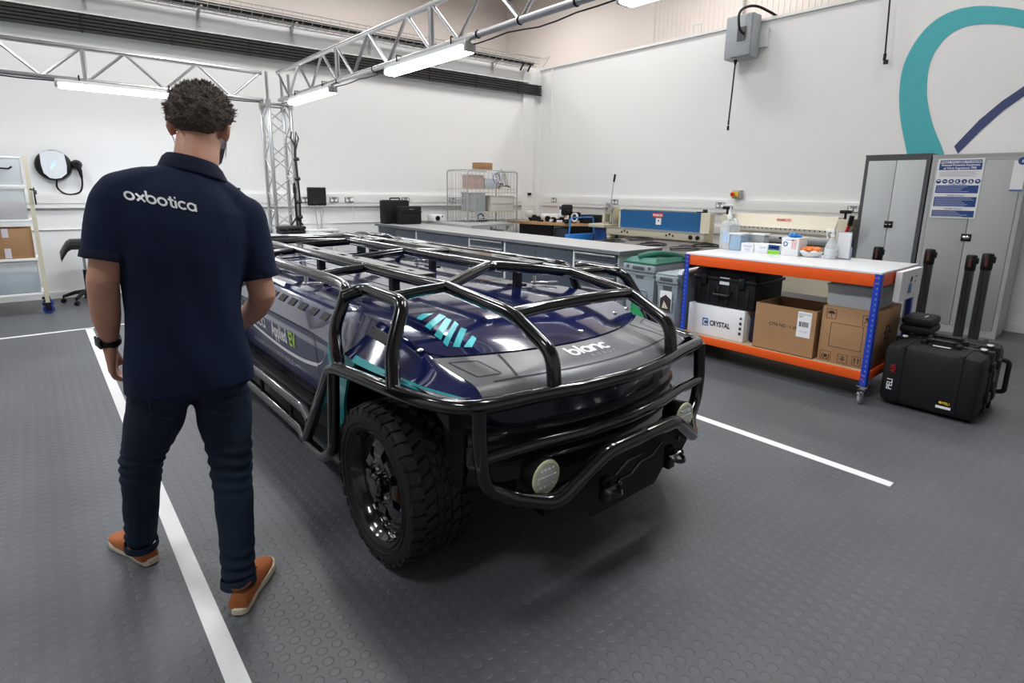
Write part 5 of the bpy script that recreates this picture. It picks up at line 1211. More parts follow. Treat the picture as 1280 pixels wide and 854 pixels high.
# ---- wire cage trolley
CX0, CX1, CY0, CY1, CH = 5.75, 6.88, 7.98, 8.62, 1.83
CY0, CY1 = 7.98, 8.60
t = thing('cage_trolley', 'grey wire roll cage trolley filled with clear boxes', 'trolley', ((CX0+CX1)/2, 8.3, 0))
for x in (CX0, CX1):
    mb = MB(); mb.tube([(x, CY0, .12), (x, CY0, CH), (x, CY1, CH), (x, CY1, .12)], .013, 8, bend=.08); obj('side_frame', mb, M_alud, t)
    mb = MB()
    for k in range(1, 7): y = CY0+(CY1-CY0)*k/7; mb.cyl((x, y, .15), (x, y, CH-.01), .004, 5)
    for z in (.5, .9, 1.35): mb.cyl((x, CY0, z), (x, CY1, z), .006, 5)
    obj('side_mesh', mb, M_alud, t)['kind'] = 'stuff'
mb = MB(); mb.tube([(CX0, CY0, CH-.02), (CX0+.10, CY0, CH-.01), (CX0+.42, CY0, CH-.01)], .011, 8); mb.tube([(CX1, CY0, CH-.02), (CX1-.10, CY0, CH-.01), (CX1-.36, CY0, CH-.01), (CX1-.40, CY0-.02, CH+.03)], .011, 8); obj('gate_top', mb, M_alud, t)
mb = MB(); 
for k in range(1, 12): x = CX0+(CX1-CX0)*k/12; mb.cyl((x, CY1, .15), (x, CY1, CH-.01), .004, 5)
for z in (.5, .9, 1.3, CH-.01): mb.cyl((CX0, CY1, z), (CX1, CY1, z), .006, 5)
obj('back_mesh', mb, M_alud, t)['kind'] = 'stuff'
mb = MB()
for k in range(1, 5): x = CX0+.085*k; mb.cyl((x, CY0, .9), (x, CY0, CH-.01), .004, 5)
mb.cyl((CX0, CY0, 1.45), (CX1, CY0, 1.45), .007, 5); obj('front_mesh', mb, M_alud, t)['kind'] = 'stuff'
for z in (.13, 1.10, 1.50): mb = MB(); mb.b2((CX0+.01, CY0+.01, z), (CX1-.01, CY1-.01, z+.015)); obj('shelf', mb, M_cream if z > .5 else M_alud, t)
for x in (CX0+.06, CX1-.06):
    for y in (CY0+.06, CY1-.06): mb = MB(); mb.lathe((x, y-.015, .055), [(0, 0), (.055, 0), (.055, .03), (0, .03)], 14, 'Y'); mb.b2((x-.03, y-.025, .05), (x+.03, y+.025, .13)); obj('castor', mb, M_black, t)
def cbox(x0, x1, y0, y1, z, h, m, lab, lidm=None, cat='box', cont=None, nm='clear_box'):
    t = thing(nm, lab, cat, ((x0+x1)/2, (y0+y1)/2, z)); mb = MB(); mb.b2((x0, y0, z+.001), (x1, y1, z+h), bev=.012); obj('box_body', mb, m, t)
    mb = MB(); mb.b2((x0-.006, y0-.006, z+h-.012), (x1+.006, y1+.006, z+h+.008), bev=.005); obj('lid', mb, lidm or M_white, t)
    if cont: mb = MB(); mb.b2((x0+.02, y0+.02, z+.01), (x1-.02, y1-.02, z+h*.6), bev=.02); obj('contents', mb, cont, t)
    return t
pinkc = mat('pink_contents', (.55, .40, .36), .7, var=.3, scale=20); bluec = mat('blue_contents', (.25, .35, .48), .7, var=.5, scale=12)
cbox(5.90, 6.14, 8.02, 8.35, 1.516, .24, pinkc, 'pinkish box at upper left of the cage trolley'); cbox(6.16, 6.42, 8.02, 8.35, 1.516, .18, mat('clear_thin', (.7, .75, .8), .3, alpha=.6), 'clear box with grey jugs in the upper cage', cont=bluec)
cbox(6.30, 6.84, 8.02, 8.40, 1.116, .27, mat('drawer_cream', (.66, .64, .58), .5), 'cream two drawer box on the middle cage shelf', M_cream, nm='drawer_box')
mb = MB(); mb.b2((6.32, 8.012, 1.25), (6.82, 8.018, 1.256)); single('drawer_line', mb, M_lockg, 'thin dark gap line across the cream drawer box', 'trim')
cbox(5.92, 6.18, 8.02, 8.40, 1.116, .33, M_cleard, 'grey translucent box at the left of the middle cage shelf', cont=bluec)
t = thing('tool_pile', 'pile of metal clamps and tools on the top cage shelf', 'tools', (6.6, 8.2, 1.516))
rn = random.Random(11)
for k in range(9):
    x, y = 6.48+rn.random()*.32, 8.05+rn.random()*.25; z = 1.535+k*.012; a = rn.random()*1.2-.6
    mb = MB(); mb.cyl((x-.11*math.cos(a), y-.05, z), (x+.11*math.cos(a), y+.05, z+.10*math.sin(a)), .010, 6); mb.box((x, y, z), (.05, .02, .03), rz=a); obj('tool', mb, (M_black, M_alud, M_alu)[k % 3], t)
for x in (6.46, 6.56, 6.60): mb = MB(); mb.tube([(x, 8.05, 1.54), (x+.02, 8.05, 1.72), (x+.05, 8.05, 1.80), (x+.08, 8.05, 1.70), (x+.12, 8.05, 1.56)], .008, 6, bend=.03); obj('hook_tool', mb, M_alud, t)
t = thing('round_dial', 'round clear headset hoop hung on the cage front', 'hoop', (6.33, 7.96, 1.7)); mb = MB()
mb.tube([(6.37+.075*math.cos(a), 7.955, 1.70+.085*math.sin(a)) for a in [2*PI*k/20 for k in range(20)]], .010, 8, closed=True); obj('hoop', mb, mat('hoop_lilac', (.30, .28, .50), .4), t)
t = thing('small_box', 'small brown cardboard box on top of the cage trolley', 'box', (6.17, 8.15, 1.83)); mb = MB(); mb.b2((6.03, 8.02, 1.845), (6.33, 8.22, 1.965), bev=.003); obj('carton', mb, M_card, t)
mb = MB(); mb.b2((5.80, 8.0, 1.835), (6.84, 8.3, 1.845)); single('wire_top_panel', mb, mat('clear_thin', (.7, .75, .8), .3, alpha=.6), 'thin clear sheet across the cage trolley top', 'sheet')
mb = MB(); mb.lathe((6.02, 8.0-.06, 1.02), [(.06, 0), (.075, .015), (.07, .03), (.045, .02)], 20, 'Y', close=True); single('blue_reel', mb, M_navylogo, 'dark blue coil behind the bench at the cage trolley', 'coil', loc=(6.02, 7.95, .96))
t = thing('mesh_basket', 'grey wire basket with black parts on the rear bench', 'basket', (6.0, 8.0, .941)); mb = MB()
for z in (.946, .99, 1.03): mb.tube([(5.75, 7.72, z), (6.15, 7.77, z), (6.12, 7.87, z), (5.73, 7.85, z)], .005, 5, closed=True)
for k in range(9): mb.cyl((5.75+.05*k, 7.72+.006*k, .945), (5.75+.05*k, 7.72+.006*k, 1.03), .003, 4)
obj('basket', mb, M_alud, t); mb = MB(); mb.ell((5.95, 7.81, .975), (.14, .03, .03), 12, 6); obj('black_parts', mb, M_black, t)

# ---- wooden desk in the corner with electronics
DZ = .90
t = thing('wooden_desk', 'rounded wooden desk in the corner of the right wall', 'desk', (7.85, 7.8, 0))
P_ = [(7.22, 8.65), (7.28, 8.1), (7.42, 7.55), (7.68, 7.12), (7.95, 6.98), (8.20, 6.98), (8.20, 8.65)]
mb = MB(); mb.prism([(*p, DZ-.045) for p in P_], (0, 0, .045)); obj('desk_top', mb, M_wood, t)
mb = MB(); mb.b2((7.45, 7.6, 0), (7.49, 8.55, DZ-.045)); mb.b2((7.49, 7.20, 0), (8.15, 7.24, DZ-.045)); mb.b2((7.49, 8.5, 0), (8.15, 8.54, DZ-.045)); obj('black_panels', mb, M_black, t)
rn = random.Random(9)
def dk(x, y, z=0): return (x, y, DZ+z)
t = thing('camera_rig', 'white and black camera gear heaped on the wooden desk', 'equipment', dk(7.85, 7.9))
for c_, d, rz, m, n in (((7.52, 8.32, .14), (.22, .12, .12), .3, M_white, 'camera_body'), ((7.75, 7.95, .10), (.40, .16, .10), -.6, M_white, 'gimbal_arm'), ((7.82, 7.70, .13), (.30, .12, .10), .5, M_white, 'headset_shell'), ((7.90, 7.45, .12), (.12, .22, .16), .2, M_black, 'controller'), ((7.78, 7.55, .24), (.18, .20, .20), .6, M_blackm, 'black_box')):
    mb = MB(); mb.box(dk(c_[0], c_[1], c_[2]), d, rz=rz, bev=.03); obj(n, mb, m, t)
for x, y, z, r_ in ((7.50, 8.15, .07, .06), (7.48, 8.02, .06, .05), (7.62, 7.9, .06, .055), (7.60, 7.72, .05, .05), (7.72, 7.62, .05, .055), (7.66, 7.42, .20, .05), (7.75, 7.35, .10, .045)):
    mb = MB(); mb.lathe(dk(x-.03, y, z), [(0, 0), (r_, 0), (r_, .05), (r_*.6, .055), (0, .05)], 16, 'X'); w_ = obj('lens_barrel', mb, M_black, t)
mb = MB(); mb.lathe(dk(7.70, 7.28, .11), [(.085, 0), (.085, .03), (.06, .03), (.06, 0)], 20, 'X', close=True); obj('white_ring', mb, M_white, t)
for k in range(22):
    x, y = 7.45+rn.random()*.40, 7.3+rn.random()*1.05
    if x < 7.5 and y < 7.7: x += .15
    mb = MB(); mb.box(dk(x, y, .02+rn.random()*.03), (.06+.06*rn.random(), .05, .04+.03*rn.random()), rz=rn.random()*3, bev=.008); obj('loose_part', mb, (M_black, M_white, M_black, M_blackm)[k % 4], t)
t = thing('spray_can', 'blue and white spray can standing among the desk gear', 'can', dk(7.86, 7.80, .18)); 
mb = MB(); mb.lathe(dk(7.95, 7.86, .001), [(.05, 0), (.05, .26), (.03, .30)], 16); obj('can', mb, M_sign, t); mb = MB(); mb.lathe(dk(7.95, 7.86, .30), [(.028, 0), (.028, .05), (0, .055)], 14); mb.lathe(dk(7.95, 7.86, .18), [(.0515, 0), (.0515, .05)], 16); obj('cap', mb, M_white, t)
mb = MB(); mb.b2(dk(7.86, 6.98, .001), dk(8.18, 7.30, .16), bev=.02); single('black_tray_stack', mb, M_blackm, 'black rectangular case at the right end of the wooden desk', 'case')
t = thing('steel_pedestal', 'dark steel drawer pedestal under the wooden desk', 'cabinet', (7.8, 7.5, 0)); mb = MB(); mb.b2((7.52, 7.26, 0), (8.1, 7.62, .80)); obj('carcass', mb, M_draw, t)
# blue folding trolley
t = thing('platform_trolley', 'light blue platform trolley with folding tube handle', 'trolley', (7.5, 6.75, 0))
mb = MB(); mb.tube([(7.14, 6.86, .70), (7.17, 6.86, 1.035), (7.76, 6.86, 1.035), (7.79, 6.86, .70)], .014, 8, bend=.05); obj('handle', mb, M_pblue, t)
mb = MB(); mb.b2((7.10, 6.84, .10), (7.76, 6.92, .745), bev=.01); obj('platform', mb, M_pblue, t)
for x in (7.2, 7.66):
    mb = MB(); mb.lathe((x, 6.86, .055), [(0, 0), (.055, 0), (.055, .03), (0, .03)], 14, 'X'); mb.b2((x-.005, 6.85, .05), (x+.035, 6.90, .12)); obj('castor', mb, M_black, t)
# lever press on a blue stand
t = thing('lever_machine', 'manual lever press with a long upright handle by the wall', 'press', (7.85, 6.45, 0))
mb = MB(); mb.b2((7.60, 6.36, 0), (8.15, 6.66, .88), bev=.005); obj('blue_stand', mb, mat('stand_blue', (.01, .06, .25), .45), t)
mb = MB(); mb.b2((7.45, 6.33, .88), (8.18, 6.70, .94), bev=.01); obj('bed', mb, M_cream, t)
mb = MB(); mb.b2((7.68, 6.34, .94), (7.98, 6.40, 1.20), bev=.01); mb.b2((7.68, 6.52, .94), (7.98, 6.58, 1.16), bev=.01); mb.b2((7.72, 6.38, 1.10), (7.9, 6.52, 1.24), bev=.01); obj('head_casting', mb, M_cream, t)
mb = MB()
for y, z in ((6.36, 1.22), (6.46, 1.27), (6.52, 1.20), (6.40, 1.15)): mb.lathe((7.66, y, z), [(0, 0), (.035, 0), (.035, .05), (0, .05)], 14, 'X')
mb.b2((7.60, 6.35, .94), (7.70, 6.50, .97)); obj('gears', mb, M_alud, t)
mb = MB(); mb.cyl((7.72, 6.44, 1.24), (7.74, 6.40, 1.68), .009, 8); obj('lever', mb, M_alu, t); mb = MB(); mb.cyl((7.74, 6.40, 1.66), (7.745, 6.385, 1.79), .018, 12); obj('grip', mb, M_black, t)
mb = MB(); mb.tube([(7.70, 6.34, 1.20), (7.62, 6.30, 1.18), (7.58, 6.28, 1.05), (7.60, 6.30, .95)], .008, 6, bend=.05); obj('hose', mb, M_navylogo, t)
# blue guillotine / folder
t = thing('guillotine', 'cream sheet metal guillotine with a wide blue guard', 'machine', (7.8, 5.3, 0))
X = 7.62
mb = MB(); mb.b2((X+.05, 4.62, .905), (X+.09, 6.16, 1.195)); obj('blue_guard', mb, M_mblue, t)
mb = MB(); mb.b2((X+.10, 6.15, .0), (X+.45, 6.24, 1.16), bev=.01); obj('side_frame', mb, M_cream, t)
mb = MB(); mb.b2((X+.0, 4.44, .0), (X+.13, 4.60, 1.20), bev=.01); obj('side_frame', mb, M_cream, t)
mb = MB(); mb.b2((X-.12, 4.45, .775), (X+.05, 6.32, .885), bev=.008); obj('front_beam', mb, M_cream, t)
for y in (4.48, 6.25): mb = MB(); mb.b2((X-.10, y, 0), (X+.04, y+.07, .775), bev=.005); obj('leg', mb, M_cream, t)
mb = MB(); mb.b2((X-.13, 4.45, .885), (X+.10, 6.30, .900)); obj('steel_table', mb, M_alud, t)
for y in (5.92, 5.04):
    mb = MB()
    for k in (-.06, 0, .06): mb.lathe((X-.121, y+k, .855 if k == 0 else .835), [(.016, 0), (.016, -.008)], 8, 'X')
    obj('bolts', mb, M_black, t)['kind'] = 'stuff'
for y in (4.58, 4.70): mb = MB(); mb.lathe((X-.12, y-.03, .835), [(.032, 0), (.032, -.02), (.02, -.03), (0, -.03)], 14, 'X'); obj('knob', mb, M_black, t)
mb = MB(); mb.b2((X+.02, 4.55, 1.10), (X+.10, 4.59, 1.25), bev=.006); mb.b2((X+.03, 4.57, 1.20), (X+.06, 4.70, 1.215)); obj('catch', mb, M_black, t)
mb = MB(); P_ = [(-.09, -.02), (-.09, .02), (-.07, .035), (.07, .035), (.09, .02), (.09, -.02), (.07, -.035), (-.07, -.035)]; mb.prism([(X+.049, 5.40+a*1.15, 1.13+b*1.1) for a, b in P_], (-.002, 0, 0)); pl = obj('red_badge', mb, M_red, t)
mb = MB(); text_on(mb, 'WARCO', .05, (X+.045, 5.40, 1.13), UX, UY, 0, bold=.002, sx=.95); obj('badge_lettering', mb, M_white, pl)
mb = MB(); mb.b2((X+.047, 5.33, .98), (X+.049, 5.43, 1.085)); sg = obj('white_notice', mb, M_paper, t); mb = MB(); mb.lathe((X+.0465, 5.38, 1.045), [(.014, 0), (.014, -.001)], 10, 'X'); obj('notice_mark', mb, M_ink, sg)
mb = MB(); mb.b2((X+.10, 4.62, .2), (X+.30, 6.14, .88)); obj('rear_body', mb, M_cream, t)
# second folder (bending brake)
t = thing('bending_brake', 'cream and steel bending brake with a row of dark holes', 'machine', (7.75, 3.4, 0))
X = 7.60
mb = MB(); mb.prism([(X, 2.72, 1.05), (X, 4.10, 1.05), (X+.10, 4.10, 1.22), (X+.10, 2.72, 1.22)], (.02, 0, 0)); obj('top_panel', mb, mat('brushed_cream', (.62, .58, .47), .35, metal=.3), t)
mb = MB(); mb.b2((X-.02, 2.70, .99), (X+.02, 4.12, 1.05)); obj('clamp_bar', mb, mat('brushed_plate', (.60, .57, .50), .35, metal=.4), t)
mb = MB()
for k in range(22):
    y = 4.06-k*.062; mb.lathe((X-.0205+.0, y, 1.035), [(.010, 0), (.010, -.001)], 8, 'X')
obj('hole_row', mb, M_black, t)['kind'] = 'stuff'
mb = MB(); mb.b2((X-.06, 2.68, .86), (X+.02, 4.14, .96), bev=.005); obj('steel_bar', mb, M_alud, t)
mb = MB()
for y in (3.05, 3.35, 3.72, 3.95): mb.lathe((X-.06, y, .92), [(.016, 0), (.016, -.008)], 8, 'X')
obj('bolts', mb, M_black, t)['kind'] = 'stuff'
mb = MB(); mb.b2((X-.08, 2.70, .70), (X+.02, 4.10, .84), bev=.005); obj('apron', mb, mat('machine_grey', (.28, .28, .25), .45), t)
for y0, y1 in ((2.55, 2.68), (4.12, 4.22)):
    mb = MB(); mb.b2((X-.05, y0, 0), (X+.35, y1, 1.20), bev=.01); fr_ = obj('side_frame', mb, M_cream, t)
    y = (y0+y1)/2; mb = MB(); mb.cyl((X, y, 1.20), (X, y, 1.28), .015, 8); mb.b2((X-.04, y-.06, 1.27), (X+.04, y+.06, 1.31), bev=.01); obj('clamp_knob', mb, M_black, fr_)
mb = MB(); mb.b2((X+.02, 2.68, .2), (X+.3, 4.12, .99)); obj('rear_body', mb, M_cream, t)
mb = MB(); text_on(mb, 'WARCO', .05, (X+.055, 3.38, 1.15), UX, Vector((.5, 0, .86)), .004, bold=.002); obj('red_lettering', mb, M_red, t)
mb = MB(); mb.cyl((X-.06, 2.60, .90), (X-.10, 2.52, 1.15), .02, 10); o = obj('red_lever', mb, M_red, t); mb = MB(); mb.cyl((X-.10, 2.52, 1.13), (X-.115, 2.50, 1.25), .028, 12); obj('lever_grip', mb, M_black, t)

# ---- dark table with cables behind the bins
t = thing('taupe_table', 'taupe topped table with cables behind the recycling bins', 'table', (5.95, 4.2, 0))
mb = MB(); mb.b2((5.45, 3.34, .80), (6.70, 5.15, .83), bev=.004); obj('table_top', mb, M_taupe, t)
for x in (5.49, 6.66):
    for y in (3.38, 5.11): mb = MB(); mb.box((x, y, .40), (.04, .04, .80)); obj('leg', mb, M_black, t)
rn = random.Random(4)
for k, (x, y) in enumerate(((5.85, 4.2), (6.35, 3.75), (5.85, 4.85), (6.4, 4.75), (5.8, 3.65))):
    mb = MB(); P_ = []
    for j in range(26):
        a = j*.55; r_ = .16+.03*math.sin(j*.7+k); P_.append((x+r_*1.6*math.cos(a)*.8, y+r_*math.sin(a), .838+.003*math.sin(a*2)+.0012*j))
    mb.tube(P_, .0055, 6); single('coiled_cable', mb, M_black, ['coil of black cable at the middle of the taupe table', 'coil of black cable at the near end of the taupe table', 'coil of black cable at the far end of the taupe table', 'coil of black cable by the guillotine on the taupe table', 'second coil of black cable near the table front'][k], 'cable')
t = thing('cable_box', 'dark box with sockets under the taupe table edge', 'box', (5.7, 3.40, .60)); mb = MB(); mb.b2((5.52, 3.345, .66), (6.0, 3.50, .798), bev=.004); obj('body', mb, M_black, t)
for k in range(3): mb = MB(); mb.b2((5.56+.10*k, 3.338, .69), (5.63+.10*k, 3.345, .77)); obj('socket', mb, M_lockd, t)
mb = MB(); mb.b2((6.08, 3.42, .0), (6.5, 3.75, .74)); single('brown_carton', mb, M_card, 'plain brown carton under the taupe table', 'box')
# recycling bins
def slim_bin(y0, y1, x0, x1, h, body, lab, lidfn):
    t = thing('recycling_bin', lab, 'bin', ((x0+x1)/2, (y0+y1)/2, 0), 'slim recycling bins'); k = .035
    v = []
    for z, q in ((0, k), (h*.86, .006), (h*.862, -.0), (h, -.006)): v += [(x0+q, y0+q, z), (x1-q, y0+q, z), (x1-q, y1-q, z), (x0+q, y1-q, z)]
    fs = [(3, 2, 1, 0)]
    for i in range(3): a = i*4; fs += [(a+j, a+(j+1) % 4, a+4+(j+1) % 4, a+4+j) for j in range(4)]
    mb = MB(); mb.add(v, fs+[(12, 13, 14, 15)]); obj('bin_body', mb, body, t)
    mb = MB(); mb.b2((x0-.022, y0-.012, h-.075), (x0+.02, y1+.012, h), bev=.012); hd = obj('front_handle', mb, body, t)
    ym = (y0+y1)/2; mb = MB(); mb.b2((x0-.026, ym-.07, h-.055), (x0-.02, ym+.07, h-.022), bev=.002)
    for s in (-1, 1): mb.b2((x0-.026, ym+s*.13-.014, h-.045), (x0-.02, ym+s*.13+.014, h-.018))
    obj('hand_slot', mb, M_lockd, hd)
    mb = MB(); mb.b2((x0+.0, ym-.045, h-.14), (x0+.012, ym+.045, h-.10)); obj('vent', mb, M_lockd, t)
    mb = MB(); mb.tube([(x0+.012, ym-.09, h*.40), (x0+.004, ym-.09, h*.68), (x0+.004, ym+.09, h*.68), (x0+.012, ym+.09, h*.40)], .006, 6, bend=.04); obj('recess_ridge', mb, body, t)
    lidfn(t); return t
def lid_green(t):
    mb = MB(); x0, x1, y0, y1, h = 4.50, 5.08, 3.16, 3.52, .80
    mb.b2((x0-.02, y0-.014, h), (x1+.01, y1+.014, h+.025), bev=.01); mb.prism([(x0, y0, h+.024), (x0, y1, h+.024), (x0+.06, y1-.03, h+.058), (x0+.06, y0+.03, h+.058)], (.45, 0, .002)); l = obj('lid', mb, M_bing, t)
    mb = MB(); mb.tube([(x0+.05, 3.40, h+.06), (x0+.20, 3.28, h+.10), (x0+.42, 3.22, h+.075), (x0+.55, 3.20, h+.03)], .03, 10, bend=.1); mb.tube([(x0+.15, 3.47, h+.05), (x0+.3, 3.43, h+.085), (x0+.5, 3.42, h+.05)], .025, 10, bend=.1); obj('lid_handle', mb, M_bing, l)
    mb = MB(); mb.b2((4.515, 3.24, .22), (4.519, 3.44, .42)); obj('green_sticker', mb, mat('sticker_green', (.02, .30, .10), .5), t)
slim_bin(3.16, 3.52, 4.50, 5.08, .80, M_bin, 'grey recycling bin with a green lid beside the island', lid_green)
def lid_none(t):
    mb = MB(); mb.b2((4.44, 2.87, .735), (4.98, 3.10, .75), bev=.004); obj('lid', mb, M_bin, t)
    mb = MB(); mb.cyl((4.50, 2.88, .765), (4.80, 2.88, .775), .025, 12); obj('lid_roller', mb, M_white, t)
    mb = MB(); mb.b2((4.449, 2.92, .40), (4.453, 3.05, .585)); s_ = obj('white_sticker', mb, M_paper, t)
    mb = MB(); mb.prism([(4.448, 2.925, .40), (4.448, 3.045, .40), (4.448, 3.045, .51), (4.448, 2.985, .55), (4.448, 2.925, .51)], (-.001, 0, 0)); obj('black_print', mb, M_ink, s_)
    mb = MB(); mb.prism([(4.446, 2.95, .42), (4.446, 3.02, .42), (4.446, 3.0, .49)], (-.001, 0, 0)); obj('print_shape', mb, M_cream, s_)
slim_bin(2.87, 3.10, 4.46, 4.98, .735, M_bin, 'slim grey bin with a black and white sticker', lid_none)
t = thing('black_bin', 'black bin with a flat taupe lid between grey bins and table', 'bin', (5.22, 2.99, 0))
mb = MB(); mb.b2((5.02, 2.86, .0), (5.42, 3.12, .785), bev=.02); obj('bin_body', mb, M_black, t)
mb = MB(); mb.b2((5.00, 2.84, .787), (5.44, 3.14, .81), bev=.006); obj('lid', mb, M_taupe, t)

# ---- storage rack at the left edge
t = thing('storage_rack', 'white wheeled storage rack at the left edge of the frame', 'rack', (-.45, 8.5, 0))
RX0, RX1, RY0, RY1 = -1.0, 0.0, 8.42, 8.85
for x in (RX0, RX1):
    for y in (RY0, RY1): mb = MB(); mb.b2((x-.02, y-.02, .13), (x+.02, y+.02, 1.80)); obj('post', mb, M_cream, t)
for z in (.225, .63, 1.07, 1.45): mb = MB(); mb.b2((RX0+.02, RY0-.015, z), (RX1-.02, RY1+.015, z+.03), bev=.004); obj('shelf', mb, M_steelw, t)
for x in (RX0, RX1):
    for y in (RY0, RY1):
        mb = MB(); mb.b2((x-.05, y-.03, .11), (x+.03, y+.03, .135)); mb.b2((x-.03, y-.03, .04), (x+.03, y-.025, .12)); mb.b2((x-.03, y+.025, .04), (x+.03, y+.03, .12)); ca = obj('castor', mb, M_black, t)
        mb = MB(); mb.lathe((x, y-.022, .055), [(0, 0), (.02, 0), (.03, .004), (.055, .006), (.055, .038), (.03, .04), (.02, .044), (0, .044)], 20, 'Y'); obj('castor_wheel', mb, mat('castor_blue', (.02, .05, .3), .4), ca)
cbox(-.52, -.04, 8.43, 8.83, .256, .36, mat('bin_frost', (.62, .67, .70), .3, alpha=.55), 'clear bin of blue cables on the lowest rack shelf', cont=bluec, nm='clear_bin', cat='bin')
cbox(-.975, -.55, 8.43, 8.83, .256, .36, mat('bin_frost', (.62, .67, .70), .3, alpha=.55), 'clear bin on the lowest rack shelf by the frame edge', cont=bluec, nm='clear_bin', cat='bin')
t = thing('cardboard_box', 'brown cardboard box with two taped labels on the rack', 'box', (-.3, 8.6, .66)); mb = MB(); mb.b2((-.54, 8.43, .661), (-.045, 8.82, 1.00), bev=.004); obj('carton', mb, M_card, t)
for z0, z1 in ((.67, .78), (.90, 1.0)):
    mb = MB(); mb.b2((-.30, 8.427, z0), (-.245, 8.43, z1)); mb.b2((-.28, 8.425, z0+.02), (-.265, 8.427, z1-.02)); obj('label', mb, mat('label_lilac', (.62, .58, .62), .5), t)
cbox(-.54, -.05, 8.43, 8.82, 1.10, .33, mat('bin_frost', (.62, .67, .70), .3, alpha=.55), 'clear bin of cables above the brown box', cont=pinkc, nm='clear_bin', cat='bin')
cbox(-.52, -.05, 8.43, 8.82, 1.48, .30, mat('bin_frost', (.62, .67, .70), .3, alpha=.55), 'clear bin on the topmost rack shelf', nm='clear_bin', cat='bin')
mb = MB(); mb.tube([(-.25, 8.41, 1.66), (-.15, 8.39, 1.655), (-.12, 8.4, 1.68)], .01, 6); single('black_clip', mb, M_black, 'black clip on the topmost clear bin', 'clip')
t = thing('cable_coil', 'black cable loop hung on the rack post', 'cable', (.03, 8.6, 1.3)); mb = MB()
mb.tube([(.035, 8.42+.05*math.cos(a), 1.36+.09*math.sin(a)) for a in [2*PI*k/16 for k in range(16)]], .008, 6, closed=True); mb.tube([(0, 8.40, 1.44), (.05, 8.40, 1.42), (.05, 8.40, 1.38)], .008, 6); obj('loop', mb, M_black, t)

# ---- wall charger
q = bw(.275, 0, 1.73)
t = thing('wall_charger', 'round white and black wall charger with blue light', 'charger', (q.x, q.y, 1.55))
Rw = Matrix((wd, -wn, Vector((0, 0, 1)))).transposed()     # local x along wall, -y into room
def wp(dx, out, z): return bw(.275+dx, out, z)
mb = MB(); mb.lathe((0, 0, 0), [(.190, -.001), (.193, .03), (.18, .075), (.15, .095), (0, .10)], 48, 'Y'); mb.v = [Vector((v.x, -v.y, v.z)) for v in mb.v]; mb.v = [Rw @ v+q for v in mb.v]; obj('housing', mb, M_black, t)
P_ = []; 
for a in range(-55, 56, 10): P_.append((.125*math.sin(math.radians(a))/math.sin(math.radians(55)), .165+.02*math.cos(math.radians(a))))
pts = [(-.155, .115), (-.12, .175), (0, .196), (.12, .175), (.150, .115), (.150, -.06), (.10, -.14), (0, -.185), (-.07, -.175), (-.12, -.10)]
mb = MB()
pf = [(x, z) for x, z in [(-.118, .150), (-.05, .180), (.05, .180), (.125, .145), (.135, .0), (.125, -.10), (.06, -.158), (0, -.168), (-.05, -.16), (-.105, -.10), (-.12, .0)]]
mb.prism([Rw @ Vector((x, -.098, z))+q for x, z in pf], wn*.016); obj('front_cover', mb, mat('charger_white', (.75, .78, .82), .25, coat=.4), t)
mb = MB(); mb.prism([Rw @ Vector((x, -.1145, z))+q for x, z in [(.03, .06), (.0, .01), (.018, .012), (-.035, -.05), (-.005, .0), (-.022, -.001)]], wn*.001); obj('light_mark', mb, M_led, t)
t = thing('charging_cable', 'black charging cable with a holstered plug beside the charger', 'cable', tuple(wp(.26, .05, 1.35)))
mb = MB(); mb.tube([wp(.13, .10, 1.62), wp(.02, .09, 1.58), wp(-.01, .06, 1.44), wp(.10, .05, 1.35), wp(.24, .05, 1.39), wp(.27, .05, 1.50), wp(.27, .06, 1.60)], .011, 10, bend=.12); obj('flex', mb, M_black, t)
mb = MB(); c_ = wp(.235, .0, 1.75); mb.lathe((0, 0, 0), [(.06, 0), (.06, -.05), (.045, -.08), (.028, -.085), (.026, -.06), (0, -.06)], 28, 'Y'); mb.v = [Rw @ v+c_ for v in mb.v]; obj('holster', mb, M_black, t)
mb = MB(); mb.tube([wp(.245, .08, 1.73), wp(.262, .085, 1.67), wp(.27, .06, 1.58)], .022, 12, rad=[.03, .024, .014]); obj('plug', mb, M_blackm, t)

# ---- saddle stool
sx_, sy_ = .42, 9.0
t = thing('saddle_stool', 'black saddle stool on castors behind the man', 'stool', (sx_, sy_, 0))
mb = MB(); rows = []
for i in range(13):
    u = -1+2*i/12; row = []
    for j in range(11):
        v_ = -1+2*j/10; x = u*.23; y = v_*.17*(1-.25*u*u); z = .80-.10*max(0, abs(u)-.55)**1.2*3+.02*math.cos(v_*1.5)-(.05*abs(v_)**3)-.10*(max(0, -u-.72))**.8
        row.append(Vector((sx_+x, sy_+y, z)))
    rows.append(row)
mb.grid(rows); mb.grid([[p-Vector((0, 0, .055)) for p in r_] for r_ in rows])
for e in ([r_[0] for r_ in rows], [r_[-1] for r_ in rows], rows[0], rows[-1]): mb.grid([e, [p-Vector((0, 0, .055)) for p in e]])
obj('seat', mb, mat('black_leather', (.012, .012, .013), .35), t)
mb = MB(); mb.b2((sx_-.12, sy_-.08, .70), (sx_+.12, sy_+.08, .715)); mb.tube([(sx_-.12, sy_, .71), (sx_-.17, sy_-.05, .69)], .008, 6); obj('seat_plate', mb, M_chrome, t)
mb = MB(); mb.cyl((sx_, sy_, .40), (sx_, sy_, .71), .018, 12); obj('gas_strut', mb, M_alu, t)
mb = MB(); mb.cyl((sx_, sy_, .10), (sx_, sy_, .42), .03, 14); obj('column', mb, M_black, t)
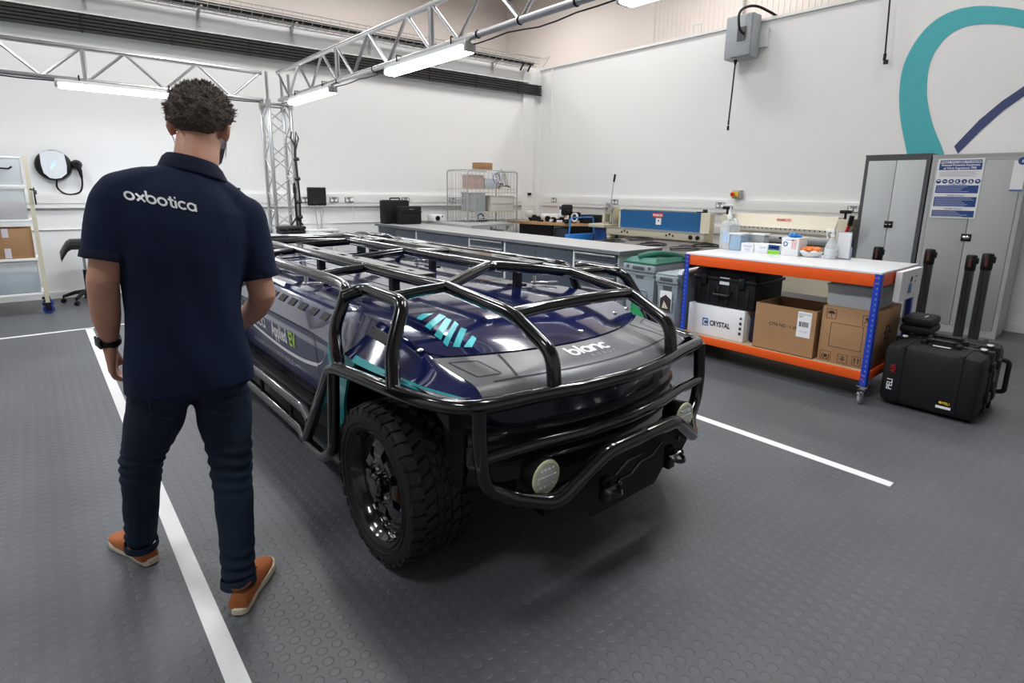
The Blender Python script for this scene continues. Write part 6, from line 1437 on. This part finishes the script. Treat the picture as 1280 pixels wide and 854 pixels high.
for k in range(5):
    a = 2*PI*k/5+2.9; mb = MB(); e = (sx_+.27*math.cos(a), sy_+.27*math.sin(a)); mb.tube([(sx_, sy_, .14), (sx_+.14*math.cos(a), sy_+.14*math.sin(a), .13), (*e, .085)], .02, 8, rad=[.032, .024, .018]); lg = obj('base_leg', mb, M_black, t)
    mb = MB()
    for s in (-1, 1): c_ = Vector((e[0]-math.sin(a)*.012*s, e[1]+math.cos(a)*.012*s, .03)); mb.lathe((0, 0, 0), [(0, -.007), (.027, -.007), (.03, 0), (.027, .007), (0, .007)], 14, 'Y'); n_ = 5*14; R = Matrix.Rotation(a, 3, 'Z'); mb.v[-n_:] = [R @ v+c_ for v in mb.v[-n_:]]
    mb.cyl((*e, .03), (*e, .085), .008, 8); obj('castor', mb, M_black, lg)
# ------------------------------------------------------------------ the man
def blob(parts, vox, smooth_it=4, fac=.6):
    """one continuous surface: overlapping tapered limbs and ellipsoids fused by a voxel remesh"""
    mb = MB()
    for p in parts:
        if p[0] == 'e': mb.ell(p[1], p[2], 20, 14, R=p[3] if len(p) > 3 else None)
        else:
            pts, rad = p[1], p[2]; P = [Vector(q) for q in pts]; Q = []; Rr = []
            for i in range(len(P)-1):
                for k in range(6):
                    t = k/6; Q.append(P[i].lerp(P[i+1], t)); s_ = t*t*(3-2*t); Rr.append(rad[i]*(1-s_)+rad[i+1]*s_)
            Q.append(P[-1]); Rr.append(rad[-1])
            mb.tube(Q, .1, 16, rad=Rr)
            for q, r_ in ((P[0], rad[0]), (P[-1], rad[-1])): mb.ell(q, (r_*.99,)*3, 16, 10)
    me = bpy.data.meshes.new('b'); me.from_pydata([tuple(v) for v in mb.v], [], mb.f)
    bm = bmesh.new(); bm.from_mesh(me); bmesh.ops.recalc_face_normals(bm, faces=bm.faces); bm.to_mesh(me); bm.free()
    o = bpy.data.objects.new('b', me); C.objects.link(o)
    m = o.modifiers.new('r', 'REMESH'); m.mode = 'VOXEL'; m.voxel_size = vox
    m = o.modifiers.new('s', 'SMOOTH'); m.factor = fac; m.iterations = smooth_it
    dg = bpy.context.evaluated_depsgraph_get(); e = bpy.data.meshes.new_from_object(o.evaluated_get(dg))
    out = MB(); out.v = [v.co.copy() for v in e.vertices]; out.f = [tuple(p.vertices) for p in e.polygons]; out.mi = [0]*len(out.f)
    bpy.data.objects.remove(o); bpy.data.meshes.remove(me); bpy.data.meshes.remove(e)
    return out
def squash(mb, f): mb.v = [f(v) for v in mb.v]; return mb
MAN = thing('person', 'man in navy polo shirt and dark jeans walking away, wearing tan shoes', 'person', (.30, 2.2, 0))
hd = Vector((.480, 2.255, 1.700))       # head centre
# head frame: looks away, turned to the right and bowed
Rh = Matrix.Rotation(-.42, 3, 'Z') @ Matrix.Rotation(-.20, 3, 'X') @ Matrix.Rotation(.10, 3, 'Y')   # local +y is the face direction
def H(x, y, z): return hd+Rh @ Vector((x, y, z))
Lsh, Lel, Lwr = (.205, 2.16, 1.450), (.138, 2.13, 1.205), (.140, 2.215, .985)
Rsh, Rel, Rwr = (.575, 2.17, 1.385), (.605, 2.13, 1.105), (.565, 2.33, .955)
Lhip, Lkn, Lan = (.262, 2.17, .88), (.190, 2.33, .50), (.165, 2.50, .09)
Rhip, Rkn, Ran = (.435, 2.15, .87), (.440, 2.12, .47), (.405, 2.005, .09)
parts = [('e', H(0, 0, .03), (.076, .096, .098), Rh), ('e', H(0, .035, -.045), (.060, .068, .070), Rh), ('e', H(0, .065, -.085), (.032, .028, .026), Rh),   # skull, jaw, chin
 ('e', H(0, .108, -.015), (.013, .018, .022), Rh), ('e', H(0, .098, -.058), (.026, .012, .010), Rh), ('e', H(0, .090, .035), (.055, .016, .012), Rh),
 ('l', [H(0, -.012, -.05), (.445, 2.200, 1.575), (.405, 2.19, 1.47)], [.068, .070, .060]),
 ('l', [(.385, 2.16, 1.42), (.355, 2.16, 1.15), (.35, 2.15, .92)], [.085, .11, .115]),
 ('l', [Lsh, Lel, (.137, 2.165, 1.11), Lwr], [.056, .044, .042, .027]), ('l', [Rsh, Rel, (.60, 2.20, 1.05), Rwr], [.056, .046, .044, .028]),
 ('l', [Lsh, (.38, 2.18, 1.455), Rsh], [.050, .05, .050]),
 ('l', [Lhip, Lkn, Lan], [.08, .05, .036]), ('l', [Rhip, Rkn, Ran], [.08, .05, .036]), ('l', [Lhip, (.35, 2.15, .92), Rhip], [.08, .10, .08]),
 ('l', [Lan, (.15, 2.56, .06)], [.034, .03]), ('l', [Ran, (.45, 2.05, .06)], [.034, .03])]
for s in (-1, 1):   # ears
    parts += [('e', H(s*.084, -.008, -.012), (.012, .020, .033), Rh), ('e', H(s*.093, -.020, -.004), (.007, .014, .028), Rh)]
def hand(w_, d, side, nrm, curl):
    """w_ wrist, d hand direction, side = thumb side, nrm = palm normal direction (fingers curl towards it)"""
    w_, d, side, nrm = Vector(w_), Vector(d).normalized(), Vector(side).normalized(), Vector(nrm).normalized(); out = []
    for k, (o_, L) in enumerate(((.028, .070), (.010, .078), (-.009, .073), (-.027, .060))):
        b = w_+d*.088+side*o_; out.append(('l', [w_+d*.01+side*o_*.55, b], [.020, .0125]))
        p = b; dd = d.copy(); P = [p]
        for j, f_ in enumerate((.45, .32, .25)):
            dd = (dd*math.cos(curl[j])+nrm*math.sin(curl[j])).normalized(); p = p+dd*L*f_; P.append(p)
            nrm2 = nrm
        out.append(('l', P, [.0105, .0098, .009, .0078]))
    b = w_+d*.028+side*.026; out.append(('l', [w_+d*.015+side*.012, b, b+d*.035+side*.020+nrm*.012, b+d*.065+side*.018+nrm*.024], [.019, .015, .0115, .009]))
    return out
parts += hand(Lwr, (-.02, .16, -1), (.15, .95, .1), (.95, -.1, -.1), (.25, .95, 1.5))
parts += hand(Rwr, (-.35, .55, -.45), (-.3, .1, .9), (-.9, -.3, 0), (.5, .9, 1.3))
body = blob(parts, .0062, 3, .5)
B = obj('body', body, M_skin, MAN)
# hair: cap over the back and top of the head, tufted
mbh = MB(); rows = []
NT, NP = 44, 60
for i in range(NT+1):
    th = math.radians(2+(i/NT)*128)
    row = []
    for j in range(NP):
        ph = 2*PI*j/NP; x, y, z = math.sin(th)*math.cos(ph), math.sin(th)*math.sin(ph), math.cos(th)
        front = max(0, y); lim = 128-70*front**.8-40*max(0, abs(x)-.35)*(1 if y > -.55 else 0)
        t2 = th*lim/128; x, y, z = math.sin(t2)*math.cos(ph), math.sin(t2)*math.sin(ph), math.cos(t2)
        p = Vector((x*.094, y*.106-.006, z*(.104 if z > 0 else .125)+.034))
        k = noise.noise(Vector((x, y, z))*5)*.010+noise.noise(Vector((x, y, z))*13+Vector((3, 1, 2)))*.008+noise.noise(Vector((x, y, z))*30)*.004
        fade = min(1, (NT-i)/7); p += Vector((x, y, z))*((.010+k)*fade-(.012)*(1-fade))
        row.append(hd+Rh @ p)
    rows.append(row+[row[0]])
mbh.grid(rows); hair = obj('hair', mbh, M_hair, MAN)
mb = MB(); rn = random.Random(21)
for k in range(2600):
    i, j = rn.randrange(0, NT-2), rn.randrange(0, NP); p = rows[i][j]; n = (p-(hd+Rh @ Vector((0, 0, .03)))).normalized()
    a = rn.random()*6.28; u = n.orthogonal().normalized(); v_ = n.cross(u); d = (u*math.cos(a)+v_*math.sin(a))*.009+n*.008*rn.random()
    w_ = d.cross(n).normalized()*.0016; q = p-n*.003
    mb.add([q-w_, q+w_, q+d*.7+n*.006+w_*.8, q+d*.7+n*.006-w_*.8, q+d*1.4+n*.005], [(0, 1, 2, 3), (3, 2, 4)])
hs = obj('hair_strands', mb, M_hair, hair, smooth=False); hs['kind'] = 'stuff'
# face details (turned away)
for s in (-1, 1):
    mb = MB(); mb.ell(H(s*.030, .082, .018), (.012, .010, .010), 12, 8, R=Rh); obj('eye', mb, M_paper, B)
    mb = MB(); mb.ell(H(s*.030, .092, .036), (.020, .006, .004), 10, 6, R=Rh); obj('eyebrow', mb, M_hair, B)
mb = MB(); mb.ell(H(0, .104, -.060), (.024, .006, .005), 12, 6, R=Rh); obj('lips', mb, M_lip, B)
# face mask with ear loops
mb = MB(); rws = []
for i in range(9):
    z = -.005-.105*i/8; row = []
    for j in range(13):
        a = math.radians(-78+156*j/12); r0 = .072-.010*(i/8)**2; yy = .030+(.098-.014*abs(i/8-.35)*2)*math.cos(a)
        row.append(H(r0*1.08*math.sin(a), yy, z+.012*(abs(a)/1.36)**2))
    rws.append(row)
mb.grid(rws); inner = [[p-Rh @ Vector((0, .003, 0)) for p in r_] for r_ in rws]; mb.grid(inner)
mk = obj('face_mask', mb, M_mask, MAN)
for s in (-1, 1):
    mb = MB(); mb.tube([H(s*.076, .050, -.015), H(s*.084, .015, .020), H(s*.092, -.018, .010), H(s*.088, -.012, -.025), H(s*.076, .045, -.085)], .0016, 5, bend=.02); obj('ear_loop', mb, M_paper, mk)
# polo shirt: torso, shoulders and short sleeves as one garment
def lerp3(a, b, t): return tuple(a[i]*(1-t)+b[i]*t for i in range(3))
sl_L, sl_R = lerp3(Lsh, Lel, .74), lerp3(Rsh, Rel, .76)
sp = [('l', [(.41, 2.165, 1.525), (.395, 2.165, 1.46)], [.078, .10])]
TOR = [(.815, .352, 2.145, .200, .146), (.90, .352, 2.14, .194, .140), (1.00, .352, 2.135, .178, .128), (1.08, .354, 2.135, .174, .124), (1.18, .360, 2.14, .182, .128), (1.28, .368, 2.145, .194, .134), (1.36, .376, 2.15, .200, .132), (1.43, .383, 2.152, .190, .118), (1.48, .392, 2.158, .150, .102), (1.53, .412, 2.175, .098, .086), (1.565, .425, 2.185, .078, .076)]
mbt = MB(); rr = []
for z, cx, cy, a, b in TOR:
    tilt = -.17*min(1, max(0, (z-.9)/.4))
    rr.append([Vector((cx+a*math.cos(2*PI*k/40), cy+b*(abs(math.sin(2*PI*k/40))**.85)*(1 if math.sin(2*PI*k/40) > 0 else -1), z+tilt*a*math.cos(2*PI*k/40))) for k in range(40)])
def shirt_mesh():
    mb = MB()
    for r_ in rr: pass
    mb.grid([r_+[r_[0]] for r_ in rr]); mb.add(rr[0], [tuple(range(39, -1, -1))]); mb.add(rr[-1], [tuple(range(40))])
    def limb(pts, rad):
        P = [Vector(q) for q in pts]; Q, Rr = [], []
        for i in range(len(P)-1):
            for k in range(6): t = k/6; Q.append(P[i].lerp(P[i+1], t)); Rr.append(rad[i]*(1-t)+rad[i+1]*t)
        Q.append(P[-1]); Rr.append(rad[-1]); mb.tube(Q, .1, 20, rad=Rr); mb.ell(P[0], (rad[0]*.98,)*3, 18, 12)
    limb([Lsh, lerp3(Lsh, Lel, .35), sl_L], [.073, .073, .070]); limb([Rsh, lerp3(Rsh, Rel, .35), sl_R], [.080, .078, .072])
    limb([(.215, 2.16, 1.468), (.30, 2.165, 1.488), (.39, 2.168, 1.50)], [.068, .070, .074]); limb([(.55, 2.17, 1.408), (.49, 2.17, 1.462), (.42, 2.168, 1.505)], [.068, .070, .074])
    me = bpy.data.meshes.new('b')
    me.from_pydata([tuple(v) for v in mb.v], [], mb.f)
    bm = bmesh.new(); bm.from_mesh(me); bmesh.ops.remove_doubles(bm, verts=bm.verts, dist=1e-5); bmesh.ops.recalc_face_normals(bm, faces=bm.faces); bm.to_mesh(me); bm.free()
    o = bpy.data.objects.new('b', me); C.objects.link(o)
    m = o.modifiers.new('r', 'REMESH'); m.mode = 'VOXEL'; m.voxel_size = .007
    m = o.modifiers.new('s', 'SMOOTH'); m.factor = .6; m.iterations = 9
    dg = bpy.context.evaluated_depsgraph_get(); e = bpy.data.meshes.new_from_object(o.evaluated_get(dg))
    out = MB(); N_ = [v.normal.copy() for v in e.vertices]
    for v, n in zip(e.vertices, N_):
        p = v.co.copy(); q = Vector((p.x*9, p.y*9, p.z*2.6)); f_ = noise.noise(q)*.006+noise.noise(Vector((p.x*22, p.y*22, p.z*7)))*.003
        # folds running from armpits to waist
        f_ += .004*math.sin((p.x-.35)*38+p.z*9)*max(0, min(1, (1.30-p.z)/.3))*max(0, min(1, (p.z-.83)/.1))
        out.v.append(p+n*f_)
    out.f = [tuple(p.vertices) for p in e.polygons]; out.mi = [0]*len(out.f)
    bpy.data.objects.remove(o); bpy.data.meshes.remove(me); bpy.data.meshes.remove(e)
    return out
sm = shirt_mesh(); SH = obj('polo_shirt', sm, M_shirt, MAN)
sbv = BVHTree.FromPolygons(sm.v, sm.f)
mb = MB()   # folded collar standing round the neck
nc = Vector((.432, 2.188, 1.555)); rc = []
for (r0, h) in ((.074, -.030), (.079, -.004), (.074, .024), (.069, .030), (.066, .018)):
    rc.append([nc+Vector((r0*math.cos(a)*1.08, r0*math.sin(a)*1.0, h-.27*r0*math.cos(a)-.10*r0*math.sin(a))) for a in [2*PI*k/36 for k in range(37)]])
mb.grid(rc); col = obj('collar', mb, M_shirtd, SH)
mb = MB()   # turned down leaf
rc = []
for (r0, h) in ((.070, .030), (.082, .016), (.098, -.022)):
    rc.append([nc+Vector((r0*math.cos(a)*1.08, r0*math.sin(a)*1.0, h-.30*r0*math.cos(a)-.10*r0*math.sin(a))) for a in [math.radians(-235+290*k/36) for k in range(37)]])
mb.grid(rc); mb.grid([[p-Vector((0, 0, .004)) for p in r_] for r_ in rc]); obj('collar_leaf', mb, M_shirtd, col)
def cuff(a, b, r_):
    mb = MB(); a, b = Vector(a), Vector(b); d = (b-a).normalized(); mb.tube([b-d*.028, b-d*.02, b+d*.002, b+d*.004], r_, 28, caps=False, rad=[r_-.004, r_+.001, r_+.001, r_-.012]); obj('sleeve_cuff', mb, M_shirtd, SH)
cuff(Lsh, sl_L, .0715); cuff(Rsh, sl_R, .0735)
# wording across the back
o_ = Vector((.309, 1.9, 1.450)); tl = -.215
def back_map(x, y):
    X = o_.x+x*math.cos(tl)-y*math.sin(tl)*0; Z = o_.z+y+x*math.sin(tl)
    h = sbv.ray_cast(Vector((X, 1.5, Z)), Vector((0, 1, 0))); p = h[0] if h[0] is not None else Vector((X, 2.03, Z))
    return p-Vector((0, .0022, 0))
mb = MB(); stroke_word(mb, 'oxbotica', .0255, .24, back_map); obj('back_lettering', mb, M_white, SH)
# jeans: pelvis and legs as one garment
mbj = []
J = [('l', [(.275, 2.165, .90), (.243, 2.20, .72), Lkn, (.180, 2.41, .30), (.168, 2.475, .12)], [.098, .094, .070, .062, .056]),
     ('l', [(.430, 2.15, .89), (.445, 2.155, .70), (.442, 2.115, .47), (.428, 2.06, .28), (.410, 2.01, .11)], [.098, .094, .071, .062, .057]),
     ('e', (.352, 2.15, .90), (.172, .112, .12)), ('e', (.285, 2.115, .86), (.095, .085, .10)), ('e', (.425, 2.10, .85), (.095, .085, .10))]
jm = blob(J, .007, 8, .6)
N2 = []
for i, v in enumerate(jm.v):
    q = Vector((v.x*7, v.y*7, v.z*16)); f_ = noise.noise(q)*.004
    kz = max(0, 1-abs(v.z-.50)/.14)+max(0, 1-abs(v.z-.15)/.10)*1.3+max(0, 1-abs(v.z-.78)/.08)*.5
    f_ += kz*.0045*math.sin(v.z*150+5*noise.noise(Vector((v.x*8, v.y*8, v.z*4))))
    leg = Vector((.20, 2.35, v.z)) if v.x < .34 else Vector((.44, 2.10, v.z))
    n = (v-Vector((leg.x, leg.y, v.z))); n = n.normalized() if n.length > .01 else Vector((0, 0, 0)); N2.append(v+n*f_)
jm.v = N2; JN = obj('jeans', jm, M_jean, MAN)
jbv = BVHTree.FromPolygons(jm.v, jm.f)
def jproj(x, z, o=.002):
    h = jbv.ray_cast(Vector((x, 1.4, z)), Vector((0, 1, 0))); p = h[0] if h[0] is not None else Vector((x, 2.0, z)); return p-Vector((0, o, 0))
thread = mat('seam_thread', (.03, .045, .07), .8)
for cx, cz, s in ((.275, .80, 1), (.43, .785, 1)):
    mb = MB(); pk = [(-.062, .04), (.062, .035), (.058, -.05), (0, -.085), (-.06, -.05), (-.062, .04)]
    for a, b in zip(pk, pk[1:]): mb.tube([jproj(cx+a[0]+(b[0]-a[0])*t, cz+a[1]+(b[1]-a[1])*t, .001) for t in (0, .33, .66, 1)], .0016, 5)
    obj('back_pocket', mb, thread, JN)
mb = MB(); mb.tube([jproj(.352, z, .001) for z in (.82, .79, .77)], .002, 5); obj('back_seam', mb, thread, JN)
def hem(p, d, r_):
    mb = MB(); p, d = Vector(p), Vector(d).normalized(); mb.tube([p-d*.018, p-d*.012, p+d*.012, p+d*.02], r_, 26, caps=False, rad=[r_-.004, r_-.001, r_, r_-.008]); obj('hem', mb, M_jean, JN)
hem((.167, 2.482, .085), (-.01, .06, -.3), .060); hem((.406, 2.005, .085), (-.02, -.05, -.3), .061)
# shoes
def shoe(heel, ang, L, lab):
    heel = Vector(heel); c_, s_ = math.cos(ang), math.sin(ang)
    def W(x, y, z): return Vector((heel.x+x*c_+y*s_, heel.y-x*s_+y*c_, z))       # y = along the foot
    prof_ = [(0, .018, .0), (.01, .030, 0), (.06, .036, .0), (.12, .036, .0), (.18, .045, .004), (.24, .048, .006), (.285, .035, .002), (.300, .016, 0)]
    k = L/.30; ring = []
    out = [(w_+o_, y*k) for y, w_, o_ in prof_]
    poly = [(w_, y) for w_, y in out]+[(-w_+.006, y) for w_, y in reversed(out)]
    mb = MB(); rows = [[W(x*q, (y-.15*k)*q+.15*k, z) for x, y in poly+[poly[0]]] for z, q in ((.002, .95), (.006, 1.0), (.026, 1.0), (.030, .96))]
    mb.grid(rows); mb.add(rows[0][:-1], [tuple(range(len(poly)-1, -1, -1))]); mb.add(rows[-1][:-1], [tuple(range(len(poly)))])
    so = obj('shoe_sole', mb, M_sole, MAN)
    # upper: arches along the length (y, half width, height)
    up_ = [(.006, .020, .060), (.012, .031, .085), (.04, .034, .092), (.075, .034, .095), (.11, .035, .094), (.15, .038, .080), (.19, .043, .063), (.23, .044, .052), (.265, .038, .042), (.288, .024, .034), (.294, .010, .030)]
    mb = MB(); rows = []
    for y, w_, h in up_:
        rows.append([W((w_*1.03)*math.cos(a)*(1-.28*max(0, math.sin(a))**2*(h > .07)), y*k, .026+(h-.026)*max(0, math.sin(a))**.62) for a in [PI*j/16 for j in range(17)]])
    mb.grid(rows); mb.add(rows[0], [tuple(range(17))]); mb.add(rows[-1], [tuple(range(16, -1, -1))])
    up2 = obj('shoe_upper', mb, M_shoe, MAN)
    mb = MB(); mb.tube([W(.03*math.cos(a), .062*k+.045*math.sin(a), .092) for a in [2*PI*j/20 for j in range(20)]], .006, 6, closed=True); obj('shoe_collar', mb, mat('brown_collar', (.10, .035, .012), .8), up2)
    for j in range(4):
        y = (.125+.022*j)*k; h = .093-.010*j; mb = MB(); mb.tube([W(-.022, y, h-.012), W(-.008, y+.004, h-.002), W(.008, y-.004, h-.002), W(.022, y, h-.012)], .0024, 6); obj('lace', mb, mat('brown_lace', (.09, .03, .012), .8), up2)
    mb = MB(); mb.tube([W(-.005, .125*k, .096), W(-.022, .115*k, .104), W(-.026, .135*k, .097), W(0, .128*k, .098), W(.024, .118*k, .103), W(.026, .138*k, .095), W(.003, .128*k, .098)], .0024, 6); obj('lace_bow', mb, mat('brown_lace', (.09, .03, .012), .8), up2)
    mb = MB(); mb.tube([W(-.034, .02*k, .045), W(0, -.001*k+.004, .052), W(.034, .02*k, .045)], .0016, 5, bend=.02); obj('heel_seam', mb, mat('brown_lace', (.09, .03, .012), .8), up2)
shoe((.190, 2.435, 0), -.30, .32, 'left'); shoe((.375, 1.925, 0), .62, .30, 'right')
# watch on the left wrist
mb = MB(); d = (Vector(Lwr)-Vector((.137, 2.165, 1.11))).normalized(); p = Vector(Lwr)-d*.012
mb.tube([p-d*.012, p-d*.010, p+d*.010, p+d*.012], .03, 24, caps=False, rad=[.030, .0325, .0320, .0295]); wt = obj('watch_strap', mb, M_black, MAN)
mb = MB(); n = Vector((-.9, -.35, 0)).normalized(); R = Matrix((n.cross(d).normalized(), n, d)).transposed(); mb.box(p+n*.034, (.034, .010, .038), R=R, bev=.004); obj('watch_case', mb, M_screen, wt)

# tidy helper properties
for o in bpy.data.objects:
    if '_o' in o.keys(): del o['_o']
